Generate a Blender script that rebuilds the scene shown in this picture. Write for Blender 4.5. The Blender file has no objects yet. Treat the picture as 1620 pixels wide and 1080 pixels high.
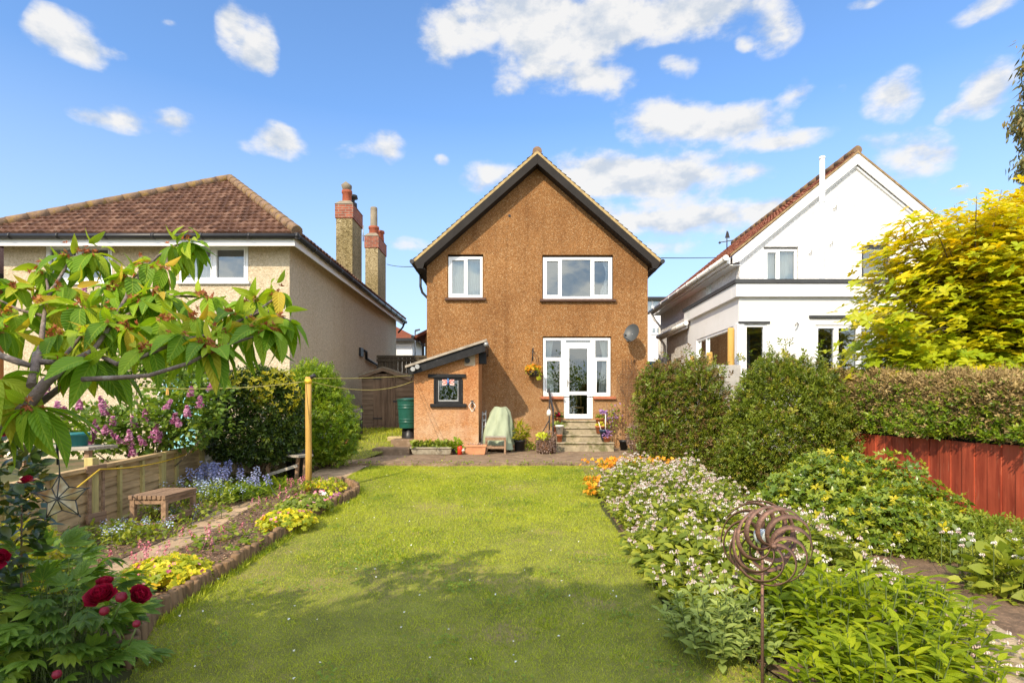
import bpy, math, random
import numpy as np
from mathutils import Vector, Matrix
random.seed(7)
RNG = np.random.default_rng(11)
scene = bpy.context.scene
COL = scene.collection

# ------------------------------------------------------------------ camera
F, CX, HY, CZ = 900.0, 814.0, 643.0, 1.65
cam_d = bpy.data.cameras.new('camera')
cam_d.sensor_width = 36.0
cam_d.lens = 36.0 * F / 1620.0
cam_d.shift_x = (810.0 - CX) / 1620.0
cam_d.shift_y = (HY - 540.0) / 1620.0
cam_d.clip_start = 0.05
cam_d.clip_end = 3000
cam = bpy.data.objects.new('camera', cam_d)
COL.objects.link(cam)
cam.location = (0, 0, CZ)
cam.rotation_euler = (math.radians(90), 0, 0)
scene.camera = cam

# ------------------------------------------------------------------ light
SUN_DIR = Vector((0.93, 1.70, -1.45)).normalized()      # the way the light travels
SUN_EL = math.asin(-SUN_DIR.z)
SUN_AZ = math.atan2(-SUN_DIR.x, -SUN_DIR.y)              # from +Y towards +X
sun_d = bpy.data.lights.new('sun', 'SUN')
sun_d.energy = 3.25
sun_d.angle = math.radians(0.5)
sun_d.color = (1.0, 0.86, 0.66)
sun = bpy.data.objects.new('sun', sun_d)
COL.objects.link(sun)
sun.rotation_euler = SUN_DIR.to_track_quat('-Z', 'Y').to_euler()
sun.location = (-10, -20, 20)
scene.view_settings.view_transform = 'Standard'
scene.view_settings.look = 'None'
scene.view_settings.gamma = 1.0
scene.view_settings.exposure = 0.72

# ------------------------------------------------------------------ sky with clouds
world = bpy.data.worlds.new('World')
scene.world = world
world.use_nodes = True
def build_sky():
    nt = world.node_tree
    N, L = nt.nodes, nt.links
    N.clear()
    out = N.new('ShaderNodeOutputWorld')
    bg = N.new('ShaderNodeBackground')
    bg.inputs['Strength'].default_value = SKY_STRENGTH
    L.new(bg.outputs[0], out.inputs[0])
    sky = N.new('ShaderNodeTexSky')
    sky.sky_type = 'NISHITA'
    sky.sun_disc = False
    sky.sun_elevation = SUN_EL
    sky.sun_rotation = SUN_AZ
    sky.altitude = 50
    sky.air_density = 1.0
    sky.dust_density = 0.25
    sky.ozone_density = 2.2
    def math_(op, a, b=None, c=None, clamp=False):
        n = N.new('ShaderNodeMath'); n.operation = op; n.use_clamp = clamp
        for i, v in enumerate((a, b, c)):
            if v is None: continue
            if isinstance(v, (int, float)): n.inputs[i].default_value = v
            else: L.new(v, n.inputs[i])
        return n.outputs[0]
    def vmath(op, a, b=None):
        n = N.new('ShaderNodeVectorMath'); n.operation = op
        for i, v in enumerate((a, b)):
            if v is None: continue
            if isinstance(v, tuple): n.inputs[i].default_value = v
            else: L.new(v, n.inputs[i])
        return n.outputs['Value'] if op == 'LENGTH' else n.outputs[0]
    tc = N.new('ShaderNodeTexCoord')
    sep = N.new('ShaderNodeSeparateXYZ'); L.new(tc.outputs['Generated'], sep.inputs[0])
    az = math_('ARCTAN2', sep.outputs[0], sep.outputs[1])
    el = math_('ARCSINE', sep.outputs[2])
    comb = N.new('ShaderNodeCombineXYZ'); L.new(az, comb.inputs[0]); L.new(el, comb.inputs[1])
    def noise(vec, scale, detail, rough, dist=0.0):
        n = N.new('ShaderNodeTexNoise'); n.inputs['Scale'].default_value = scale
        n.inputs['Detail'].default_value = detail; n.inputs['Roughness'].default_value = rough
        n.inputs['Distortion'].default_value = dist
        L.new(vec, n.inputs['Vector']); return n
    w1 = noise(comb.outputs[0], 7.0, 3.0, 0.55)
    warp = vmath('MULTIPLY', vmath('SUBTRACT', w1.outputs['Color'], (0.5, 0.5, 0.5)), (0.045, 0.035, 0.0))
    p = vmath('ADD', comb.outputs[0], warp)
    total = None
    for (px, py, rx, ry, s) in CLOUDS:
        u, v = (px - CX) / F, (HY - py) / F
        a = math.atan2(u, 1.0); e = math.atan2(v, math.hypot(u, 1.0))
        ra = 1.12 * rx / F / (1 + u * u); re = 1.15 * ry / F / math.sqrt(1 + u * u + v * v)
        d = vmath('LENGTH', vmath('MULTIPLY', vmath('SUBTRACT', p, (a, e, 0.0)), (1 / ra, 1 / re, 1.0)))
        k = math_('MULTIPLY', math_('SUBTRACT', 1.25, d, clamp=True), s)
        total = k if total is None else math_('ADD', total, k)
    # added clouds out of view, behind the camera and overhead
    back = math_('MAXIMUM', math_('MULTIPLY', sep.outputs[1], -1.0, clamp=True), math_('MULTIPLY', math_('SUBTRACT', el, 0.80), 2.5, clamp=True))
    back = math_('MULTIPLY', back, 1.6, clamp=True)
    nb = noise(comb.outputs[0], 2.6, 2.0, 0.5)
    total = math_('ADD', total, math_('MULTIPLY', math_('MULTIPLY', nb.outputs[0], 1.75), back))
    total = math_('MINIMUM', total, 1.35)
    flat = vmath('MULTIPLY', comb.outputs[0], (0.72, 1.25, 1.0))
    n1 = noise(flat, 19.0, 9.0, 0.57, 0.0)
    n2 = noise(flat, 46.0, 5.0, 0.65)
    dens = math_('ADD', total, math_('MULTIPLY', math_('SUBTRACT', n1.outputs[0], 0.5), 2.5))
    dens = math_('ADD', dens, math_('MULTIPLY', math_('SUBTRACT', n2.outputs[0], 0.5), 0.30))
    dens = math_('MULTIPLY', dens, math_('MULTIPLY', total, 3.0, clamp=True))
    mr = N.new('ShaderNodeMapRange'); mr.interpolation_type = 'SMOOTHSTEP'
    L.new(dens, mr.inputs[0]); mr.inputs[1].default_value = 0.14; mr.inputs[2].default_value = 1.10
    # shade inside a cloud: thinner towards its lower side
    off = vmath('ADD', flat, (0.010, 0.036, 0.0))
    n3 = noise(off, 19.0, 6.0, 0.55, 0.0)
    shade = math_('ADD', math_('SUBTRACT', n1.outputs[0], n3.outputs[0]), 0.5)
    ramp = N.new('ShaderNodeValToRGB')
    ramp.color_ramp.elements[0].position = 0.34; ramp.color_ramp.elements[0].color = (0.66, 0.73, 0.83, 1)
    ramp.color_ramp.elements[1].position = 0.56; ramp.color_ramp.elements[1].color = (1.0, 0.99, 0.975, 1)
    L.new(shade, ramp.inputs[0])
    cl = vmath('MULTIPLY', ramp.outputs[0], (CLOUD_V, CLOUD_V, CLOUD_V))
    fill_boost = math_('ADD', 1.0, math_('MULTIPLY', back, 1.65))      # unseen clouds brightened to add fill light
    sc_ = N.new('ShaderNodeVectorMath'); sc_.operation = 'SCALE'; L.new(cl, sc_.inputs[0]); L.new(fill_boost, sc_.inputs[3]); cl = sc_.outputs[0]
    hz = vmath('MULTIPLY', sky.outputs[0], SKY_TINT)
    # thin white veil low over the horizon
    veil = math_('MULTIPLY', math_('SUBTRACT', 1.0, math_('MULTIPLY', el, 2.15), clamp=True), 0.92)
    vc = N.new('ShaderNodeMix'); vc.data_type = 'RGBA'
    L.new(veil, vc.inputs[0]); L.new(hz, vc.inputs[6]); vc.inputs[7].default_value = (CLOUD_V * .72, CLOUD_V * .86, CLOUD_V * 1.0, 1)
    mix = N.new('ShaderNodeMix'); mix.data_type = 'RGBA'
    L.new(math_('MULTIPLY', mr.outputs[0], 0.96), mix.inputs[0]); L.new(vc.outputs[2], mix.inputs[6]); L.new(cl, mix.inputs[7])
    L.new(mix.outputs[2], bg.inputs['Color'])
SKY_STRENGTH = 0.15
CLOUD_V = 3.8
SKY_TINT = (0.80, 0.99, 1.16)
CLOUDS = [(115, 52, 62, 34, .95), (75, 28, 30, 26, .8), (150, 82, 40, 22, .8), (45, 55, 40, 30, .35), (200, 85, 22, 12, .35),
          (390, 62, 44, 44, .95), (360, 25, 24, 24, .7), (415, 95, 26, 22, .7), (268, 30, 16, 8, .35),
          (130, 178, 34, 14, .7), (195, 188, 48, 20, .9), (275, 193, 36, 20, .9),
          (450, 224, 44, 22, 1.0), (395, 235, 26, 12, .4), (610, 230, 34, 26, 1.0), (545, 233, 30, 14, .55), (700, 250, 14, 10, .5),
          (700, 62, 50, 34, .75), (790, 22, 110, 46, 1.0), (960, 20, 150, 46, 1.0), (1120, 15, 110, 36, 1.0), (1230, 48, 40, 34, .9), (900, 55, 120, 30, .8),
          (880, 110, 90, 34, 1.05), (960, 130, 50, 26, .7), (800, 148, 24, 12, .5), (1072, 105, 30, 20, .6), (1172, 65, 18, 10, .6),
          (1045, 185, 66, 32, 1.0), (1110, 200, 64, 28, .95), (1185, 192, 64, 30, 1.0), (1250, 222, 62, 18, .75), (1170, 238, 80, 11, .45),
          (775, 282, 44, 30, .95), (930, 268, 68, 32, 1.1), (1010, 275, 74, 34, 1.1), (1095, 284, 84, 30, 1.05), (1200, 277, 34, 16, .6), (905, 300, 60, 20, .7), (1010, 342, 125, 21, .95), (1140, 346, 125, 20, 1.0), (1235, 336, 50, 12, .5), (890, 335, 60, 20, .5),
          (1070, 385, 110, 16, .6), (650, 385, 40, 14, .6), (80, 335, 40, 12, .5), (640, 300, 24, 10, .2),
          (1268, 143, 34, 18, .85), (1340, 137, 16, 10, .4), (1415, 152, 50, 34, 1.0), (1508, 180, 24, 12, .7), (1570, 140, 46, 38, 1.0), (1560, 165, 36, 22, .5),
          (1440, 245, 66, 40, .9), (1370, 228, 36, 16, .5), (1500, 235, 30, 14, .4), (1575, 8, 70, 20, .75), (1370, 5, 40, 10, .5), (1500, 300, 60, 20, .4)]
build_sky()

# ------------------------------------------------------------------ helpers
def V3(*a): return Vector(a)
def Xp(px, Y): return (px - CX) * Y / F
def Zp(py, Y): return CZ - (py - HY) * Y / F
def P(px, py, Y): return Vector((Xp(px, Y), Y, Zp(py, Y)))
SL = 0.04
def gz(y): return SL * y if y < 11.4 else 0.456
def G(px, py):
    Y = CZ / (SL + (py - HY) / F)
    return Vector((Xp(px, Y), Y, SL * Y))

def tag(o, label=None, cat=None, group=None, kind=None):
    if label: o['label'] = label
    if cat: o['category'] = cat
    if group: o['group'] = group
    if kind: o['kind'] = kind
    return o
def thing(name, label, cat, loc, group=None):
    o = bpy.data.objects.new(name, None)
    o.empty_display_size = 0.2
    COL.objects.link(o); o.location = loc
    return tag(o, label, cat, group)
def origin(o):
    p = Vector((0, 0, 0))
    while o is not None:
        p = p + Vector(o.location); o = o.parent
    return p
def link(name, me, parent=None, loc=None):
    o = bpy.data.objects.new(name, me); COL.objects.link(o)
    if parent is not None: o.parent = parent
    if loc is not None: o.location = loc
    return o
def copy_thing(o, loc=None, label=None, parent=None):
    c = o.copy(); COL.objects.link(c)
    if parent is not None: c.parent = parent
    if loc is not None: c.location = loc
    if label: c['label'] = label
    for ch in list(o.children): copy_thing(ch, parent=c)
    return c

class MB:
    def __init__(self):
        self.v = []; self.f = []; self.m = []; self.s = []
    def add(self, vs, fs, m=0, smooth=False):
        b = len(self.v)
        self.v += [tuple(p) for p in vs]
        for f in fs:
            self.f.append([b + i for i in f]); self.m.append(m); self.s.append(smooth)
        return self
    def poly(self, pts, m=0): return self.add(pts, [list(range(len(pts)))], m)
    def box(self, x0, x1, y0, y1, z0, z1, m=0):
        vs = [(x, y, z) for z in (z0, z1) for y in (y0, y1) for x in (x0, x1)]
        return self.add(vs, [(0, 2, 3, 1), (4, 5, 7, 6), (0, 1, 5, 4), (2, 6, 7, 3), (0, 4, 6, 2), (1, 3, 7, 5)], m)
    def mbox(self, mp, u0, u1, w0, w1, d0, d1, m=0):
        vs = [mp(u, w, d) for d in (d0, d1) for w in (w0, w1) for u in (u0, u1)]
        return self.add(vs, [(0, 2, 3, 1), (4, 5, 7, 6), (0, 1, 5, 4), (2, 6, 7, 3), (0, 4, 6, 2), (1, 3, 7, 5)], m)
    def bar(self, p, q, w, h, m=0, up=(0, 0, 1)):
        p, q = Vector(p), Vector(q); d = (q - p).normalized(); u = Vector(up)
        if abs(d.dot(u)) > 0.98: u = Vector((0, 1, 0))
        s = d.cross(u).normalized(); u = s.cross(d).normalized()
        vs = [e + s * (a * w / 2) + u * (b * h / 2) for e in (p, q) for a, b in ((-1, -1), (1, -1), (1, 1), (-1, 1))]
        return self.add(vs, [(0, 3, 2, 1), (4, 5, 6, 7), (0, 1, 5, 4), (1, 2, 6, 5), (2, 3, 7, 6), (3, 0, 4, 7)], m)
    def prism(self, pts, vec, m=0):
        n = len(pts); vec = Vector(vec)
        vs = [Vector(p) for p in pts] + [Vector(p) + vec for p in pts]
        fs = [list(range(n))[::-1], list(range(n, 2 * n))] + [(i, (i + 1) % n, n + (i + 1) % n, n + i) for i in range(n)]
        return self.add(vs, fs, m)
    def tube(self, pts, rad, n=8, m=0, cap=True):
        pts = [Vector(p) for p in pts]
        if not hasattr(rad, '__len__'): rad = [rad] * len(pts)
        vs = []; fs = []; ref = None
        for i, p in enumerate(pts):
            d = (pts[min(i + 1, len(pts) - 1)] - pts[max(i - 1, 0)]).normalized()
            if ref is None:
                ref = Vector((0, 0, 1)) if abs(d.z) < 0.9 else Vector((1, 0, 0))
            s = d.cross(ref).normalized(); u = s.cross(d).normalized(); ref = u
            for k in range(n):
                a = 2 * math.pi * k / n
                vs.append(p + (s * math.cos(a) + u * math.sin(a)) * rad[i])
        for i in range(len(pts) - 1):
            for k in range(n):
                fs.append((i * n + k, i * n + (k + 1) % n, (i + 1) * n + (k + 1) % n, (i + 1) * n + k))
        self.add(vs, fs, m, True)
        if cap:
            b = len(self.v) - len(vs)
            self.f.append([b + k for k in range(n)][::-1]); self.m.append(m); self.s.append(False)
            self.f.append([b + (len(pts) - 1) * n + k for k in range(n)]); self.m.append(m); self.s.append(False)
        return self
    def lathe(self, c, prof, n=20, m=0, sx=1.0, sy=1.0, smooth=True):
        c = Vector(c); vs = []; fs = []
        for r, z in prof:
            for k in range(n):
                a = 2 * math.pi * k / n
                vs.append(c + Vector((r * sx * math.cos(a), r * sy * math.sin(a), z)))
        for i in range(len(prof) - 1):
            for k in range(n):
                fs.append((i * n + k, i * n + (k + 1) % n, (i + 1) * n + (k + 1) % n, (i + 1) * n + k))
        return self.add(vs, fs, m, smooth)
    def build(self, name, mats, parent=None, loc=None, bevel=0.0):
        if not isinstance(mats, (list, tuple)): mats = [mats]
        org = origin(parent) if parent is not None else (Vector(loc) if loc is not None else Vector((0, 0, 0)))
        me = bpy.data.meshes.new(name)
        me.from_pydata([(a - org.x, b - org.y, c - org.z) for a, b, c in self.v], [], self.f)
        for mt in mats: me.materials.append(mt)
        me.polygons.foreach_set('material_index', self.m)
        me.polygons.foreach_set('use_smooth', self.s)
        me.update()
        o = link(name, me, parent, None if parent is not None else org)
        if bevel:
            b = o.modifiers.new('bevel', 'BEVEL'); b.width = bevel; b.segments = 2; b.limit_method = 'ANGLE'
        return o

# ---- leaves: many small faces in one mesh, each with its own random value
def leaf_t(w=0.3, n=3, peak=0.45, fold=0.3, curl=0.25, tip=1.0, pet=0.0, wave=0.0):
    """One leaf along +Y, unit length: a folded blade with a midrib. Returns verts, faces, uv."""
    vs = [(0, 0, 0)]; uv = [(0.5, 0)]
    rows = []
    for i in range(n + 1):
        t = i / n
        if i in (0, n):
            if i == 0: rows.append((0, 0, 0))
            else:
                vs.append((0, 1, -curl)); uv.append((0.5, 1)); rows.append((len(vs) - 1,) * 3)
            continue
        x = (t / peak) * 0.5 if t < peak else 0.5 + (t - peak) / (1 - peak) * 0.5
        hw = w * math.sin(math.pi * x) ** (0.8 if t < peak else tip)
        tt = pet + t * (1 - pet); z = -curl * tt * tt; b = len(vs)
        zz = fold * hw + wave * hw * (1 if i % 2 else -1)
        vs += [(-hw, tt, z + zz), (0, tt, z), (hw, tt, z + zz)]
        uv += [(0.5 - 0.5 * hw / w, t), (0.5, t), (0.5 + 0.5 * hw / w, t)]
        rows.append((b, b + 1, b + 2))
    fs = []
    for a, b in zip(rows[:-1], rows[1:]):
        for k in (0, 1):
            q = [a[k], a[k + 1], b[k + 1], b[k]]
            q = [x for i, x in enumerate(q) if x not in q[:i]]
            if len(q) > 2: fs.append(q)
    return np.array(vs, float), fs, np.array(uv, float)
def rhomb(w=0.28, fold=0.12, curl=0.12):
    return (np.array([(0, 0, 0), (w, .48, fold), (0, 1, -curl), (-w, .48, fold)], float), [[0, 1, 2], [0, 2, 3]],
            np.array([(.5, 0), (1, .5), (.5, 1), (0, .5)], float))
def merge_t(items):
    """Merge transformed templates: items of (template, 3x3 array columns x,y,z scaled, offset)."""
    V, Fc, U = [], [], []; b = 0
    for (v, f, u), M, o in items:
        V.append(v @ np.asarray(M).T + np.asarray(o)); U.append(u)
        Fc += [[i + b for i in q] for q in f]; b += len(v)
    return np.vstack(V), Fc, np.vstack(U)
def frame(d, up):
    d = np.asarray(d, float); d = d / np.linalg.norm(d)
    x = np.cross(d, up); x = x / (np.linalg.norm(x) + 1e-9); z = np.cross(x, d)
    return np.stack([x, d, z], axis=1)
def sprig(t, n=7, ln=1.0, size=0.45, spread=0.9, seed=0, droop=0.0):
    """A twig with n leaves set round it, unit length along +Y."""
    r = np.random.default_rng(seed); items = []
    for i in range(n):
        s = 0.15 + 0.85 * i / (n - 1) if n > 1 else 1
        a = i * 2.4 + r.uniform(-.4, .4)
        sp = spread * (1.15 - 0.75 * s)
        d = np.array([math.cos(a) * sp, 0.55, math.sin(a) * sp - droop])
        up = np.array([0, 0.4, 1.0]) + r.normal(0, .25, 3)
        items.append((t, frame(d, up) * size * r.uniform(.75, 1.1), (0, s * ln * 0.8, 0)))
    return merge_t(items)
def whorl(t, n=6, seed=0, el=0.3, size=1.0, var=.25):
    """n leaves radiating from one point; el is how far they point along +Y."""
    r = np.random.default_rng(seed); items = []
    for i in range(n):
        a = 2 * math.pi * (i + r.uniform(-.25, .25)) / n
        e = el + r.uniform(-.3, .3)
        d = np.array([math.cos(a), e, math.sin(a)])
        items.append((t, frame(d, (0, 1, 0)) * size * r.uniform(1 - var, 1 + var * .4), (0, 0, 0)))
    return merge_t(items)

class Leaves:
    def __init__(self): self.parts = []
    def add(self, t, pos, d, up, size, mat=0, rnd=None, rng=RNG):
        pos = np.atleast_2d(np.asarray(pos, float)); n = len(pos)
        if n == 0: return self
        d = np.broadcast_to(np.asarray(d, float), (n, 3)); up = np.broadcast_to(np.asarray(up, float), (n, 3))
        d = d / (np.linalg.norm(d, axis=1, keepdims=True) + 1e-9)
        x = np.cross(d, up); l = np.linalg.norm(x, axis=1, keepdims=True)
        alt = np.cross(d, np.array([.31, .77, .55])); x = np.where(l < 1e-3, alt, x)
        x = x / (np.linalg.norm(x, axis=1, keepdims=True) + 1e-9); z = np.cross(x, d)
        size = np.broadcast_to(np.asarray(size, float), (n,))
        if rnd is None: rnd = rng.random(n)
        self.parts.append((t, pos, x, d, z, size, np.broadcast_to(rnd, (n,)), mat)); return self
    def build(self, name, mats, parent=None, loc=None, smooth=True):
        if not isinstance(mats, (list, tuple)): mats = [mats]
        org = origin(parent) if parent is not None else (Vector(loc) if loc is not None else Vector((0, 0, 0)))
        VV, RR, LV, LT, UU, MI = [], [], [], [], [], []; base = 0
        for (v, f, u), pos, x, d, z, size, rnd, mat in self.parts:
            n, k = len(pos), len(v)
            W = pos[:, None, :] + size[:, None, None] * (v[None, :, 0, None] * x[:, None] + v[None, :, 1, None] * d[:, None] + v[None, :, 2, None] * z[:, None])
            VV.append(W.reshape(-1, 3)); RR.append(np.repeat(rnd, k))
            lv = np.concatenate([np.asarray(q) for q in f]); lt = np.array([len(q) for q in f])
            LV.append((lv[None] + (base + np.arange(n) * k)[:, None]).reshape(-1)); LT.append(np.tile(lt, n))
            UU.append(np.tile(u[lv], (n, 1))); MI.append(np.full(n * len(f), mat)); base += n * k
        VV = np.vstack(VV) - np.array(org); LV = np.concatenate(LV); LT = np.concatenate(LT)
        me = bpy.data.meshes.new(name)
        me.vertices.add(len(VV)); me.vertices.foreach_set('co', VV.astype(np.float32).ravel())
        me.loops.add(len(LV)); me.loops.foreach_set('vertex_index', LV.astype(np.int32))
        me.polygons.add(len(LT)); me.polygons.foreach_set('loop_start', np.concatenate([[0], np.cumsum(LT)[:-1]]).astype(np.int32))
        me.polygons.foreach_set('loop_total', LT.astype(np.int32))
        me.polygons.foreach_set('material_index', np.concatenate(MI).astype(np.int32))
        me.polygons.foreach_set('use_smooth', np.full(len(LT), smooth))
        at = me.attributes.new('rnd', 'FLOAT', 'POINT'); at.data.foreach_set('value', np.concatenate(RR).astype(np.float32))
        uvl = me.uv_layers.new(name='UVMap'); uvl.data.foreach_set('uv', np.vstack(UU).astype(np.float32).ravel())
        for mt in mats: me.materials.append(mt)
        me.update(calc_edges=True); me.validate()
        return link(name, me, parent, None if parent is not None else org)

def rdir(n, rng=RNG):
    a = rng.normal(0, 1, (n, 3)); return a / np.linalg.norm(a, axis=1, keepdims=True)
def shell(lobes, n, lo=0.72, hi=1.03, rng=RNG, zmin=-9, inner=0.80, bump=0.10):
    """n points in the outer shell of a union of ellipsoids, and the outward direction at each."""
    L = np.array(lobes, float); area = (L[:, 3] * L[:, 4] + L[:, 4] * L[:, 5] + L[:, 3] * L[:, 5]); area /= area.sum()
    ph = rng.uniform(0, 6.28, (6,)); fr = rng.normal(0, 3.2, (6, 3))
    PS, NS = [], []; got = 0
    for _ in range(30):
        m = n * 2; k = rng.choice(len(L), m, p=area); d = rdir(m, rng)
        r = lo + (hi - lo) * rng.random(m) ** 0.6
        r = r * (1 + bump * np.sin(d @ fr.T * 1.5 + ph).mean(axis=1) * 2.2)
        p = L[k, :3] + d * L[k, 3:] * r[:, None]
        q = np.min(np.where(np.arange(len(L))[None] == k[:, None], 9.0, np.linalg.norm((p[:, None] - L[None, :, :3]) / L[None, :, 3:], axis=2)), axis=1)
        ok = (q > inner) & (p[:, 2] > zmin)
        nn = d / L[k, 3:]; nn /= np.linalg.norm(nn, axis=1, keepdims=True)
        PS.append(p[ok]); NS.append(nn[ok]); got += ok.sum()
        if got >= n: break
    return np.vstack(PS)[:n], np.vstack(NS)[:n]
def inpoly(x, y, poly):
    c = np.zeros(len(x), bool); n = len(poly)
    for i in range(n):
        x0, y0 = poly[i][0], poly[i][1]; x1, y1 = poly[(i + 1) % n][0], poly[(i + 1) % n][1]
        if y0 == y1: continue
        h = ((y0 > y) != (y1 > y)) & (x < (x1 - x0) * (y - y0) / (y1 - y0) + x0); c ^= h
    return c
def scatter_poly(poly, n, rng=RNG, near=0.0):
    """n points in a polygon; near > 0 favours small y (close to the viewer's end of the garden)."""
    xs = [p[0] for p in poly]; ys = [p[1] for p in poly]; out = []; got = 0
    y0, y1 = min(ys), max(ys)
    while got < n:
        x = rng.uniform(min(xs), max(xs), n * 2); y = y0 + (y1 - y0) * rng.random(n * 2) ** (1 + near)
        ok = inpoly(x, y, poly); out.append(np.stack([x[ok], y[ok]], 1)); got += ok.sum()
    return np.vstack(out)[:n]
def gzn(y): return np.where(y < 11.4, SL * y, 0.456)
# ------------------------------------------------------------------ materials
def newmat(name):
    m = bpy.data.materials.new(name); m.use_nodes = True
    nt = m.node_tree; b = nt.nodes['Principled BSDF']
    return m, nt, nt.nodes, nt.links, b
def lin(r, g, b):
    f = lambda c: (c / 255 / 12.92) if c / 255 <= 0.04045 else ((c / 255 + 0.055) / 1.055) ** 2.4
    return (f(r), f(g), f(b))
def tex(N, L, kind, scale, vec, **kw):
    n = N.new('ShaderNodeTex' + kind); n.inputs['Scale'].default_value = scale
    for k, v in kw.items(): n.inputs[k].default_value = v
    L.new(vec, n.inputs['Vector']); return n
def ramp(N, L, fac, stops):
    r = N.new('ShaderNodeValToRGB'); e = r.color_ramp.elements
    while len(e) > 1: e.remove(e[-1])
    e[0].position = stops[0][0]; e[0].color = (*stops[0][1], 1)
    for p, c in stops[1:]:
        q = e.new(p); q.color = (*c, 1)
    L.new(fac, r.inputs[0]); return r.outputs[0]
def mixc(N, L, fac, a, b, mode='MIX'):
    n = N.new('ShaderNodeMix'); n.data_type = 'RGBA'; n.blend_type = mode
    for i, v in ((0, fac), (6, a), (7, b)):
        if isinstance(v, (int, float)): n.inputs[i].default_value = v
        elif isinstance(v, tuple): n.inputs[i].default_value = (*v, 1) if len(v) == 3 else v
        else: L.new(v, n.inputs[i])
    return n.outputs[2]
def bump(N, L, b, h, strength, dist=0.02):
    n = N.new('ShaderNodeBump'); n.inputs['Strength'].default_value = strength; n.inputs['Distance'].default_value = dist
    L.new(h, n.inputs['Height']); L.new(n.outputs[0], b.inputs['Normal'])
def scale_c(c, k): return tuple(x * k for x in c)
def pm(name, c, rough=0.7, var=0.25, vs=4.0, bmp=0.25, bs=40.0, metal=0.0, spec=0.4, c2=None, c2at=0.62, c2s=6.0, stretch=None, detail=6.0):
    """Plain weathered surface: base colour with noise variation, an optional second colour in patches, and bump."""
    m, nt, N, L, b = newmat(name)
    tc = N.new('ShaderNodeTexCoord'); vec = tc.outputs['Object']
    if stretch:
        mp = N.new('ShaderNodeMapping'); mp.inputs['Scale'].default_value = stretch; L.new(vec, mp.inputs[0]); vec = mp.outputs[0]
    n1 = tex(N, L, 'Noise', vs, vec, Detail=detail, Roughness=0.62)
    col = ramp(N, L, n1.outputs[0], [(0.28, scale_c(c, 1 - var)), (0.5, c), (0.74, tuple(min(1, x * (1 + var)) for x in c))])
    if c2:
        n2 = tex(N, L, 'Noise', c2s, vec, Detail=7.0, Roughness=0.68)
        f = ramp(N, L, n2.outputs[0], [(c2at - 0.05, (0, 0, 0)), (c2at + 0.06, (1, 1, 1))])
        col = mixc(N, L, f, col, c2)
    L.new(col, b.inputs['Base Color'])
    b.inputs['Roughness'].default_value = rough; b.inputs['Metallic'].default_value = metal
    b.inputs['Specular IOR Level'].default_value = spec
    if bmp:
        n3 = tex(N, L, 'Noise', bs, vec, Detail=5.0, Roughness=0.6); bump(N, L, b, n3.outputs[0], bmp)
    return m
def leafmat(name, stops, trans=0.35, rough=0.42, veins=0.0, tcol=None, spec=0.4, back=1.15, patch=None, pscale=1.3, gain=(1.75, 1.50, .85)):
    """Leaf: colour by each leaf's own random value, light passes through, veins by the blade's uv."""
    m, nt, N, L, b = newmat(name)
    at = N.new('ShaderNodeAttribute'); at.attribute_name = 'rnd'
    col = ramp(N, L, at.outputs['Fac'], stops)
    tc = N.new('ShaderNodeTexCoord')
    if patch:
        n = tex(N, L, 'Noise', pscale, tc.outputs['Object'], Detail=3.0, Roughness=0.55)
        f = ramp(N, L, n.outputs[0], [(0.42, (0, 0, 0)), (0.62, (1, 1, 1))])
        col = mixc(N, L, f, col, mixc(N, L, 0.75, col, patch))
    if veins:
        sp = N.new('ShaderNodeSeparateXYZ'); L.new(tc.outputs['UV'], sp.inputs[0])
        def M(op, a, c=None):
            q = N.new('ShaderNodeMath'); q.operation = op
            for i, v in enumerate((a, c)):
                if v is None: continue
                if isinstance(v, (int, float)): q.inputs[i].default_value = v
                else: L.new(v, q.inputs[i])
            return q.outputs[0]
        dx = M('ABSOLUTE', M('SUBTRACT', sp.outputs[0], 0.5))
        s = M('SINE', M('MULTIPLY', M('SUBTRACT', sp.outputs[1], M('MULTIPLY', dx, 0.55)), 62.0))
        side = M('GREATER_THAN', s, 0.82); mid = M('LESS_THAN', dx, 0.035)
        vv = M('MAXIMUM', M('MULTIPLY', side, 0.55), mid)
        col = mixc(N, L, M('MULTIPLY', vv, veins), col, (0.42, 0.52, 0.12))
        bump(N, L, b, s, 0.35, 0.01)
    col = mixc(N, L, 1.0, col, gain, 'MULTIPLY')
    g = N.new('ShaderNodeNewGeometry')
    col = mixc(N, L, g.outputs['Backfacing'], col, mixc(N, L, 1.0, col, (back, back, back * 0.95), 'MULTIPLY'))
    L.new(col, b.inputs['Base Color'])
    b.inputs['Roughness'].default_value = rough; b.inputs['Specular IOR Level'].default_value = spec
    t = N.new('ShaderNodeBsdfTranslucent')
    tcx = mixc(N, L, 1.0, col, tcol or (1.5, 1.45, 0.6), 'MULTIPLY'); L.new(tcx, t.inputs[0])
    mx = N.new('ShaderNodeMixShader'); mx.inputs[0].default_value = trans
    L.new(b.outputs[0], mx.inputs[1]); L.new(t.outputs[0], mx.inputs[2])
    L.new(mx.outputs[0], N['Material Output'].inputs[0])
    return m
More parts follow.
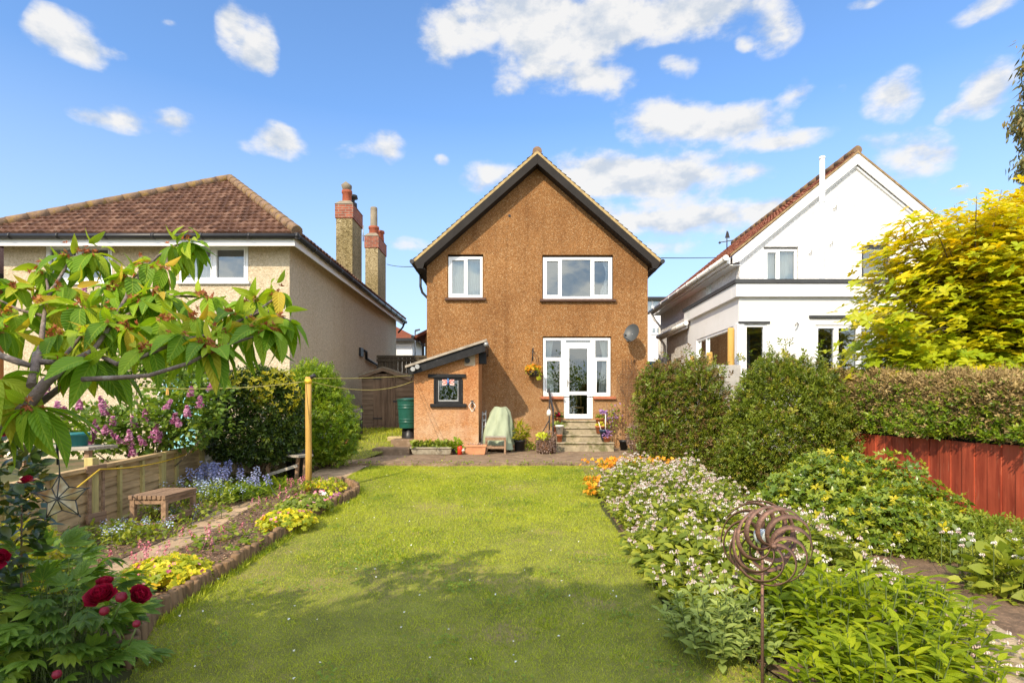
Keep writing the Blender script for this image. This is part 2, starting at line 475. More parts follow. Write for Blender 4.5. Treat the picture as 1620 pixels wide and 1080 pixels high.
def dash(name, cells, scale, stain, bstr=0.6, sstr=0.5, lowstain=None, streak=0.55):
    """Pebbledash / roughcast: pebbles by voronoi cell colour over a stained render."""
    m, nt, N, L, b = newmat(name)
    tc = N.new('ShaderNodeTexCoord'); vec = tc.outputs['Object']
    v = tex(N, L, 'Voronoi', scale, vec, Randomness=1.0)
    sp = N.new('ShaderNodeSeparateColor'); L.new(v.outputs['Color'], sp.inputs[0])
    col = ramp(N, L, sp.outputs[0], cells)
    n = tex(N, L, 'Noise', 0.55, vec, Detail=8.0, Roughness=0.66)
    f = ramp(N, L, n.outputs[0], [(0.40, (0, 0, 0)), (0.68, (1, 1, 1))])
    col = mixc(N, L, mixc(N, L, sstr, (0, 0, 0), f), col, mixc(N, L, 1.0, col, stain, 'MULTIPLY'))
    n2 = tex(N, L, 'Noise', 14.0, vec, Detail=5.0, Roughness=0.6)
    col = mixc(N, L, 0.35, col, mixc(N, L, 1.0, col, ramp(N, L, n2.outputs[0], [(0.3, (.55, .55, .55)), (.7, (1.35, 1.35, 1.35))]), 'MULTIPLY'))
    if lowstain:
        sx = N.new('ShaderNodeSeparateXYZ'); L.new(vec, sx.inputs[0])
        n4 = tex(N, L, 'Noise', 2.2, vec, Detail=9.0, Roughness=0.72)
        z0, z1, c4 = lowstain
        def M(op, a, c, cl=False):
            q = N.new('ShaderNodeMath'); q.operation = op; q.use_clamp = cl
            for i, w in enumerate((a, c)):
                if isinstance(w, (int, float)): q.inputs[i].default_value = w
                else: L.new(w, q.inputs[i])
            return q.outputs[0]
        h = M('DIVIDE', M('SUBTRACT', z1, sx.outputs[2]), z1 - z0, True)
        h = M('MULTIPLY', h, M('MULTIPLY', M('SUBTRACT', n4.outputs[0], 0.38), 4.0, True), True)
        col = mixc(N, L, h, col, c4)
    mp = N.new('ShaderNodeMapping'); mp.inputs['Scale'].default_value = (3.2, 3.2, .22); L.new(vec, mp.inputs[0])
    n5 = tex(N, L, 'Noise', 1.0, mp.outputs[0], Detail=6.0, Roughness=0.65)
    f5 = ramp(N, L, n5.outputs[0], [(.50, (0, 0, 0)), (.66, (1, 1, 1))])
    col = mixc(N, L, mixc(N, L, streak, (0, 0, 0), f5), col, mixc(N, L, 1.0, col, stain, 'MULTIPLY'))
    L.new(col, b.inputs['Base Color']); b.inputs['Roughness'].default_value = 0.85; b.inputs['Specular IOR Level'].default_value = 0.2
    bump(N, L, b, v.outputs['Distance'], bstr, 0.03)
    return m
def tilemat(name, cols, moss, mossamt=0.62, pitch=None):
    m, nt, N, L, b = newmat(name)
    tc = N.new('ShaderNodeTexCoord'); vec = tc.outputs['Object']
    at = N.new('ShaderNodeAttribute'); at.attribute_name = 'rnd'
    col = ramp(N, L, at.outputs['Fac'], cols)
    n = tex(N, L, 'Noise', 9.0, vec, Detail=7.0, Roughness=0.7)
    col = mixc(N, L, 0.6, col, mixc(N, L, 1.0, col, ramp(N, L, n.outputs[0], [(.3, (.5, .5, .5)), (.7, (1.5, 1.5, 1.5))]), 'MULTIPLY'))
    n2 = tex(N, L, 'Noise', 2.6, vec, Detail=9.0, Roughness=0.75)
    f = ramp(N, L, n2.outputs[0], [(mossamt - .03, (0, 0, 0)), (mossamt + .10, (1, 1, 1))])
    col = mixc(N, L, mixc(N, L, 0.8, (0, 0, 0), f), col, moss)
    n3 = tex(N, L, 'Noise', 34.0, vec, Detail=3.0)
    f3 = ramp(N, L, n3.outputs[0], [(.68, (0, 0, 0)), (.72, (1, 1, 1))])
    col = mixc(N, L, f3, col, (.42, .38, .30))
    L.new(col, b.inputs['Base Color']); b.inputs['Roughness'].default_value = 0.82; b.inputs['Specular IOR Level'].default_value = 0.25
    bump(N, L, b, n.outputs[0], 0.3, 0.01)
    return m
def woodmat(name, c, c2, along='Z', rough=0.75, grain=1.0, knots=True, wear=None):
    m, nt, N, L, b = newmat(name)
    tc = N.new('ShaderNodeTexCoord'); mp = N.new('ShaderNodeMapping'); L.new(tc.outputs['Object'], mp.inputs[0])
    s = {'X': (1.2, 22, 22), 'Y': (22, 1.2, 22), 'Z': (22, 22, 1.2)}[along]
    mp.inputs['Scale'].default_value = tuple(q * grain for q in s)
    n = tex(N, L, 'Noise', 1.0, mp.outputs[0], Detail=7.0, Roughness=0.62, Distortion=0.7)
    col = ramp(N, L, n.outputs[0], [(.30, c2), (.5, c), (.72, tuple(min(1, q * 1.3) for q in c))])
    n2 = tex(N, L, 'Noise', 1.7, tc.outputs['Object'], Detail=6.0, Roughness=0.6)
    col = mixc(N, L, 0.6, col, mixc(N, L, 1.0, col, ramp(N, L, n2.outputs[0], [(.3, (.6, .6, .6)), (.7, (1.3, 1.3, 1.3))]), 'MULTIPLY'))
    if wear:
        n4 = tex(N, L, 'Noise', 5.0, mp.outputs[0], Detail=6.0, Roughness=0.7)
        col = mixc(N, L, ramp(N, L, n4.outputs[0], [(.60, (0, 0, 0)), (.70, (.8, .8, .8))]), col, wear)
    L.new(col, b.inputs['Base Color']); b.inputs['Roughness'].default_value = rough; b.inputs['Specular IOR Level'].default_value = 0.25
    bump(N, L, b, n.outputs[0], 0.35, 0.006)
    return m
def glassmat(name, refl=0.16, tint=(.75, .8, .8)):
    m, nt, N, L, b = newmat(name)
    t = N.new('ShaderNodeBsdfTransparent'); t.inputs[0].default_value = (*tint, 1)
    g = N.new('ShaderNodeBsdfGlossy'); g.inputs['Roughness'].default_value = 0.01; g.inputs[0].default_value = (.95, 1, .97, 1)
    fr = N.new('ShaderNodeFresnel'); fr.inputs[0].default_value = 1.5
    ad = N.new('ShaderNodeMath'); ad.operation = 'ADD'; ad.inputs[1].default_value = refl; L.new(fr.outputs[0], ad.inputs[0])
    mx = N.new('ShaderNodeMixShader'); L.new(ad.outputs[0], mx.inputs[0]); L.new(t.outputs[0], mx.inputs[1]); L.new(g.outputs[0], mx.inputs[2])
    tc = N.new('ShaderNodeTexCoord'); n = tex(N, L, 'Noise', 2.0, tc.outputs['Object'], Detail=1.0)
    bp = N.new('ShaderNodeBump'); bp.inputs['Strength'].default_value = 0.03; bp.inputs['Distance'].default_value = .05
    L.new(n.outputs[0], bp.inputs['Height']); L.new(bp.outputs[0], g.inputs['Normal'])
    L.new(mx.outputs[0], N['Material Output'].inputs[0])
    return m

M = {}
M['pebble'] = dash('brown pebbledash', [(0.0, (.15, .066, .021)), (.14, (.255, .118, .040)), (.42, (.318, .150, .052)), (.72, (.362, .180, .066)), (.90, (.42, .235, .096)), (.97, (.56, .41, .23))], 76.0, (.60, .54, .50), 0.5, 0.85,
                   lowstain=(0.4, 2.3, (.49, .31, .165)), streak=.5)
M['render'] = dash('orange painted render', [(0.0, (.36, .165, .065)), (.3, (.45, .225, .092)), (.7, (.51, .265, .115)), (.95, (.56, .33, .165))], 45.0, (.82, .64, .52), 0.45, 0.8,
                   lowstain=(0.35, 1.55, (.60, .42, .27)))
M['cream'] = dash('cream roughcast', [(0.0, (.50, .40, .26)), (.25, (.60, .50, .345)), (.7, (.64, .535, .375)), (.95, (.70, .61, .46))], 46.0, (.93, .89, .84), 0.7, 0.6)
M['chim'] = dash('weathered chimney roughcast', [(0.0, (.10, .075, .03)), (.3, (.30, .235, .12)), (.7, (.42, .34, .19)), (.95, (.52, .44, .27))], 44.0, (.62, .60, .48), 0.6, 0.8)
M['white_rough'] = dash('white painted roughcast', [(0.0, (.72, .71, .69)), (.5, (.755, .745, .73)), (.95, (.79, .78, .765))], 16.0, (.88, .865, .84), 0.55, 0.6, streak=.8)
M['white_render'] = pm('smooth white render', (.755, .745, .73), .7, .04, 1.5, .08, 30, c2=(.71, .70, .67), c2at=.62, c2s=1.4)
M['upvc'] = pm('white upvc', (.84, .85, .86), .35, .03, 5, .0)
M['fascia_white'] = pm('white painted fascia', (.80, .79, .77), .5, .05, 3, .05)
M['black_paint'] = pm('black painted timber', (.016, .016, .017), .6, .3, 8, .3, 30, c2=(.045, .045, .047), c2at=.62, spec=.2)
M['bargeboard'] = pm('charcoal bargeboard', (.024, .021, .019), .65, .2, 3, .1, 20, spec=.15)
M['black_plastic'] = pm('black plastic', (.022, .022, .024), .4, .2, 6, .05)
M['grey_slate'] = pm('grey coping', (.05, .052, .055), .6, .2, 4, .1)
M['glass'] = glassmat('window glass', 0.15)
M['glass_low'] = glassmat('lower window glass', 0.10, (.7, .75, .72))
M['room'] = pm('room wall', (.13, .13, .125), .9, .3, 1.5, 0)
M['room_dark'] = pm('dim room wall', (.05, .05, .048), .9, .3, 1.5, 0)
M['curtain'] = pm('net curtain', (.75, .76, .77), .9, .12, 3, .2, 20, stretch=(14, 1, 1))
M['net'] = pm('pale blind', (.58, .66, .66), .9, .10, 3, .2, 20, stretch=(10, 1, 1))
M['sill'] = pm('dark brown tiled sill', (.085, .040, .024), .6, .3, 10, .2)
M['sill_red'] = pm('red tiled sill', (.36, .12, .055), .6, .3, 12, .2)
M['tile_left'] = tilemat('brown concrete roof tiles', [(0, (.070, .032, .019)), (.35, (.105, .049, .029)), (.7, (.14, .069, .042)), (1, (.20, .11, .07))], (.27, .17, .045), .67)
M['tile_mid'] = tilemat('tan weathered roof tiles', [(0, (.19, .12, .06)), (.5, (.27, .175, .09)), (1, (.34, .23, .12))], (.30, .22, .07), .58)
M['tile_right'] = tilemat('red clay roof tiles', [(0, (.16, .045, .022)), (.4, (.25, .075, .036)), (.8, (.32, .115, .055)), (1, (.38, .17, .085))], (.12, .08, .03), .60)
M['ridge'] = pm('mossy ridge tile', (.20, .125, .075), .85, .4, 6, .6, 30, c2=(.27, .17, .045), c2at=.56, c2s=7)
M['brick_red'] = None
def brickmat():
    m, nt, N, L, b = newmat('red chimney brick')
    tc = N.new('ShaderNodeTexCoord'); mp = N.new('ShaderNodeMapping'); L.new(tc.outputs['Object'], mp.inputs[0])
    mp.inputs['Rotation'].default_value = (math.radians(90), 0, 0)
    br = N.new('ShaderNodeTexBrick'); L.new(mp.outputs[0], br.inputs['Vector'])
    br.inputs['Scale'].default_value = 1.0; br.inputs['Brick Width'].default_value = .22; br.inputs['Row Height'].default_value = .075; br.inputs['Mortar Size'].default_value = .010
    br.inputs['Color1'].default_value = (.33, .085, .04, 1); br.inputs['Color2'].default_value = (.22, .055, .03, 1); br.inputs['Mortar'].default_value = (.25, .2, .15, 1)
    n = tex(N, L, 'Noise', 8.0, tc.outputs['Object'], Detail=6.0)
    col = mixc(N, L, .6, br.outputs[0], mixc(N, L, 1.0, br.outputs[0], ramp(N, L, n.outputs[0], [(.3, (.5, .5, .5)), (.7, (1.3, 1.3, 1.3))]), 'MULTIPLY'))
    L.new(col, b.inputs['Base Color']); b.inputs['Roughness'].default_value = .9
    return m
M['brick_red'] = brickmat()
M['terracotta'] = pm('terracotta', (.46, .155, .065), .8, .25, 8, .2, 30, c2=(.50, .30, .2), c2at=.66)
M['chimneypot'] = pm('clay chimney pot', (.33, .09, .045), .8, .3, 8, .3, 30)
M['stonepot'] = pm('stone flue', (.24, .2, .14), .9, .3, 6, .4)
M['concrete'] = pm('mossy concrete', (.36, .30, .20), .9, .35, 5, .5, 35, c2=(.16, .15, .065), c2at=.55, c2s=3.2)
M['patio'] = pm('worn brown paving', (.215, .145, .088), .92, .40, 4.5, .6, 40, c2=(.36, .285, .20), c2at=.62, c2s=9)
M['path'] = pm('earthy concrete path', (.41, .285, .175), .92, .35, 3, .7, 26, c2=(.17, .125, .07), c2at=.58, c2s=5)
M['path_grey'] = pm('gritty concrete path', (.40, .31, .21), .92, .32, 5, .8, 45, c2=(.22, .155, .09), c2at=.58, c2s=8)
M['soil'] = pm('garden soil', (.155, .098, .060), .95, .5, 9, 1.0, 30, c2=(.28, .17, .10), c2at=.60, c2s=26)
M['ground'] = pm('garden ground', (.075, .080, .025), .95, .4, 1.2, .6, 14, c2=(.14, .095, .05), c2at=.56, c2s=1.1)
M['render_wall'] = pm('old lime wall', (.34, .27, .17), .95, .4, 5, 1.0, 22, c2=(.56, .53, .47), c2at=.55, c2s=4)
M['log'] = woodmat('split log', (.22, .135, .072), (.085, .052, .026), 'Z')
M['fence'] = woodmat('treated fence board', (.48, .33, .165), (.25, .165, .075), 'Y', .8, .7)
M['fence_post'] = woodmat('greenish fence post', (.46, .38, .15), (.27, .21, .08), 'Z', .8, .8)
M['new_post'] = woodmat('yellow round post', (.58, .34, .085), (.36, .20, .05), 'Z', .7, .6)
M['bench'] = woodmat('weathered teak', (.30, .19, .115), (.13, .075, .045), 'Y', .8, 1.0)
M['greywood'] = woodmat('silvered wood', (.36, .32, .26), (.17, .15, .12), 'X', .85, 1.0)
M['shed_wood'] = woodmat('old brown shed board', (.19, .125, .082), (.075, .046, .030), 'Z', .85, .8, wear=(.30, .24, .17))
M['shed_lap'] = woodmat('old brown lap board', (.19, .13, .085), (.07, .045, .030), 'X', .85, .8, wear=(.28, .25, .15))
M['fence_dark'] = woodmat('dark grey fence board', (.085, .068, .045), (.04, .033, .022), 'Z', .9, .8)
M['red_fence'] = woodmat('red stained board', (.41, .080, .038), (.24, .038, .020), 'Z', .55, .55, wear=(.52, .24, .14))
M['bark'] = pm('cherry bark', (.17, .125, .10), .75, .35, 18, .7, 60, c2=(.30, .26, .22), c2at=.58, c2s=22)
M['bark2'] = pm('grey bark', (.17, .13, .085), .9, .35, 10, .8, 40)
M['twig'] = pm('twig', (.16, .10, .055), .85, .3, 10, .3)
M['stem'] = pm('green stem', (.13, .17, .05), .6, .3, 10, .1)
M['iron'] = pm('black iron', (.030, .028, .030), .5, .4, 20, .3, 60)
M['rust'] = pm('rusty brown steel', (.175, .098, .070), .55, .3, 16, .35, 60, metal=.35, c2=(.28, .15, .10), c2at=.58, c2s=20)
M['lead'] = pm('dark lead came', (.085, .085, .085), .45, .3, 30, .2, metal=.6)
M['rope'] = pm('yellow rope', (.72, .46, .03), .6, .15, 60, .3, 200)
M['line'] = pm('faded yellow line', (.55, .47, .13), .6, .15, 60, .1)
M['butt'] = pm('green water butt', (.012, .085, .060), .35, .15, 3, .05)
M['slab'] = pm('sandy stone block', (.48, .37, .19), .9, .25, 6, .4)
M['cover'] = pm('pale green cover', (.315, .36, .235), .65, .12, 4, .25, 9)
M['trough'] = pm('grey stone trough', (.36, .32, .24), .9, .3, 9, .4, 40, c2=(.22, .18, .12), c2at=.6)
M['redplastic'] = pm('red plastic', (.62, .045, .015), .4, .1, 6, 0)
M['bluepot'] = pm('navy glazed pot', (.018, .040, .085), .3, .2, 6, 0)
M['whitepot'] = pm('off white pot', (.70, .67, .60), .5, .12, 9, .1)
M['tealpot'] = pm('teal glazed pot', (.02, .16, .17), .3, .2, 6, 0)
M['turq'] = woodmat('turquoise painted boards', (.30, .62, .66), (.22, .50, .54), 'Z', .6, .5)
M['bluebin'] = pm('bright blue plastic', (.015, .20, .60), .4, .1, 4, 0)
M['dishgrey'] = pm('dark grey dish', (.060, .065, .066), .45, .1, 3, 0)
M['galv'] = pm('grey metal', (.34, .34, .33), .45, .2, 12, .1, metal=.5)
M['mesh_twig'] = pm('rusty trellis wire', (.17, .085, .045), .85, .3, 20, .2)
M['cat'] = pm('tan wicker', (.50, .30, .11), .8, .3, 12, .2)
def starglass():
    m, nt, N, L, b = newmat('textured amber glass')
    b.inputs['Roughness'].default_value = .2
    tc = N.new('ShaderNodeTexCoord'); n = tex(N, L, 'Noise', 60.0, tc.outputs['Object'], Detail=3.0); bump(N, L, b, n.outputs[0], .6, .004)
    n2 = tex(N, L, 'Noise', 14.0, tc.outputs['Object'], Detail=2.0)
    c = ramp(N, L, n2.outputs[0], [(.35, (.34, .17, .06)), (.5, (.55, .42, .22)), (.65, (.75, .68, .48))])
    L.new(c, b.inputs['Base Color']); t = N.new('ShaderNodeBsdfTranslucent'); L.new(c, t.inputs[0]); mx = N.new('ShaderNodeMixShader'); mx.inputs[0].default_value = .25
    L.new(b.outputs[0], mx.inputs[1]); L.new(t.outputs[0], mx.inputs[2]); L.new(mx.outputs[0], N['Material Output'].inputs[0])
    return m
M['starglass'] = starglass()
m_, nt_, N_, L_, b_ = newmat('crackle glass ball'); b_.inputs['Base Color'].default_value = (.62, .68, .66, 1); b_.inputs['Roughness'].default_value = .12; b_.inputs['Transmission Weight'].default_value = .35
M['ball'] = m_

# leaves
M['cherry'] = leafmat('cherry leaf', [(0, (.045, .105, .010)), (.45, (.085, .175, .015)), (.78, (.13, .21, .020)), (.92, (.18, .23, .025)), (1, (.27, .19, .035))], .34, .5, veins=.16, spec=.22, gain=(2.05, 1.85, .95))
M['calyx'] = leafmat('spent cherry blossom', [(0, (.26, .06, .02)), (.6, (.38, .12, .04)), (1, (.48, .22, .08))], .2, .7, gain=(1, 1, 1))
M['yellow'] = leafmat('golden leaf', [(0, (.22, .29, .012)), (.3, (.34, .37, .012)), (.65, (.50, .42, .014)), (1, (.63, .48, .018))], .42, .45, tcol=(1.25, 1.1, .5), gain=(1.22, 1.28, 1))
M['euca'] = leafmat('eucalyptus leaf', [(0, (.05, .065, .035)), (.6, (.09, .10, .055)), (1, (.17, .13, .06))], .2, .5)
M['lilac_leaf'] = leafmat('lilac leaf', [(0, (.050, .105, .022)), (.6, (.085, .16, .035)), (1, (.14, .21, .045))], .35, .45)
M['lilac'] = leafmat('lilac floret', [(0, (.32, .075, .19)), (.5, (.50, .18, .34)), (1, (.66, .38, .50))], .25, .6, tcol=(1.1, 1, 1.1), gain=(1, 1, 1))
M['dark_leaf'] = leafmat('dark glossy leaf', [(0, (.014, .032, .010)), (.6, (.030, .060, .014)), (.9, (.055, .090, .018)), (1, (.12, .16, .020))], .18, .33, spec=.5, gain=(1.7, 1.5, 1))
M['dark_tip'] = leafmat('young yellow green leaf', [(0, (.16, .19, .018)), (1, (.30, .30, .025))], .4, .45)
M['esc'] = leafmat('small hedge leaf', [(0, (.040, .070, .014)), (.5, (.070, .112, .020)), (.85, (.105, .150, .028)), (1, (.15, .16, .035))], .28, .38, gain=(2.1, 1.75, .85))
M['esc_brown'] = leafmat('bronze hedge tip', [(0, (.14, .085, .030)), (.5, (.20, .12, .045)), (1, (.17, .15, .04))], .25, .6, gain=(1, 1, 1))
M['drytwig'] = leafmat('dry clipped twig', [(0, (.20, .13, .05)), (.5, (.34, .235, .095)), (1, (.48, .36, .16))], .12, .8, gain=(1, 1, 1))
M['hedge_green'] = leafmat('privet leaf', [(0, (.055, .115, .015)), (.6, (.10, .18, .025)), (1, (.17, .24, .035))], .35, .36, gain=(2.1, 1.75, .85))
M['choisya'] = leafmat('glossy evergreen leaf', [(0, (.035, .075, .014)), (.5, (.075, .130, .020)), (.86, (.135, .180, .028)), (.93, (.15, .185, .022)), (1, (.25, .245, .018))], .25, .30, spec=.5, gain=(2.15, 1.8, .85))
M['comfrey'] = leafmat('comfrey leaf', [(0, (.075, .122, .018)), (.5, (.130, .185, .028)), (1, (.215, .26, .046))], .35, .55)
M['bell'] = leafmat('pale pink bell', [(0, (.58, .42, .42)), (.4, (.76, .64, .62)), (1, (.84, .79, .76))], .3, .6, tcol=(1, 1, 1), back=1.0, gain=(1, 1, 1))
M['bellcap'] = leafmat('purplish bud', [(0, (.22, .13, .10)), (1, (.36, .24, .17))], .2, .7, gain=(1, 1, 1))
M['sage'] = leafmat('grey green felted leaf', [(0, (.14, .19, .055)), (.6, (.21, .27, .085)), (1, (.30, .36, .125))], .3, .7, gain=(1.35, 1.3, .95))
M['lance'] = leafmat('bright lance leaf', [(0, (.090, .155, .008)), (.5, (.150, .230, .010)), (1, (.24, .31, .016))], .42, .58, veins=.12, spec=.25)
M['peony'] = leafmat('peony leaf', [(0, (.040, .095, .025)), (.5, (.065, .145, .032)), (.85, (.10, .20, .040)), (1, (.19, .27, .045))], .33, .36, veins=.15)
M['petal'] = leafmat('crimson petal', [(0, (.22, .002, .018)), (.6, (.36, .004, .035)), (1, (.46, .012, .06))], .25, .5, tcol=(1.2, .6, .8), gain=(1, 1, 1))
M['camellia'] = leafmat('camellia leaf', [(0, (.016, .036, .012)), (.7, (.030, .062, .018)), (1, (.13, .12, .03))], .15, .28, spec=.55)
M['goldshrub'] = leafmat('yellow variegated leaf', [(0, (.07, .12, .012)), (.5, (.16, .20, .018)), (1, (.32, .31, .035))], .4, .5)
M['geranium'] = leafmat('lime cranesbill leaf', [(0, (.13, .20, .015)), (.5, (.27, .32, .020)), (.9, (.42, .42, .025)), (1, (.45, .30, .03))], .4, .5)
M['weed'] = leafmat('soft weed leaf', [(0, (.065, .120, .025)), (.6, (.11, .185, .035)), (1, (.18, .25, .05))], .35, .5, gain=(1.95, 1.5, .75))
M['strap'] = leafmat('strap leaf', [(0, (.055, .110, .020)), (.6, (.10, .175, .028)), (1, (.17, .24, .04))], .3, .4)
M['bluebell'] = leafmat('bluebell flower', [(0, (.26, .27, .55)), (.6, (.40, .42, .70)), (1, (.62, .64, .85))], .25, .6, tcol=(1, 1, 1), gain=(1, 1, 1))
M['fmn'] = leafmat('pale blue floret', [(0, (.34, .45, .75)), (1, (.62, .70, .90))], .2, .6, tcol=(1, 1, 1), gain=(1, 1, 1))
M['pink'] = leafmat('coral pink floret', [(0, (.52, .12, .18)), (.6, (.66, .22, .28)), (1, (.74, .36, .42))], .2, .6, tcol=(1, 1, 1), gain=(1, 1, 1))
M['orange'] = leafmat('orange wallflower', [(0, (.62, .20, .010)), (.5, (.75, .33, .012)), (1, (.78, .46, .03))], .25, .6, tcol=(1, 1, .8), gain=(1, 1, 1))
M['mauve'] = leafmat('mauve floret', [(0, (.25, .12, .30)), (1, (.42, .26, .50))], .2, .6, tcol=(1, 1, 1), gain=(1, 1, 1))
M['lavender_dry'] = leafmat('dry lavender', [(0, (.17, .115, .085)), (.6, (.26, .18, .14)), (1, (.36, .26, .24))], .15, .8, gain=(1, 1, 1))
M['limeflower'] = leafmat('lime yellow leaf', [(0, (.34, .40, .02)), (1, (.60, .60, .05))], .4, .5, gain=(1.1, 1.1, 1))
M['grassb'] = leafmat('grass blade', [(0, (.060, .100, .010)), (.3, (.135, .180, .016)), (.6, (.20, .235, .022)), (.88, (.27, .285, .032)), (1, (.42, .36, .13))], .34, .5, patch=(.26, .275, .04), pscale=.9, gain=(1.68, 1.71, 1.0))
M['clover'] = leafmat('clover leaf', [(0, (.055, .120, .016)), (1, (.12, .20, .03))], .3, .5)
M['daisy'] = leafmat('daisy', [(0, (.80, .80, .76)), (1, (.85, .85, .82))], .2, .6, tcol=(1, 1, 1), gain=(1, 1, 1))
M['lawnsoil'] = pm('turf under the blades', (.17, .175, .030), .95, .35, 3.5, .6, 40, c2=(.24, .19, .075), c2at=.58, c2s=1.3)
M['mulch'] = leafmat('bark chip', [(0, (.10, .05, .03)), (.6, (.22, .12, .07)), (1, (.40, .28, .18))], .0, .9, gain=(1, 1, 1))
# ------------------------------------------------------------------ builders for houses
def front(Y): return lambda u, w, d: (u, Y - d, w)          # wall that faces the camera
def faceL(X): return lambda u, w, d: (X - d, u, w)          # wall that faces -X
def faceR(X): return lambda u, w, d: (X + d, u, w)          # wall that faces +X
def clip(poly, planes):
    for a, b, c in planes:
        out = []
        for i, p in enumerate(poly):
            q = poly[(i + 1) % len(poly)]; dp = a * p[0] + b * p[1] + c; dq = a * q[0] + b * q[1] + c
            if dp >= 0: out.append(p)
            if dp * dq < 0: t = dp / (dp - dq); out.append((p[0] + (q[0] - p[0]) * t, p[1] + (q[1] - p[1]) * t))
        poly = out
        if len(poly) < 3: return []
    return poly
def wall(mb, mp, u0, u1, w0, w1, holes=(), rev=0.12, m=0, planes=()):
    us = sorted({u0, u1, *[h[0] for h in holes], *[h[1] for h in holes]})
    ws = sorted({w0, w1, *[h[2] for h in holes], *[h[3] for h in holes]})
    for a, b in zip(us[:-1], us[1:]):
        for c, d in zip(ws[:-1], ws[1:]):
            if any(h[0] <= a and b <= h[1] and h[2] <= c and d <= h[3] for h in holes): continue
            q = clip([(a, c), (b, c), (b, d), (a, d)], planes)
            if q: mb.poly([mp(u, v, 0) for u, v in q], m)
    for a, b, c, d in holes:
        for q in (((a, c), (a, d)), ((b, c), (b, d)), ((a, c), (b, c)), ((a, d), (b, d))):
            (ua, wa), (ub, wb) = q
            mb.poly([mp(ua, wa, 0), mp(ub, wb, 0), mp(ub, wb, -rev), mp(ua, wa, -rev)], m)
def window(parent, mp, u0, u1, w0, w1, vs=(), hs=(), fw=0.06, d0=-0.10, d1=-0.04, frame='upvc', pane='glass', sash=(), name='window', label=None, mw=None):
    mb = MB(); mw = mw or fw
    mb.mbox(mp, u0, u0 + fw, w0, w1, d0, d1); mb.mbox(mp, u1 - fw, u1, w0, w1, d0, d1)
    mb.mbox(mp, u0 + fw, u1 - fw, w1 - fw, w1, d0, d1); mb.mbox(mp, u0 + fw, u1 - fw, w0, w0 + fw, d0, d1)
    for v in vs: mb.mbox(mp, v - mw / 2, v + mw / 2, w0 + fw, w1 - fw, d0, d1 - .003)
    for (ua, ub, h) in hs: mb.mbox(mp, ua, ub, h - mw / 2, h + mw / 2, d0, d1 - .006)
    for (ua, ub, wa, wb) in sash:
        s = 0.032
        mb.mbox(mp, ua, ua + s, wa, wb, d0 + .01, d1 + .012); mb.mbox(mp, ub - s, ub, wa, wb, d0 + .01, d1 + .012)
        mb.mbox(mp, ua + s, ub - s, wa, wa + s, d0 + .01, d1 + .012); mb.mbox(mp, ua + s, ub - s, wb - s, wb, d0 + .01, d1 + .012)
    o = mb.build(name, M[frame], parent, bevel=.004)
    if label: o['label'] = label
    p = MB(); dm = (d0 + d1) / 2 - .012
    p.poly([mp(u0 + fw * .5, w0 + fw * .5, dm), mp(u1 - fw * .5, w0 + fw * .5, dm), mp(u1 - fw * .5, w1 - fw * .5, dm), mp(u0 + fw * .5, w1 - fw * .5, dm)])
    p.build('pane', M[pane], o)
    return o
def curtain(parent, mp, u0, u1, w0, w1, d, folds=7, amp=.03, mat='curtain', taper=0.0):
    mb = MB(); n = folds * 6; rows = 8; vs = []; fs = []
    for j in range(rows + 1):
        t = j / rows; w = w0 + (w1 - w0) * t
        k = 1 - taper * math.sin(math.pi * min(1, (1 - t) * 1.3)) if taper > 0 else 1
        for i in range(n + 1):
            s = i / n; u = u1 - (u1 - u0) * (1 - s) * k if taper >= 0 else u0 + (u1 - u0) * s * (1 + taper * math.sin(math.pi * min(1, (1 - t) * 1.3)))
            vs.append(mp(u, w, d + amp * math.sin(s * folds * 6.283 + .6 * math.sin(j))))
    for j in range(rows):
        for i in range(n): fs.append((j * (n + 1) + i, j * (n + 1) + i + 1, (j + 1) * (n + 1) + i + 1, (j + 1) * (n + 1) + i))
    mb.add(vs, fs, 0, True); return mb.build('curtain', M[mat], parent)
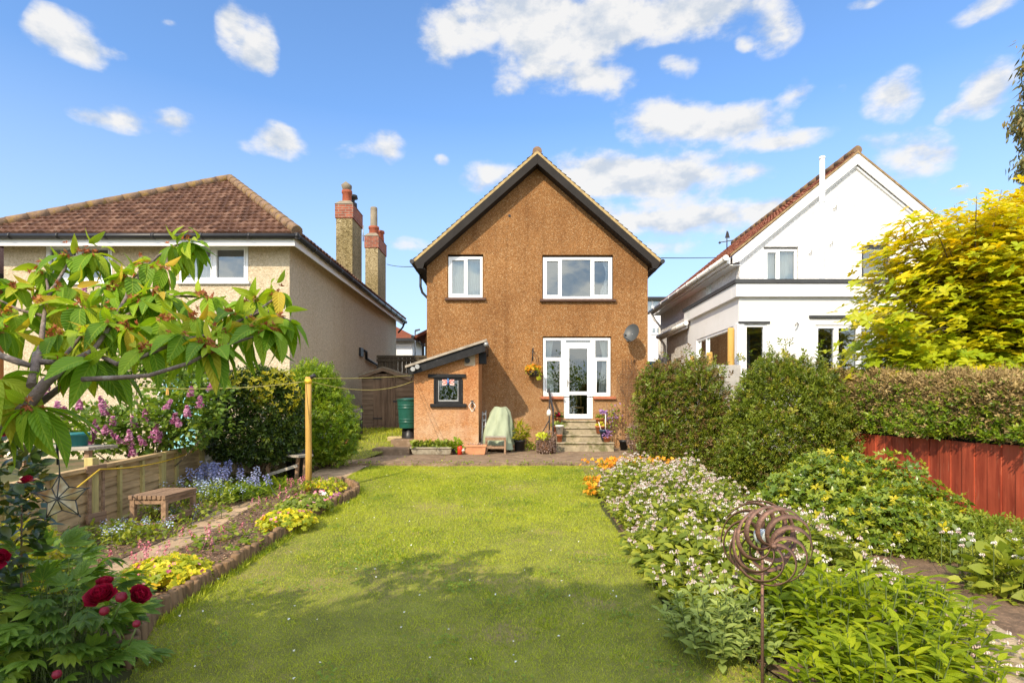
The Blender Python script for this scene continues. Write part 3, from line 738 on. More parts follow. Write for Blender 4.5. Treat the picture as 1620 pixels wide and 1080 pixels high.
def tiles(name, mat, parent, e0, e1, up, rows, pitch, uL=lambda t: 0.0, uR=lambda t: 1.0, corr=0.025, lip=0.03, sub=4, seed=3):
    """Roof slope as rows of tiles: every tile its own small curved slab with a lip, and its own shade."""
    r = np.random.default_rng(seed)
    e0, e1, up = Vector(e0), Vector(e1), Vector(up); A = e1 - e0; W = A.length
    nrm = A.cross(up).normalized()
    if nrm.z < 0: nrm = -nrm
    vs, fs, rn = [], [], []
    prof = [corr * (1 - abs(2 * k / sub - 1) ** 1.5) for k in range(sub + 1)]
    for i in range(rows):
        t0, t1 = i / rows, min(1.0, (i + 1.12) / rows)
        a0, b0 = uL(t0), uR(t0); a1, b1 = uL(i / rows), uR(i / rows)
        am, bm = uL((i + 1) / rows), uR((i + 1) / rows)
        if b0 - a0 < 0.02: continue
        nt = max(1, int(round(W / pitch)))
        ph = 0.5 / nt if i % 2 else 0.0
        for k in range(-1, nt + 1):
            ua, ub = k / nt + ph, (k + 1) / nt + ph
            ca, cb = max(ua, min(a0, am)), min(ub, max(b0, bm))
            if cb - ca < 0.1 / nt: continue
            rv = r.random(); j = r.normal(0, .003); b = len(vs)
            for q in range(sub + 1):
                u = ca + (cb - ca) * q / sub
                ub0 = min(max(u, a0), b0); ub1 = min(max(u, am), bm)
                p0 = e0 + A * ub0 + up * t0; p1 = e0 + A * ub1 + up * t1
                vs += [p0 + nrm * (prof[q] + lip + j), p1 + nrm * (prof[q] * .9 + .004), p0 + nrm * (-.005)]
                rn += [rv] * 3
            for q in range(sub):
                x = b + q * 3; y = x + 3
                fs += [(x, y, y + 1, x + 1), (x + 2, y + 2, y, x)]
    org = origin(parent)
    me = bpy.data.meshes.new(name); me.from_pydata([tuple(p - org) for p in vs], [], fs)
    me.materials.append(mat); at = me.attributes.new('rnd', 'FLOAT', 'POINT'); at.data.foreach_set('value', np.array(rn, np.float32))
    me.update(); return link(name, me, parent)
def ridge(mb, p, q, r=0.11, n=None, m=0):
    p, q = Vector(p), Vector(q); L = (q - p).length; n = n or max(2, int(L / .42))
    for i in range(n):
        a = p + (q - p) * (i / n); b = p + (q - p) * ((i + 1.06) / n)
        mb.tube([a, b], [r * 1.05, r * .97], 10, m)
def gutter(mb, p, q, r=0.06, m=0, seg=None):
    p, q = Vector(p), Vector(q); mb.tube([p, q], r, 10, m)
    n = seg or max(2, int((q - p).length / .9))
    for i in range(n + 1):
        c = p + (q - p) * (i / n); d = (q - p).normalized() * .035
        mb.tube([c - d, c + d], r * 1.12, 10, m)

# ------------------------------------------------------------------ setting: ground, lawn bed, patio, paths
def sheet(name, pts, mat, dz=0.0, kind='structure', zf=None, label=None):
    mb = MB(); mb.poly([(x, y, (zf(x, y) if zf else gz(y)) + dz) for x, y in pts]); o = mb.build(name, mat); tag(o, kind=kind); return o
mb = MB(); rowsY = [-120, -20, 11.4, 30, 60, 120, 400, 1200]
for a, b in zip(rowsY[:-1], rowsY[1:]):
    za, zb = gz(max(a, -20)), gz(max(b, -20)); za -= .004 if a <= 11.4 else 0
    mb.poly([(-900, a, gz(max(a, -20)) - .02), (900, a, gz(max(a, -20)) - .02), (900, b, gz(max(b, -20)) - .02), (-900, b, gz(max(b, -20)) - .02)])
tag(mb.build('ground', M['ground']), kind='structure')
LAWN = [tuple(G(*p)[:2]) for p in [(205, 1075), (240, 990), (300, 948), (400, 882), (480, 832), (520, 808), (556, 792), (567, 783), (562, 774), (528, 768), (556, 750), (590, 736)]] + \
       [(Xp(590, 11.35), 11.37), (Xp(975, 11.35), 11.37), (1.75, 10.6), (1.25, 9.0), (1.15, 7.5), (1.15, 6.3), (1.15, 5.0), (1.1, 4.2), (1.35, 3.5), (1.6, 2.6), (1.6, 1.2), (-2.6, 1.2), (-2.6, 2.6)]
sheet('lawn', LAWN, M['lawnsoil'], .004)
# patio: a slab one kerb above the lawn, with a rough front edge
pat = MB(); px0, px1 = -3.35, 4.1
r_ = random.Random(4); xs = [px0 + (px1 - px0) * i / 26 for i in range(27)]
edge = [(x, 11.36 + r_.uniform(-.035, .035) + .03 * math.sin(x * 1.7), .52 + r_.uniform(-.012, .008)) for x in xs]
for a, b in zip(edge[:-1], edge[1:]):
    pat.poly([a, b, (b[0], 15.6, .53), (a[0], 15.6, .53)]); pat.poly([(a[0], a[1] - .012, .40), (b[0], b[1] - .012, .40), b, a])
tag(pat.build('patio', M['patio']), kind='structure')
PATH = [tuple(G(*p)[:2]) for p in [(-60, 1010), (120, 915), (260, 853), (330, 812), (400, 790), (450, 768), (500, 745), (545, 722)]] + [(-3.5, 12.6), (-3.0, 12.6), (-3.0, 11.30)] + \
       [tuple(G(*p)[:2]) for p in [(585, 735), (528, 767), (470, 778), (420, 793), (330, 848), (200, 925), (60, 1010)]]
sheet('garden_path', PATH, M['path'], .006, zf=lambda x, y: gz(y) + max(0, (y - 11.0)) * .03)
BED = [tuple(G(*p)[:2]) for p in [(60, 1010), (200, 923), (330, 846), (420, 791), (470, 776), (528, 766), (562, 774), (566, 783), (556, 791), (520, 806), (480, 830), (400, 880), (300, 946), (240, 986), (190, 1060)]]
sheet('flower_bed_soil', BED, M['soil'], .03)
sheet('fence_bed_soil', [tuple(G(*p)[:2]) for p in [(-260, 1030), (120, 917), (260, 855), (330, 813), (400, 791), (450, 769), (520, 732), (420, 722), (318, 766), (180, 828), (70, 880), (-120, 960)]], M['soil'], .014)
sheet('border_soil', [(1.3, 11.2), (1.28, 9), (1.2, 7.5), (1.2, 6.3), (1.2, 5.0), (1.15, 4.2), (1.4, 3.5), (1.65, 2.6), (5.0, 2.6), (5.05, 11.2)], M['soil'], .008)
sheet('side_path', [tuple(G(*p)[:2]) for p in [(1440, 935), (1500, 1100), (1560, 1250), (1950, 1250), (1700, 1075), (1560, 985), (1490, 938)]], M['path_grey'], .03)
# the passage between the houses climbs: a small lawn ramp, a kerb slab, a paved landing
mb = MB(); mb.poly([(-5.2, 12.3, .46), (-3.3, 12.3, .50), (-3.05, 13.2, .60), (-2.6, 16.8, 1.02), (-5.2, 16.8, 1.02)])
tag(mb.build('passage_lawn', M['lawnsoil']), kind='structure')
mb = MB(); mb.poly([(-5.2, 16.8, 1.02), (-2.4, 16.8, 1.02), (-2.4, 30, 1.1), (-5.2, 30, 1.1)])
tag(mb.build('passage_paving', M['patio']), kind='structure')
mb = MB(); mb.box(-3.32, -2.46, 13.25, 14.0, .40, .68); mb.box(-3.05, -2.46, 14.0, 16.6, .40, .84)
tag(mb.build('passage_step', M['patio'], bevel=.02), kind='structure')

# ------------------------------------------------------------------ the brown pebbledashed house
XL, XR, YF, RX, RZ = -2.39, 3.63, 15.5, 0.605, 8.46
h1 = thing('brown_house', 'tall brown pebbledashed house with dark gable boards and a white glazed back door', 'house', (.62, YF, .45))
fx = lambda p: Xp(p, YF)
fz = lambda p: Zp(p, YF)
O1 = (fx(708), fx(764.5), fz(471), fz(402)); O2 = (fx(858), fx(970), fz(473), fz(403))
DL, DR = fx(892), fx(938); O3 = (fx(858.5), fx(967), fz(627), fz(532)); O4 = (DL, DR, fz(662), fz(627))
w = MB(); mp = front(YF)
ap = 5.50 + (RX - XL) * .878
wall(w, mp, XL, XR, .40, ap, [O1, O2, O3, O4], planes=[(.878, -1, 5.50 - .878 * XL), (-.878, -1, 5.50 + .878 * XR)])
w.poly([(XL, YF, .4), (XL, 24.5, .4), (XL, 24.5, 5.4), (XL, YF, 5.4)]); w.poly([(XR, YF, .4), (XR, 24.5, .4), (XR, 24.5, 5.4), (XR, YF, 5.4)])
w.poly([(XL, 24.5, .4), (XR, 24.5, .4), (XR, 24.5, 5.4), (RX, 24.5, ap), (XL, 24.5, 5.4)])
w.build('wall', M['pebble'], h1)
rf = MB(); YV = 15.2; EL, ER, EZ = -2.69, 3.90, 5.56
for ex in (EL, ER):
    s = 1 if ex > RX else -1
    rf.prism([(ex, YV + .01, EZ), (RX, YV + .01, RZ), (RX, YV + .01, RZ - .10), (ex, YV + .01, EZ - .10)], (0, 9.4, 0))
roof1 = rf.build('roof', M['tile_mid'], h1)
for ex, sd in ((EL, 1), (ER, 2)):
    tiles('tile_courses', M['tile_mid'], roof1, (ex, YV - .02, EZ + .01), (ex, 24.6, EZ + .01), (RX - ex, 0, RZ - EZ), 26, .25, corr=.0, lip=.035, sub=1, seed=sd)
rg = MB(); ridge(rg, (RX, YV - .03, RZ + .0), (RX, 24.6, RZ + .0), .12); rg.build('ridge_tile', M['ridge'], roof1)
vg = MB()
for ex in (EL, ER): vg.prism([(ex, YV - .035, EZ + .01), (RX, YV - .035, RZ + .01), (RX, YV - .035, RZ - .075), (ex, YV - .035, EZ - .075)], (0, .04, 0))
vg.build('verge', pm('sandy verge mortar', (.40, .29, .13), .9, .4, 9, .5, 40), roof1)
bb = MB()
bb.prism([(EL + .02, YV - .06, EZ - .08), (RX, YV - .06, RZ - .08), (RX, YV - .06, RZ - .345), (XL - .01, YV - .06, EZ - .085), (XL - .05, YV - .06, EZ - .235), (EL + .10, YV - .06, EZ - .235)], (0, .035, 0))
bb.prism([(ER - .02, YV - .062, EZ - .08), (RX + .002, YV - .062, RZ - .08), (RX + .002, YV - .062, RZ - .345), (XR + .01, YV - .062, EZ - .085), (XR + .05, YV - .062, EZ - .235), (ER - .10, YV - .062, EZ - .235)], (0, .035, 0))
bb.build('bargeboard', M['bargeboard'], h1)
so = MB()
for a, b in ((EL + .1, XL), (XR, ER - .1)): so.box(min(a, b), max(a, b), YV - .02, 24.4, EZ - .25, EZ - .22)
for ex, s in ((XL, -1), (XR, 1)):   # sloping soffit between board and wall
    so.prism([(ex, YV - .02, EZ - .10), (RX, YV - .02, RZ - .335), (RX, YV - .02, RZ - .31), (ex, YV - .02, EZ - .075)], (0, .30, 0))
so.build('soffit', M['bargeboard'], h1)
gt = MB(); gutter(gt, (EL - .04, YV - .05, EZ - .05), (EL - .04, 24.4, EZ - .08), .055); gt.build('gutter', M['black_plastic'], h1); gt = MB(); gutter(gt, (ER + .04, YV - .05, EZ - .05), (ER + .04, 24.4, EZ - .08), .055)
gt.build('gutter', M['black_plastic'], h1)
dp = MB(); dp.tube([(EL - .02, 16.4, EZ - .1), (EL - .02, 16.4, EZ - .45), (EL + .03, 16.4, EZ - .62), (XL - .06, 16.4, EZ - .85), (XL - .06, 16.4, 3.2)], .036, 8)
dp.build('downpipe', M['black_plastic'], h1)
wing = MB(); wing.box(-3.55, -2.40, 22.6, 24.3, .5, 4.45); wing.build('rear_wing', M['pebble'], h1)
wing = MB(); wing.prism([(-3.95, 22.3, 4.42), (-2.40, 22.3, 5.2), (-2.40, 22.3, 5.05), (-3.95, 22.3, 4.30)], (0, 2.1, 0)); wing.build('rear_roof', M['tile_right'], h1)
wing = MB(); gutter(wing, (-3.98, 22.25, 4.38), (-3.98, 24.4, 4.38), .06); wing.tube([(-3.82, 22.5, 4.3), (-3.62, 22.5, 4.05), (-3.62, 22.5, 1.0)], .05); wing.build('rear_gutter', M['black_plastic'], h1)
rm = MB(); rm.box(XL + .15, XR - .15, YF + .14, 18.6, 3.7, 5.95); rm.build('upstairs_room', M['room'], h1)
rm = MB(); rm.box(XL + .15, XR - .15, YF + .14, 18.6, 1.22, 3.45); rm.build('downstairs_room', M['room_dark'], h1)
# the front of each room box must be open: drop the face that lies against the wall
for o in h1.children:
    if o.name.startswith(('upstairs_room', 'downstairs_room')):
        import bmesh
        bm = bmesh.new(); bm.from_mesh(o.data); bm.faces.ensure_lookup_table()
        fr = [f for f in bm.faces if all(abs(v.co.y + o.location.y - .14) < .01 for v in f.verts)]
        bmesh.ops.delete(bm, geom=fr, context='FACES'); bm.to_mesh(o.data); bm.free()
def mid(a, b, t): return a + (b - a) * t
u0, u1, a0, a1 = O1
wv = fx(737.5)
win = window(h1, mp, u0 + .02, u1 - .02, a0 + .015, a1 - .06, [wv], sash=[(u0 + .09, wv - .03, a0 + .085, a1 - .13)], fw=.065)
curtain(win, mp, u0 + .05, u1 - .05, a0, a1 - .06, -.22, 16, .012, 'net')
u0, u1, b0, b1 = O2
v1, v2 = fx(887), fx(936.5)
win = window(h1, mp, u0 + .02, u1 - .02, b0 + .015, b1 - .06, [v1, v2], sash=[(u0 + .09, v1 - .035, b0 + .085, b1 - .13), (v2 + .035, u1 - .09, b0 + .085, b1 - .13)], fw=.065)
curtain(win, mp, fx(951), u1 - .05, b0, b1 - .06, -.2, 4, .02, 'curtain', taper=.55)
for (a, b, c), mt in (((O1[0] - .07, O1[1] + .07, O1[2]), 'sill'), ((O2[0] - .07, O2[1] + .07, O2[2]), 'sill'), ((O3[0] - .06, DL - .01, O3[2]), 'sill_red'), ((DR + .01, O3[1] + .12, O3[2]), 'sill_red')):
    sl = MB(); sl.prism([(a, YF - .09, c - .075), (a, YF - .09, c - .03), (a, YF + .02, c + .012), (a, YF + .02, c - .075)], (b - a, 0, 0)); sl.build('sill', M[mt], h1, bevel=.006)
# door set: two side lights, transom, half glazed door
u0, u1, c0, c1 = O3; hz = fz(567)
for (a, b) in ((u0 + .015, DL - .005), (DR + .005, u1 - .015)):
    win = window(h1, mp, a, b, c0 + .01, c1 - .04, [], [(a, b, hz)], fw=.065, pane='glass_low', sash=[(a + .07, b - .07, c0 + .075, hz - .03)], mw=.07)
    left = a < DL - .1
    if left: curtain(win, mp, a + .06, a + .30, fz(625), c1 - .05, -.2, 5, .02, 'curtain', taper=-.3)
    else: curtain(win, mp, b - .30, b - .05, fz(625), c1 - .05, -.2, 5, .02, 'curtain', taper=.4)
fr = MB(); tz = fz(545.5)
fr.mbox(mp, DL, DL + .06, fz(662), c1 - .04, -.10, -.035); fr.mbox(mp, DR - .06, DR, fz(662), c1 - .04, -.10, -.035)
fr.mbox(mp, DL + .06, DR - .06, c1 - .10, c1 - .04, -.10, -.035); fr.mbox(mp, DL + .06, DR - .06, tz, tz + .07, -.10, -.035)
fr.mbox(mp, DL + .06, DR - .06, fz(662), fz(662) + .035, -.12, .03)
fo = fr.build('door_frame', M['upvc'], h1, bevel=.004)
p = MB(); p.poly([mp(DL + .05, tz + .05, -.08), mp(DR - .05, tz + .05, -.08), mp(DR - .05, c1 - .09, -.08), mp(DL + .05, c1 - .09, -.08)]); p.build('pane', M['glass'], fo)
dd = MB(); d0, d1 = DL + .065, DR - .065; z0, z1, zm0, zm1 = fz(662) + .04, tz - .005, fz(624.5), fz(619)
dd.mbox(mp, d0, d0 + .085, z0, z1, -.09, -.03); dd.mbox(mp, d1 - .085, d1, z0, z1, -.09, -.03)
dd.mbox(mp, d0 + .085, d1 - .085, z0, z0 + .085, -.09, -.03); dd.mbox(mp, d0 + .085, d1 - .085, z1 - .09, z1, -.09, -.03); dd.mbox(mp, d0 + .085, d1 - .085, zm0, zm1, -.09, -.03)
do = dd.build('door', M['upvc'], h1, bevel=.004)
for (wa, wb) in ((z0 + .07, zm0 + .01), (zm1 - .01, z1 - .08)):
    p = MB(); p.poly([mp(d0 + .07, wa, -.062), mp(d1 - .07, wa, -.062), mp(d1 - .07, wb, -.062), mp(d0 + .07, wb, -.062)]); p.build('pane', M['glass_low'], do)
hd = MB(); hd.mbox(mp, d0 + .025, d0 + .055, fz(606) - .1, fz(606) + .1, -.03, -.018); hd.tube([mp(d0 + .04, fz(604), -.02), mp(d0 + .04, fz(604), .025), mp(d0 + .16, fz(603.5), .03)], .011)
hd.build('handle', M['galv'], do)
vt = MB(); c = P(806, 341.5, YF); vt.lathe(c + Vector((0, 0, 0)), [(.0, 0), (.03, 0)], 12); vt.tube([c + Vector((0, .03, 0)), c + Vector((0, -.02, 0))], .035, 12); vt.build('vent', M['black_plastic'], h1)
cat = thing('cane_chair', 'tan cane chair seen through the lower pane of the white back door', 'chair', (fx(917), 15.95, 1.22))
cx_ = fx(917)
for sx in (-.13, .13):
    cb = MB(); cb.tube([(cx_ + sx * 1.1, 15.9, 1.22), (cx_ + sx, 15.92, 1.62)], .022); cb.build('leg', M['cat'], cat); cb = MB(); cb.tube([(cx_ + sx, 16.3, 1.22), (cx_ + sx, 16.28, 1.62)], .022); cb.build('leg', M['cat'], cat)
cb = MB(); cb.box(cx_ - .17, cx_ + .17, 15.88, 16.32, 1.60, 1.65); cb.build('seat', M['cat'], cat, bevel=.02)
cb = MB(); cb.tube([(cx_ - .14, 16.3, 1.62), (cx_ - .12, 16.34, 1.98), (cx_, 16.35, 2.06), (cx_ + .12, 16.34, 1.98), (cx_ + .14, 16.3, 1.62)], .022); cb.tube([(cx_, 16.33, 1.62), (cx_, 16.35, 2.05)], .018); cb.build('backrest', M['cat'], cat)

# ------------------------------------------------------------------ lean-to
YL = 13.9
lt = thing('lean_to_shed', 'orange rendered lean-to with black fascia and black framed small window', 'outhouse', (-1.67, YL, .5))
x0, x1 = Xp(655, YL), Xp(757, YL); mpL = front(YL)
rl = lambda x: 2.64 + (x - Xp(645, 13.7)) * (3.25 - 2.64) / (Xp(768, 13.7) - Xp(645, 13.7))
H = (Xp(689, YL), Xp(729.5, YL), Zp(638.5, YL), Zp(597, YL))
lw = MB(); wall(lw, mpL, x0, x1, .45, rl(x0) - .16, [H], rev=.10)
lw.poly([mpL(x0, rl(x0) - .16, 0), mpL(x1, rl(x0) - .16, 0), mpL(x1, rl(x1) - .10, 0)])
for x in (x0, x1): lw.poly([(x, YL, .45), (x, YF - .003, .45), (x, YF - .003, rl(x) - .10), (x, YL, rl(x) - .10)])
lw.build('wall', M['render'], lt)
xa, xb = Xp(645, 13.7), Xp(768, 13.7)
rr = MB(); n = 40
for i in range(n):   # corrugated sheet laid over the rafters
    y0, y1 = 13.62 + (15.48 - 13.62) * i / n, 13.62 + (15.48 - 13.62) * (i + 1) / n
    z = lambda y: .02 * math.sin((y - 13.62) * 2 * math.pi / .15)
    rr.add([(xa - .05, y0, rl(xa - .05) + z(y0)), (xb + .03, y0, rl(xb + .03) + z(y0)), (xb + .03, y1, rl(xb + .03) + z(y1)), (xa - .05, y1, rl(xa - .05) + z(y1))], [(0, 1, 2, 3)], 0, True)
rr.prism([(xa - .05, 13.62, rl(xa - .05) + .012), (xb + .03, 13.62, rl(xb + .03) + .012), (xb + .03, 13.62, rl(xb + .03) - .045), (xa - .05, 13.62, rl(xa - .05) - .045)], (0, .05, 0))
rr.build('roof', pm('grey fibre cement', (.34, .29, .23), .9, .35, 6, .6, 30), lt)
fa = MB(); fa.prism([(xa, 13.67, rl(xa) - .05), (xb, 13.67, rl(xb) - .05), (xb, 13.67, rl(xb) - .27), (xa + .02, 13.67, rl(xa) - .25)], (0, .03, 0))
fa.box(xb - .045, xb - .01, 13.70, 15.48, rl(xb) - .24, rl(xb) - .055); fa.build('fascia', M['black_paint'], lt)
rt = MB()
for px in (654, 661): rt.tube([(Xp(px, 13.66), 13.70, rl(Xp(px, 13.66)) - .14 + (.02 if px > 660 else 0)), (Xp(px, 13.66), 13.57, rl(Xp(px, 13.66)) - .14 + (.02 if px > 660 else 0))], .055, 12)
rt.build('rafter_end', M['galv'], lt)
wd = window(lt, mpL, H[0] + .01, H[1] - .01, H[2] + .005, H[3] - .01, fw=.055, frame='black_paint', pane='glass_low', d0=-.08, d1=.01)
ib = MB(); a, b, c, d = H
for q in ((a + .068, a + .085, c + .06, d - .07), (b - .085, b - .068, c + .06, d - .07), (a + .085, b - .085, c + .06, c + .095)): ib.mbox(mpL, q[0], q[1], q[2], q[3], -.03, .004)
ib.build('inner_frame', M['galv'], wd)
tr = MB(); tr.mbox(mpL, Xp(677.5, YL), Xp(737, YL), d - .005, d + .085, -.01, .055); tr.mbox(mpL, Xp(686, YL), Xp(731, YL), d - .045, d - .006, -.01, .03)
tr.mbox(mpL, Xp(681, YL), Xp(738, YL), c - .085, c + .004, -.01, .075); tr.mbox(mpL, a - .045, a + .008, c + .006, d - .047, -.005, .02); tr.mbox(mpL, b - .008, b + .045, c + .006, d - .047, -.005, .02)
tr.build('window_surround', M['black_paint'], lt, bevel=.012)
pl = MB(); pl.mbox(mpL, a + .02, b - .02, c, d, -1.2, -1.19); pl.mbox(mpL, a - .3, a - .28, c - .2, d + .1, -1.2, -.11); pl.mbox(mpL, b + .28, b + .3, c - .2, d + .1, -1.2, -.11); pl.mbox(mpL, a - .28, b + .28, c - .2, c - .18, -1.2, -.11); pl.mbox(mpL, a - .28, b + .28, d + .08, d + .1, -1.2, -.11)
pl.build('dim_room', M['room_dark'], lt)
vp = MB(); c = P(739.5, 569.5, YL); vp.tube([c + Vector((0, .05, 0)), c + Vector((0, -.07, -.015))], .065, 14); vp.build('vent_pipe', M['black_plastic'], lt)
vp = MB(); vp.mbox(mpL, c.x - .075, c.x + .19, c.z - .14, c.z + .14, -.01, .006); ob = vp.build('render_patch', pm('bare mortar', (.46, .37, .26), .95, .3, 12, .5), lt, bevel=.005)
bx = MB(); q = P(765, 567, 13.95); bx.box(x1 + .002, x1 + .19, 13.93, 14.10, q.z - .13, q.z + .15); bx.build('meter_box', M['black_paint'], lt, bevel=.01)
lm = MB(); q = P(769, 545, 13.66); lm.lathe(q, [(.0, -.05), (.045, -.04), (.06, 0), (.05, .05), (.0, .06)], 12); lm.build('lamp', M['galv'], lt)
tp = MB(); q = P(747, 641, YL); tp.tube([q + Vector((0, 0, 0)), q + Vector((0, -.09, 0)), q + Vector((0, -.10, -.05))], .018); tp.tube([q + Vector((0, -.05, 0)), q + Vector((0, -.05, .11))], .014); tp.tube([q + Vector((-.04, -.05, .11)), q + Vector((.04, -.05, .11))], .012)
tp.build('tap', M['iron'], lt)
dm = MB(); q = P(747, 642, YL)
for s0, s1 in (((-.085, 0), (0, -.14)), ((0, -.14), (.085, 0)), ((.085, 0), (0, .12)), ((0, .12), (-.085, 0))):
    dm.bar(q + Vector((s0[0], -.004, s0[1])), q + Vector((s1[0], -.004, s1[1])), .008, .016)
dm.build('chalk_diamond', M['whitepot'], lt)
# butterfly hung behind the glass
bf = thing('butterfly_ornament', 'small pink and blue butterfly hung inside the black framed window', 'ornament', P(709, 604, YL - .02))
q = P(709, 604, YL - .012)
def wing_(s, up):
    return [(q.x + s * .012, q.y, q.z), (q.x + s * .05, q.y, q.z + up * .075), (q.x + s * .145, q.y, q.z + up * .085), (q.x + s * .15, q.y, q.z + up * .02), (q.x + s * .10, q.y, q.z)]
for s in (-1, 1):
    for up in (1, -1):
        k = MB(); k.prism(wing_(s, up), (0, .004, 0)); w_ = k.build('wing', pm('pale pink enamel', (.80, .55, .50), .4, .1, 5, 0), bf)
        for t in (.35, .75): 
            kk = MB(); kk.bar((q.x + s * .02, q.y - .003, q.z + up * .015 * t), (q.x + s * .135, q.y - .003, q.z + up * .09 * t), .004, .010); kk.build('stripe', M['redplastic'], w_)
k = MB(); k.tube([(q.x, q.y - .008, q.z - .075), (q.x, q.y - .008, q.z + .085)], [.014, .02], 8); k.lathe((q.x, q.y - .01, q.z), [(0, -.04), (.038, 0), (0, .04)], 10)
k.build('body', pm('blue enamel', (.10, .22, .50), .4, .1, 5, 0), bf)

# ------------------------------------------------------------------ cream house on the left
LX0, LX1, LY0, LY1 = -11.85, -5.22, 13.2, 25.1
h2 = thing('cream_house', 'cream roughcast house with brown hipped roof and two tall chimneys', 'house', (-8.5, 13.2, .5))
A = lambda x: Xp(x, LY0)
W1 = (A(72), A(178), Zp(447, LY0), Zp(387.5, LY0)); W2 = (A(283), A(393), Zp(446, LY0), Zp(388, LY0))
w = MB(); mp2 = front(LY0); wall(w, mp2, LX0, LX1, .3, 5.46, [W1, W2], rev=.1)
w.poly([(LX1, LY0, .3), (LX1, LY1, .3), (LX1, LY1, 5.46), (LX1, LY0, 5.46)]); w.poly([(LX0, LY0, .3), (LX0, LY1, .3), (LX0, LY1, 5.46), (LX0, LY0, 5.46)]); w.poly([(LX0, LY1, .3), (LX1, LY1, .3), (LX1, LY1, 5.46), (LX0, LY1, 5.46)])
w.build('wall', M['cream'], h2)
for i, (u0, u1, a0, a1) in enumerate((W1, W2)):
    v = (u0 + u1) / 2
    win = window(h2, mp2, u0 + .01, u1 - .01, a0 + .01, a1 - .01, [v], sash=[(u0 + .07, v - .035, a0 + .07, a1 - .07), (v + .035, u1 - .07, a0 + .07, a1 - .07)], fw=.06, d0=-.07, d1=.0, mw=.09)
    k = MB(); k.mbox(mp2, u0 - .03, u1 + .03, a0 - .05, a0 + .008, -.05, .06); k.build('sill', M['upvc'], win)
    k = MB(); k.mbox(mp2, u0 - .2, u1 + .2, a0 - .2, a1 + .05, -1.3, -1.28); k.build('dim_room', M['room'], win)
    curtain(win, mp2, u0 + .04, u0 + (.62 if i else .5), a0, a1, -.2, 7, .02, 'curtain')
EX0, EX1, EY0, EY1, EZ2 = -12.35, -4.86, 12.72, 25.4, 5.52
HA, HB = Vector((-8.4, 16.8, 8.33)), Vector((-8.4, 21.4, 8.33))
rfm = MB()
for pts in (((EX0, EY0), (EX1, EY0), HA), ((EX1, EY0), (EX1, EY1), HB, HA), ((EX1, EY1), (EX0, EY1), HB), ((EX0, EY1), (EX0, EY0), HA, HB)):
    rfm.poly([(p[0], p[1], EZ2 - .02) if len(p) == 2 else (p[0], p[1], p[2] - .03) for p in pts])
rfm.box(EX0, EX1, EY0, EY1, EZ2 - .05, EZ2 - .03)
roof2 = rfm.build('roof', M['tile_left'], h2)
fr_ = (HA.x - EX0) / (EX1 - EX0)
tiles('front_tiles', M['tile_left'], roof2, (EX0, EY0, EZ2), (EX1, EY0, EZ2), (0, HA.y - EY0, HA.z - EZ2), 19, .155, lambda t: fr_ * t, lambda t: 1 - (1 - fr_) * t, corr=.030, lip=.035, sub=4)
sl_ = EY1 - EY0; fa_, fb_ = (HA.y - EY0) / sl_, (HB.y - EY0) / sl_
tiles('side_tiles', M['tile_left'], roof2, (EX1, EY0, EZ2), (EX1, EY1, EZ2), (HA.x - EX1, 0, HA.z - EZ2), 15, .225, lambda t: fa_ * t, lambda t: 1 - (1 - fb_) * t, corr=.045, lip=.035, sub=4, seed=8)
rg = MB(); ridge(rg, (EX0, EY0, EZ2 + .05), HA + Vector((0, 0, .05)), .12); ridge(rg, (EX1, EY0, EZ2 + .05), HA + Vector((0, 0, .05)), .12); ridge(rg, HA + Vector((0, 0, .05)), HB + Vector((0, 0, .05)), .12)
rg.build('ridge_tile', M['ridge'], roof2)
fc = MB(); fc.box(EX0 + .08, EX1 - .08, EY0 + .06, EY0 + .085, EZ2 - .26, EZ2 - .055); fc.box(EX1 - .105, EX1 - .08, EY0 + .085, EY1 - .1, EZ2 - .26, EZ2 - .055)
fc.box(EX0 + .08, EX1 - .105, EY0 + .085, LY0 + .02, EZ2 - .075, EZ2 - .057); fc.box(LX1 - .02, EX1 - .105, LY0 + .02, EY1 - .1, EZ2 - .075, EZ2 - .057)
fc.build('fascia', M['fascia_white'], h2)
gt = MB(); gutter(gt, (EX0, EY0 - .01, EZ2 - .06), (EX1 + .01, EY0 - .01, EZ2 - .06), .062, seg=7); gutter(gt, (EX1 + .0, EY0 - .01, EZ2 - .06), (EX1 + .0, EY1, EZ2 - .10), .062, seg=12)
gt.tube([(EX1, EY1 - .15, EZ2 - .1), (EX1 - .1, EY1 - .15, EZ2 - .35), (LX1 + .05, EY1 - .15, EZ2 - .6)], .04)
gt.build('gutter', M['black_plastic'], h2)
dpz = MB(); x = LX1 + .06
yy = lambda px: -x * F / (CX - px) * 1.0
ya, yb = LX1 / ((577 - CX) / F), LX1 / ((596 - CX) / F)
dpz.tube([(x, ya - .3, Zp(556, ya)), (x, ya, Zp(556, ya)), (x, ya, Zp(567, ya)), (x, yb, Zp(578, yb)), (x, yb, 1.0)], .045); dpz.box(LX1, LX1 + .07, ya - .75, ya - .40, Zp(566, ya), Zp(553, ya))
dpz.build('waste_pipe', M['black_plastic'], h2)
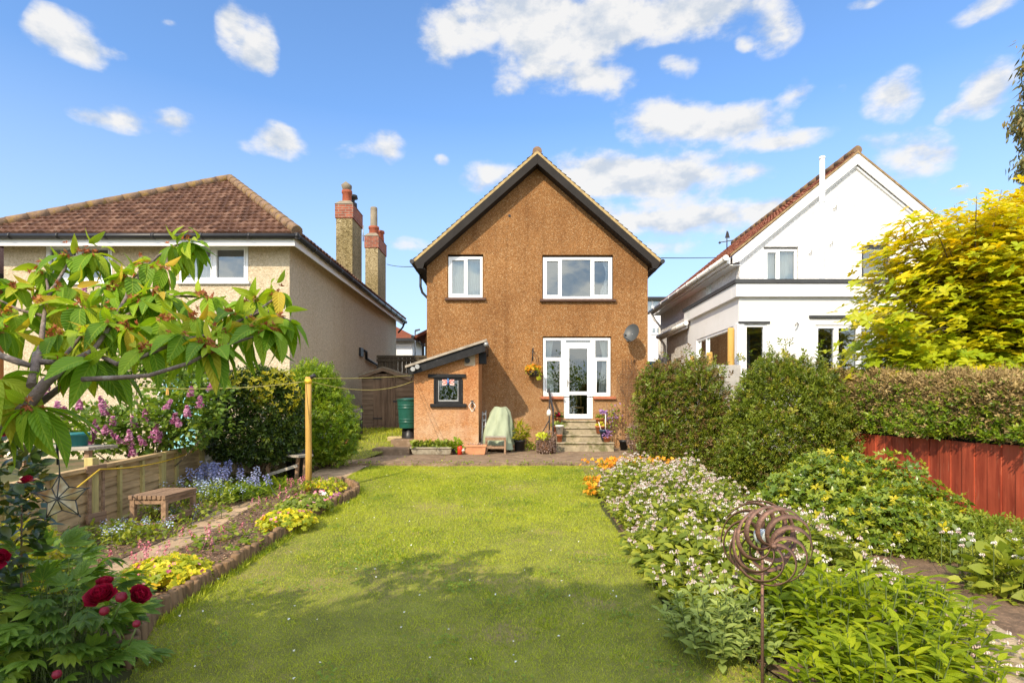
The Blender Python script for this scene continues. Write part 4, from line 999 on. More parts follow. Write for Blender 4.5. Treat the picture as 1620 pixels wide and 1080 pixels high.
for i, (ya, yb, wd_, lab) in enumerate(((17.9, 19.0, .52, 'nearer taller chimney with a cowl and spare pot'), (21.25, 22.55, .48, 'farther chimney with a tall stone flue'))):
    xa, xb = -5.10 - wd_, -5.10
    c = MB(); c.box(xa, xb, ya, yb, 5.50, 7.58); ch = c.build('chimney', M['chim'], h2, bevel=.01); ch['label'] = lab
    c = MB(); c.box(xa - .025, xb + .025, ya - .025, yb + .025, 7.58, 8.02); c.build('brick_crown', M['brick_red'], ch)
    c = MB(); b = [(xa - .04, ya - .04, 8.02), (xb + .04, ya - .04, 8.02), (xb + .04, yb + .04, 8.02), (xa - .04, yb + .04, 8.02)]; t = [(xa + .1, ya + .12, 8.17), (xb - .1, ya + .12, 8.17), (xb - .1, yb - .12, 8.17), (xa + .1, yb - .12, 8.17)]
    c.add(b + t, [(0, 1, 2, 3), (4, 5, 6, 7), (0, 1, 5, 4), (1, 2, 6, 5), (2, 3, 7, 6), (3, 0, 4, 7)]); c.build('flaunching', M['stonepot'], ch)
    xm = (xa + xb) / 2
    if i == 0:
        c = MB(); c.lathe((xm, ya + .3, 8.1), [(.15, 0), (.14, .34), (.165, .36), (.165, .44), (.12, .44), (.12, .2)], 16); c.build('chimney_pot', M['chimneypot'], ch)
        c = MB(); c.tube([(xm - .13, ya + .3, 8.62), (xm - .02, ya + .3, 8.66), (xm + .12, ya + .3, 8.62)], [.13, .18, .10], 14); c.tube([(xm, ya + .3, 8.5), (xm, ya + .3, 8.6)], .12, 12); c.build('cowl', M['stonepot'], ch)
        c = MB(); c.lathe((xm + .06, yb - .3, 8.1), [(.13, 0), (.12, .22), (.05, .26), (.05, .34), (.15, .38), (.13, .48), (0, .52)], 16); c.build('chimney_cap', M['iron'], ch)
    else:
        c = MB(); c.lathe((xm, ya + .35, 8.1), [(.19, 0), (.17, .26), (.20, .28), (.20, .36), (.1, .36)], 16); c.build('chimney_pot', M['chimneypot'], ch)
        c = MB(); c.lathe((xm, ya + .35, 8.4), [(.135, 0), (.13, .78), (.12, .80), (.1, .80), (.1, .4)], 16); c.build('flue', M['stonepot'], ch)
        c = MB(); c.lathe((xm + .08, yb - .3, 8.1), [(.16, 0), (.14, .30), (.18, .32), (.17, .40), (.1, .40)], 16); c.build('chimney_pot', M['chimneypot'], ch)
        c = MB(); c.tube([(xa - .10, ya + .1, 7.85), (xa - .10, ya + .1, 8.45)], .018); c.tube([(xa - .14, ya + .1, 8.05), (xa + .0, ya + .1, 8.05)], .012); c.build('aerial_pole', M['galv'], ch)

# ------------------------------------------------------------------ white house on the right
UX0, UX1, UY0, UY1, UE = 5.34, 10.82, 13.5, 20.8, 5.32
h3 = thing('white_house', 'white painted gabled house with red tiled roof and flat roofed white extension', 'house', (7.9, 13.5, .5))
B_ = lambda x: Xp(x, UY0)
U1 = (B_(1208), B_(1263), 4.1, Zp(390, UY0)); U2 = (B_(1363), B_(1408), Zp(437, UY0), Zp(387, UY0))
AX, AZ = 8.08, 7.66
w = MB(); mp3 = front(UY0); sl3 = (AZ - 5.26) / (AX - 5.12)
wall(w, mp3, UX0, UX1, 4.1, UE + (AX - UX0) * sl3, [U1, U2], rev=.12, planes=[(sl3, -1, UE - sl3 * UX0), (-sl3, -1, UE + sl3 * UX1)])
mpS = faceL(UX0); sw = (15.45, 15.85, 4.62, 5.06)
wall(w, mpS, UY0, UY1, .4, UE, [sw], rev=.12)
w.poly([(UX1, UY0, .4), (UX1, UY1, .4), (UX1, UY1, UE), (UX1, UY0, UE)])
w.build('wall', M['white_rough'], h3)
win = window(h3, mp3, U1[0] + .02, U1[1] - .02, 4.1, U1[3] - .05, [B_(1233)], fw=.05, sash=[(U1[0] + .07, B_(1231), 4.15, U1[3] - .1)])
curtain(win, mp3, U1[0], U1[1], 4.1, U1[3], -.2, 9, .01, 'net')
win = window(h3, mp3, U2[0] + .02, U2[1] - .02, U2[2], U2[3] - .02, [], fw=.05, frame='grey_slate')
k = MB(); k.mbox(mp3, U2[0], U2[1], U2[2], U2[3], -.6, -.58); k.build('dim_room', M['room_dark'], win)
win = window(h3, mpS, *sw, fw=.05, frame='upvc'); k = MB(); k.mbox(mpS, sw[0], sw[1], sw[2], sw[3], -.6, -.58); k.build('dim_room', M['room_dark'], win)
rfm = MB(); YV3 = 13.42
for ex in (5.12, 2 * AX - 5.12):
    rfm.prism([(ex, YV3 + .02, 5.26), (AX, YV3 + .02, AZ), (AX, YV3 + .02, AZ - .08), (ex, YV3 + .02, 5.18)], (0, UY1 - YV3 + .2, 0))
roof3 = rfm.build('roof', M['tile_right'], h3)
tiles('tile_courses', M['tile_right'], roof3, (5.08, YV3 - .02, 5.235), (5.08, UY1 + .25, 5.235), (AX - 5.08, 0, AZ - 5.235), 26, .17, corr=.012, lip=.02, sub=2, seed=5)
tiles('tile_courses', M['tile_right'], roof3, (2 * AX - 5.08, YV3 - .02, 5.235), (2 * AX - 5.08, UY1 + .25, 5.235), (5.08 - AX, 0, AZ - 5.235), 26, .17, corr=.012, lip=.02, sub=2, seed=6)
rg = MB(); ridge(rg, (AX, YV3 - .03, AZ + .03), (AX, UY1 + .2, AZ + .03), .10); rg.build('ridge_tile', M['ridge'], roof3)
bb = MB()
for s in (-1, 1):
    X = lambda d: AX + s * d
    bb.prism([(X(AX - 5.14), YV3 - .03, 5.19), (X(0), YV3 - .03, AZ - .045), (X(0), YV3 - .03, AZ - .30), (X(AX - 5.30), YV3 - .03, 5.07), (X(AX - 5.14), YV3 - .03, 5.02)], (0, .03, 0))
    bb.prism([(X(AX - 5.30), YV3 + .03, 5.08), (X(0), YV3 + .03, AZ - .305), (X(0), YV3 + .03, AZ - .36), (X(AX - 5.33), YV3 + .03, 5.04)], (0, .05, 0))
bb.build('bargeboard', M['fascia_white'], h3)
vg = MB()
for s in (-1, 1): vg.prism([(AX + s * (AX - 5.09), YV3 - .045, 5.245), (AX, YV3 - .045, AZ + .01), (AX, YV3 - .045, AZ - .045), (AX + s * (AX - 5.09), YV3 - .045, 5.19)], (0, .06, 0))
vg.build('verge', pm('lichen verge mortar', (.28, .19, .095), .95, .5, 9, .6, 40), roof3)
gt = MB(); gt.box(5.02, 5.09, YV3, UY1 + .2, 5.02, 5.16); gt.box(5.10, UX0 + .02, YV3 + .05, UY1 + .1, 4.99, 5.01); gt.build('fascia', M['fascia_white'], h3)
gt = MB(); gutter(gt, (4.96, YV3 - .05, 5.14), (4.96, UY1 + .25, 5.12), .06, seg=8); gt.tube([(4.96, UY1 - .1, 5.08), (5.1, UY1 - .1, 4.8), (5.28, UY1 - .1, 4.6), (5.28, UY1 - .1, .5)], .045); gt.build('gutter', M['fascia_white'], h3)
fl = MB(); X_ = Xp(1300, 13.3); fl.tube([(X_, 13.28, 4.30), (X_, 13.28, 6.75), (X_, 13.28, 7.48)], [.060, .060, .056], 14)
for z in (6.40, 6.60, 7.42, 4.34): fl.tube([(X_, 13.28, z), (X_, 13.28, z + .05)], .067, 14)
fl.build('flue_pipe', M['upvc'], h3)
hk = MB()
for px, py in ((1320, 329), (1281, 400), (1314, 386)):
    c = P(px, py, UY0); hk.tube([c + Vector((.05, 0, .06)), c + Vector((.01, -.06, 0)), c + Vector((-.04, -.03, -.04))], .012, 6)
c = P(1258, 515, 12.2); hk.tube([c + Vector((.07, 0, .03)), c + Vector((-.02, -.12, .05)), c + Vector((-.05, -.1, -.02))], .014, 6); hk.build('wall_hook', M['galv'], h3)
# extension
EXX, EXY = 4.81, 12.2
w = MB(); mpE = front(EXY); mpW = faceL(EXX); C_ = lambda x: Xp(x, EXY)
K1 = (C_(1177.5), C_(1213), 1.2, 3.42); K2 = (C_(1290), C_(1456), .9, 3.40); K3 = (12.42, 15.05, 1.2, 3.42)
wall(w, mpE, EXX, 13.2, .3, 4.0, [K1, K2], rev=.12); wall(w, mpW, EXY, 15.8, .3, 4.0, [K3], rev=.12)
w.poly([(EXX, 15.8, .3), (UX0, 15.8, .3), (UX0, 15.8, 4.0), (EXX, 15.8, 4.0)]); w.poly([(13.2, EXY, .3), (13.2, 20, .3), (13.2, 20, 4.0), (13.2, EXY, 4.0)])
w.build('extension_wall', M['white_render'], h3)
pr = MB(); t = .09
pr.box(EXX - t, 13.3, EXY - t, EXY + .2, 3.99, 4.275); pr.box(EXX - t, UX0 - .003, EXY + .2, 15.85, 3.99, 4.275); pr.box(UX0 - .003, 13.3, EXY + .2, UY0 - .003, 4.05, 4.12); pr.build('parapet', M['white_render'], h3, bevel=.008)
cp = MB(); cp.box(EXX - t - .03, 13.3, EXY - t - .03, EXY + .22, 4.277, 4.36); cp.box(EXX - t - .03, UX0 - .004, EXY + .22, 15.87, 4.277, 4.36); cp.build('coping', M['grey_slate'], h3)
ln = MB(); ln.mbox(mpE, K2[0] - .14, 9.2, 3.55, 3.60, -.02, .05); ln.mbox(mpE, K1[0] - .12, K1[1] + .06, 3.43, 3.475, -.02, .03); ln.build('lintel_drip', M['grey_slate'], h3)
win = window(h3, mpE, *K1, fw=.06, d0=-.09, d1=-.02, label='tall corner window facing the garden')
k = MB(); k.box(5.0, 9.4, 14.9, 15.0, 1.0, 3.9); k.build('room_back', M['room'], win)
win = window(h3, mpW, *K3, [14.35], fw=.06, d0=-.09, d1=-.02, label='long corner window along the side wall')
k = MB(); k.box(5.33, 5.34, 12.9, 15.4, 1.0, 3.3); k.build('room_back', M['room'], win)
win = window(h3, mpE, *K2, [C_(1324), C_(1360), C_(1387), C_(1450)], fw=.07, d0=-.1, d1=-.02, mw=.10, name='patio_door', label='wide white patio door half open to a dark room')
k = MB(); k.box(5.0, 12.0, 12.5, 14.8, .5, .9); k.build('room_floor', M['room_dark'], win)
post = MB(); post.box(C_(1166), C_(1176.5), EXY - .012, EXY + .2, .5, 3.425); post.build('corner_post', M['upvc'], h3)
lr = MB(); lr.prism([(4.70, 15.6, 3.98), (UX0 - .003, 15.6, 4.30), (UX0 - .003, 15.6, 4.22), (4.70, 15.6, 3.90)], (0, 2.9, 0)); lr.build('side_roof', M['tile_right'], h3)
lr = MB(); lr.box(4.92, 5.33, 15.88, 18.4, .4, 3.93); lr.build('side_wall', M['white_rough'], h3)
lr = MB(); gutter(lr, (4.68, 15.55, 3.93), (4.68, 18.55, 3.92), .06, seg=4); lr.box(4.72, 4.75, 15.6, 18.5, 3.80, 3.92); lr.tube([(4.68, 18.4, 3.9), (4.86, 18.4, 3.6), (4.86, 18.4, .5)], .045); lr.build('side_gutter', M['fascia_white'], h3)
wv_ = MB(); q = P(1150, 381, 19.0)
wv_.tube([q + Vector((0, 0, -.3)), q + Vector((0, 0, .18))], .018); wv_.tube([q + Vector((-.22, 0, -.05)), q + Vector((.2, 0, .02))], .014); wv_.prism([q + Vector((-.06, 0, .1)), q + Vector((.1, 0, .1)), q + Vector((.05, 0, .3)), q + Vector((0, 0, .34))], (0, .02, 0)); wv_.lathe(q + Vector((-.24, 0, -.06)), [(0, -.05), (.05, 0), (0, .05)], 8)
tag(wv_.build('weather_vane', M['iron'], loc=q), 'small black weather vane above the far slope of the red tiled roof', 'weather vane')

# ------------------------------------------------------------------ houses farther off
def far_house(name, label, x0, x1, y0, y1, ez, rz, wallm, roofm, wins, ov=.4, hip=2.5):
    h = thing(name, label, 'house', ((x0 + x1) / 2, y0, .4))
    w = MB(); w.box(x0, x1, y0, y1, .3, ez); w.build('wall', wallm, h)
    r = MB(); a, b, c, d = x0 - ov, x1 + ov, y0 - ov, y1 + ov; ym = (y0 + y1) / 2
    r.add([(a, c, ez), (b, c, ez), (b, d, ez), (a, d, ez), (a + hip, ym, rz), (b - hip, ym, rz)], [(0, 1, 5, 4), (1, 2, 5), (2, 3, 4, 5), (3, 0, 4), (0, 3, 2, 1)])
    rr = r.build('roof', roofm, h)
    g = MB(); g.box(a - .06, b + .06, c - .09, c - .005, ez - .16, ez - .002); g.box(b + .005, b + .09, c, d, ez - .16, ez - .002); g.build('gutter', M['black_plastic'], h)
    for q in wins:
        window(h, front(y0), *q[:4], vs=q[4], fw=.09, d0=.0, d1=.05, pane='glass')
    return h
far_house('far_white_house', 'distant white house with rust red roof glimpsed right of the brown gable', 6.0, 10.3, 38, 46, 8.9, 9.75, M['white_render'], M['tile_right'],
          [(8.6, 9.9, Zp(494, 38), Zp(473, 38), [9.2]), (9.1, 9.85, Zp(529, 38), Zp(517, 38), [9.45])], hip=1.9, ov=.35)
far_house('red_roofed_house', 'distant white house with red hipped roof behind the dark back fence', -13.5, -5.75, 32, 35.6, 5.45, 7.7, M['white_render'], M['tile_right'], [], hip=4.2)
far_house('orange_house', 'sliver of an orange walled house at the far left edge', -19.5, -12.45, 13.3, 22, 4.75, 7.2, pm('orange brick', (.45, .22, .09), .9, .25, 8, .3), M['tile_left'], [], hip=3.5)
br = MB(); br.box(4.6, 7.4, 29.5, 33, .4, 4.0); bo = br.build('garage', M['room_dark']); tag(bo, 'dark open garage at the end of the side passage', 'garage')
# ------------------------------------------------------------------ steps, rail, pots on the steps
def noise_blob(mb, c, rx, ry, rz, seed=0, n=14, m=0):
    r = np.random.default_rng(seed); c = Vector(c); vs = []; fs = []; k = n // 2
    for i in range(k + 1):
        th = math.pi * i / k
        for j in range(n):
            a = 2 * math.pi * j / n; s = 1 + .12 * math.sin(3 * a + seed) * math.sin(2 * th) + r.normal(0, .03)
            vs.append(c + Vector((rx * math.sin(th) * math.cos(a) * s, ry * math.sin(th) * math.sin(a) * s, rz * math.cos(th) * s)))
    for i in range(k):
        for j in range(n): fs.append((i * n + j, i * n + (j + 1) % n, (i + 1) * n + (j + 1) % n, (i + 1) * n + j))
    mb.add(vs, fs, m, True); return mb
st = MB()
SZ = [.755, .935, 1.115, 1.285]; SY = [14.25, 14.55, 14.85, 15.15]; SX = [(1.05, 2.50), (1.08, 2.34), (1.10, 2.30), (1.12, 2.26)]
for i in range(4):
    st.box(SX[i][0], SX[i][1], SY[i] + .02, YF - .004, .46 if i == 0 else SZ[i - 1] - .01, SZ[i] - .045); st.box(SX[i][0] - .01, SX[i][1] + .01, SY[i] - .015, YF - .006, SZ[i] - .043, SZ[i])
tag(st.build('concrete_steps', M['concrete'], loc=(1.8, 14.6, .5), bevel=.018), 'four mossy concrete steps climbing to the white back door', 'steps')
rail = thing('step_handrail', 'thin black handrail sloping beside the back door steps', 'handrail', (.95, 14.6, .5))
k = MB(); k.bar(P(868, 616, 15.42), P(875, 649, 14.30), .05, .055); k.build('rail', M['iron'], rail)
k = MB(); k.tube([P(875, 647, 14.30), P(875, 691, 14.30) + Vector((0, 0, -.25))], .022, 8); k.build('post', M['iron'], rail)
k = MB(); q = P(869, 632, 14.9); k.tube([q, Vector((q.x, q.y, .55))], .018, 8); k.build('post', M['iron'], rail)
k = MB(); k.tube([P(869, 664, 14.9), P(858, 684, 14.9), Vector((Xp(852, 14.9), 14.9, .55))], .014, 8); k.build('stay', M['iron'], rail)
lan = thing('hanging_lantern', 'small white lantern hanging from the black step handrail', 'lantern', P(868.5, 652, 14.2))
q = P(868.5, 652, 14.2); k = MB(); k.lathe(q, [(0, -.085), (.055, -.085), (.06, -.03), (.05, .045), (.02, .075), (0, .08)], 8); k.build('body', M['whitepot'], lan)
k = MB(); k.tube([q + Vector((-.05, 0, .05)), q + Vector((-.03, 0, .14)), q + Vector((.03, 0, .14)), q + Vector((.05, 0, .05))], .006, 6); k.tube([q + Vector((0, 0, .14)), q + Vector((0, 0, .2))], .005, 6); k.build('handle', M['iron'], lan)

T_OV = leaf_t(.30, 3, .45, .25, .25); T_OV2 = leaf_t(.40, 3, .42, .2, .3); T_RH = rhomb(); T_NAR = leaf_t(.13, 3, .4, .2, .25)
T_FLOR = whorl(rhomb(.38, .05, .1), 5, 1, .35)
def pot(mb, c, r, h, taper=.72, rim=.12, sx=1.0, sy=1.0, n=24, m=0):
    mb.lathe(c, [(0, 0), (r * taper, 0), (r * (1 - rim), h * .80), (r * 1.0, h * .80), (r, h), (r * .88, h), (r * .84, h * .86), (0, h * .86)], n, m, sx, sy); return mb
def potted(name, label, c, r, h, mat, plant=None, group=None, taper=.72, cat='pot', seed=0, hole=False):
    t = thing(name, label, cat, c, group)
    pot(MB(), c, r, h, taper).build('pot', M[mat], t)
    if plant:
        tm, pm_, n, sz, spread, rise = plant; rg_ = np.random.default_rng(seed)
        d = rdir(n, rg_); d[:, 2] = np.abs(d[:, 2]) * .9 + .15
        p = np.array(c) + np.array([0, 0, h * .9]) + d * np.array([spread, spread, rise]) * rg_.random((n, 1)) ** .5
        lv = Leaves(); lv.add(tm, p, d + rg_.normal(0, .35, (n, 3)), rdir(n, rg_) + np.array([0, 0, 1.2]), sz * rg_.uniform(.6, 1.2, n), rng=rg_); lv.build('foliage', M[pm_], t)
    return t
def onstep(px, i, dy=.12): return Vector((Xp(px, SY[i] + dy), SY[i] + dy, SZ[i]))
potted('terracotta_pot', 'terracotta pot on the lowest left step, under the white pot', Vector((Xp(885, 14.38), 14.38, SZ[0])), .075, .19, 'terracotta', taper=.8)
wp = potted('white_pot', 'white pot with a dark hole standing on a terracotta pot beside the steps', Vector((Xp(885, 14.4), 14.4, SZ[0] + .192)), .115, .24, 'whitepot', taper=.66)
k = MB(); q = Vector((Xp(884.5, 14.27), 14.29, SZ[0] + .345)); k.tube([q + Vector((0, .03, 0)), q + Vector((0, -.006, 0))], .018, 10); k.build('drain_hole', M['black_plastic'], wp)
potted('succulent_pot', 'wide terracotta pot of grey succulents left of the steps', Vector((Xp(882, 14.72), 14.72, SZ[1] + .02)), .15, .2, 'terracotta', (T_OV, 'sage', 90, .09, .14, .10), seed=3)
potted('flower_pot', 'terracotta pot with a small red flower on the top left step', Vector((Xp(882.5, 15.1), 15.1, SZ[2] + .10)), .10, .15, 'terracotta', (T_OV, 'dark_leaf', 60, .09, .11, .11), seed=4)
k = Leaves(); k.add(T_FLOR, np.array([P(884, 656, 15.0)]) + RNG.normal(0, .03, (9, 3)), rdir(9), (0, 0, 1), .05); 
red = k.build('blossom', M['petal'], bpy.data.objects['flower_pot'])
potted('flower_pot', 'terracotta pot with mauve pansies on the top right step', Vector((Xp(949, 15.1), 15.1, SZ[2] + .06)), .125, .17, 'terracotta', (T_OV, 'weed', 60, .08, .12, .10), seed=5)
k = Leaves(); k.add(T_FLOR, np.array([P(953, 653, 14.98)]) + RNG.normal(0, .045, (16, 3)), rdir(16) + np.array([0, -1, 0]), (0, 0, 1), .06); k.build('blossom', M['mauve'], bpy.data.objects['flower_pot.001'])
potted('terracotta_pot', 'terracotta pot with pale bloom on the right of the third step', Vector((Xp(949.5, 14.8), 14.8, SZ[1] + .02)), .13, .20, 'terracotta', (T_OV, 'limeflower', 40, .07, .10, .10), seed=6)
bp = potted('navy_pot', 'navy blue pot holding white sticks on the right of the steps', Vector((Xp(956, 14.5), 14.5, SZ[0] + .07)), .135, .24, 'bluepot', taper=.62)
k = MB(); q = Vector((Xp(956, 14.5), 14.5, SZ[0] + .2)); k.tube([q + Vector((-.05, 0, 0)), P(947, 667, 14.5)], .010, 6); k.tube([q + Vector((.03, 0, 0)), P(958, 655, 14.5)], .012, 6); k.build('stick', M['whitepot'], bp)
potted('terracotta_pot', 'tilted terracotta pot of purple leaves on the lowest right step', Vector((Xp(960, 14.36), 14.36, SZ[0])), .10, .13, 'terracotta', (T_OV, 'mauve', 50, .09, .10, .16), seed=8)
potted('dark_plastic_pot', 'tall empty black plastic pot beside the dry lavender', Vector((Xp(987, 14.7), 14.7, .52)), .125, .27, 'black_plastic', taper=.70)
ww = Leaves(); base = np.array(P(968, 658, 15.25)); n = 90
ww.add(T_OV, base + RNG.normal(0, 1, (n, 3)) * np.array([.13, .05, .16]), rdir(n), rdir(n) + np.array([0, -1, .6]), RNG.uniform(.05, .10, n)); ww.add(T_OV, base + RNG.normal(0, 1, (40, 3)) * np.array([.14, .05, .16]), rdir(40), rdir(40), .07, 1)
vn = thing('wall_climber', 'spindly climber with mauve flowers against the wall right of the door', 'climber', (Xp(968, 15.3), 15.3, .6))
ww.build('foliage', [M['weed'], M['mauve']], vn); k = MB()
for dx in (-.1, 0, .09): k.tube([(Xp(968, 15.3) + dx * .2, 15.3, .6), (Xp(968, 15.3) + dx, 15.3, 1.3), (Xp(968, 15.3) + dx * 1.4, 15.32, 1.75)], .008, 5)
k.build('stem', M['twig'], vn)

# things standing along the house wall
PT = .525
tg = thing('stone_trough', 'long grey stone trough of leafy plants below the lean-to window', 'planter', (Xp(682, 13.45), 13.45, PT))
xa, xb = Xp(650, 13.4), Xp(716, 13.4)
k = MB(); k.prism([(xa + .05, 13.36, PT), (xb - .05, 13.36, PT), (xb, 13.32, PT + .16), (xa, 13.32, PT + .16)], (0, .30, 0)); k.box(xa - .01, xb + .01, 13.30, 13.345, PT + .14, PT + .175); k.box(xa - .01, xb + .01, 13.61, 13.655, PT + .14, PT + .175); k.build('trough', M['trough'], tg, bevel=.012)
def row_plant(parent, x0, x1, y, z, n, sz, hgt, tm, mat, seed=1, yr=.12):
    rg_ = np.random.default_rng(seed); p = np.stack([rg_.uniform(x0, x1, n), y + rg_.normal(0, yr * .5, n), z + hgt * rg_.random(n) ** .7 * (0.55 + .45 * np.sin(np.linspace(0, 9, n)) ** 2)], 1)
    d = rdir(n, rg_); d[:, 2] = np.abs(d[:, 2]) + .2; Leaves().add(tm, p, d, rdir(n, rg_) + np.array([0, -.6, 1.2]), sz * rg_.uniform(.6, 1.2, n), rng=rg_).build('foliage', M[mat], parent)
row_plant(tg, xa, xb, 13.45, PT + .14, 420, .10, .17, T_OV, 'weed')
tt = thing('terracotta_trough', 'peach terracotta trough beside the red can at the lean-to corner', 'planter', (Xp(752, 13.45), 13.45, PT))
xa, xb = Xp(735, 13.4), Xp(769, 13.4)
pk = pm('peach terracotta', (.56, .255, .125), .8, .2, 8, .2)
k = MB(); k.prism([(xa + .03, 13.38, PT), (xb - .03, 13.38, PT), (xb, 13.36, PT + .20), (xa, 13.36, PT + .20)], (0, .24, 0)); k.box(xa - .015, xb + .015, 13.345, 13.38, PT + .175, PT + .225); k.box(xa - .015, xb + .015, 13.59, 13.625, PT + .175, PT + .225); k.build('trough', pk, tt, bevel=.008)
row_plant(tt, xa + .05, xb - .05, 13.49, PT + .18, 60, .05, .07, T_OV, 'lavender_dry', 3)
rc = thing('red_can', 'small red can with a white cap between the two troughs', 'can', (Xp(727.5, 13.3), 13.3, PT))
k = MB(); k.lathe((Xp(727.5, 13.3), 13.3, PT), [(0, 0), (.055, 0), (.058, .19), (.04, .21), (.0, .21)], 16); k.build('body', M['redplastic'], rc)
k = MB(); k.tube([P(731, 713, 13.28), P(734, 711, 13.25)], .022, 8); k.build('cap', M['whitepot'], rc)
potted('dark_plastic_pot', 'squat black pot with a leafy plant tucked behind the red can', Vector((Xp(721, 13.42), 13.42, PT)), .11, .13, 'black_plastic', (T_OV, 'hedge_green', 120, .11, .14, .22), seed=11)
cv = thing('covered_chair', 'garden furniture shrouded in a pale green cover against the wall', 'furniture cover', (Xp(789, 14.2), 14.2, PT))
def cover():
    mb = MB(); n = 56; rows = 16; vs = []; fs = []; cx_ = Xp(790, 14.3)
    for j in range(rows + 1):
        t = j / rows; z = PT + .12 + (Zp(644, 14.3) - PT - .12) * t
        rx = .40 - .05 * t - .22 * max(0, t - .3) ** 1.2; ry = .42 - .22 * t
        if t > .9: rx *= 1 - (t - .9) * 2.6; ry *= 1 - (t - .9) * 2.6
        for i in range(n):
            a = 2 * math.pi * i / n; sq = 1 / max(abs(math.cos(a)), abs(math.sin(a))) ** .45
            fold = 1 + (.10 * math.sin(5 * a + 2.4 * t) + .075 * math.sin(9 * a - 5 * t + 1) + .035 * math.sin(17 * a + 9 * t)) * (1.2 - t * .75)
            vs.append((cx_ - .05 * (1 - t) + .03 * t + rx * math.cos(a) * sq * fold, 14.36 + ry * math.sin(a) * sq * fold + .05 * t, z + .06 * math.sin(3 * a + 1) * (1 - t) + .02 * math.sin(2 * a) * t))
    for j in range(rows):
        for i in range(n): fs.append((j * n + i, j * n + (i + 1) % n, (j + 1) * n + (i + 1) % n, (j + 1) * n + i))
    mb.add(vs, fs, 0, True)
    mb.add([vs[rows * n + i] for i in range(n)], [list(range(n))], 0, True); return mb
cover().build('cover', M['cover'], cv)
k = MB()
for dx in (-.25, .26): k.tube([(Xp(790, 14.3) + dx, 14.3, PT), (Xp(790, 14.3) + dx, 14.3, PT + .3)], .03, 8)
k.build('leg', M['black_plastic'], cv)
fc_ = thing('folded_chair', 'grey folded metal chair leaning between the lean-to and the green cover', 'folding chair', (Xp(765, 14.2), 14.2, PT))
for px, top in ((763, 651), (768, 649)):
    k = MB(); k.tube([Vector((Xp(px - 1, 14.0), 14.0, PT)), P(px, 675, 14.15), P(px + .5, top, 14.35)], .022, 8); k.build('frame', M['galv'], fc_)
k = MB()
for py in (655, 665, 675, 685): k.bar(P(763, py, 14.2), P(769, py - 1, 14.2), .03, .05)
k.build('slat', M['galv'], fc_)
sb = thing('wooden_stool', 'low brown wooden stool standing in front of the green cover', 'stool', (Xp(784.5, 13.6), 13.6, PT))
xa, xb = Xp(769, 13.5), Xp(799, 13.5); zt = Zp(692, 13.5)
for x in (xa, xb):
    for y in (13.5, 13.82):
        k = MB(); k.box(x - .022, x + .022, y - .022, y + .022, PT, zt); k.build('leg', M['bench'], sb, bevel=.004)
k = MB(); k.box(xa - .02, xb + .02, 13.475, 13.495, zt - .06, zt + .0); k.box(xa - .02, xb + .02, 13.825, 13.845, zt - .06, zt); k.build('frame', M['bench'], sb); k = MB(); k.box(xa, xb, 13.48, 13.50, PT + .13, PT + .185); k.build('stretcher', M['bench'], sb); k = MB(); k.box(xa + .023, xb - .023, 13.80, 13.82, PT + .13, PT + .185); k.build('stretcher', M['bench'], sb)
k = MB()
for i in range(5): k.box(xa - .02, xb + .02, 13.50 + i * .066, 13.552 + i * .066, zt + .002, zt + .024)
k.build('seat', M['greywood'], sb)
potted('dark_plastic_pot', 'black pot with a bright yellow green bush right of the green cover', Vector((Xp(822, 14.4), 14.4, PT)), .15, .29, 'black_plastic', (T_NAR, 'goldshrub', 260, .15, .21, .48), seed=12, taper=.8)
bk = thing('basket_planter', 'round woven planter of dried flowers and lime foliage left of the steps', 'planter', (Xp(863, 13.7), 13.7, PT))
c = Vector((Xp(864, 13.75), 13.75, PT)); k = MB(); k.lathe(c, [(0, 0), (.17, 0), (.215, .16), (.20, .31), (.17, .31), (0, .28)], 22); k.build('basket', M['mesh_twig'], bk)
n = 1100; a = RNG.uniform(0, 6.28, n); zz = RNG.random(n) * .36; rr_ = .19 + .03 * RNG.random(n)
Leaves().add(T_RH, np.stack([c.x + rr_ * np.cos(a), c.y + rr_ * np.sin(a), PT + .02 + zz], 1), np.stack([np.cos(a), np.sin(a), RNG.normal(0, .8, n)], 1), rdir(n) + np.array([0, 0, .8]), .05).build('dried_flowers', M['lavender_dry'], bk)
n = 230; Leaves().add(T_OV, np.array([c.x - .07, c.y, PT + .38]) + rdir(n) * np.array([.14, .13, .10]), rdir(n) + np.array([0, 0, .6]), rdir(n) + np.array([0, -.5, 1.2]), RNG.uniform(.05, .09, n)).build('foliage', M['limeflower'], bk)
n = 160; Leaves().add(T_RH, np.array([c.x + .10, c.y, PT + .40]) + rdir(n) * np.array([.12, .12, .13]), rdir(n), rdir(n) + np.array([0, 0, .8]), .06).build('heather', M['lavender_dry'], bk)
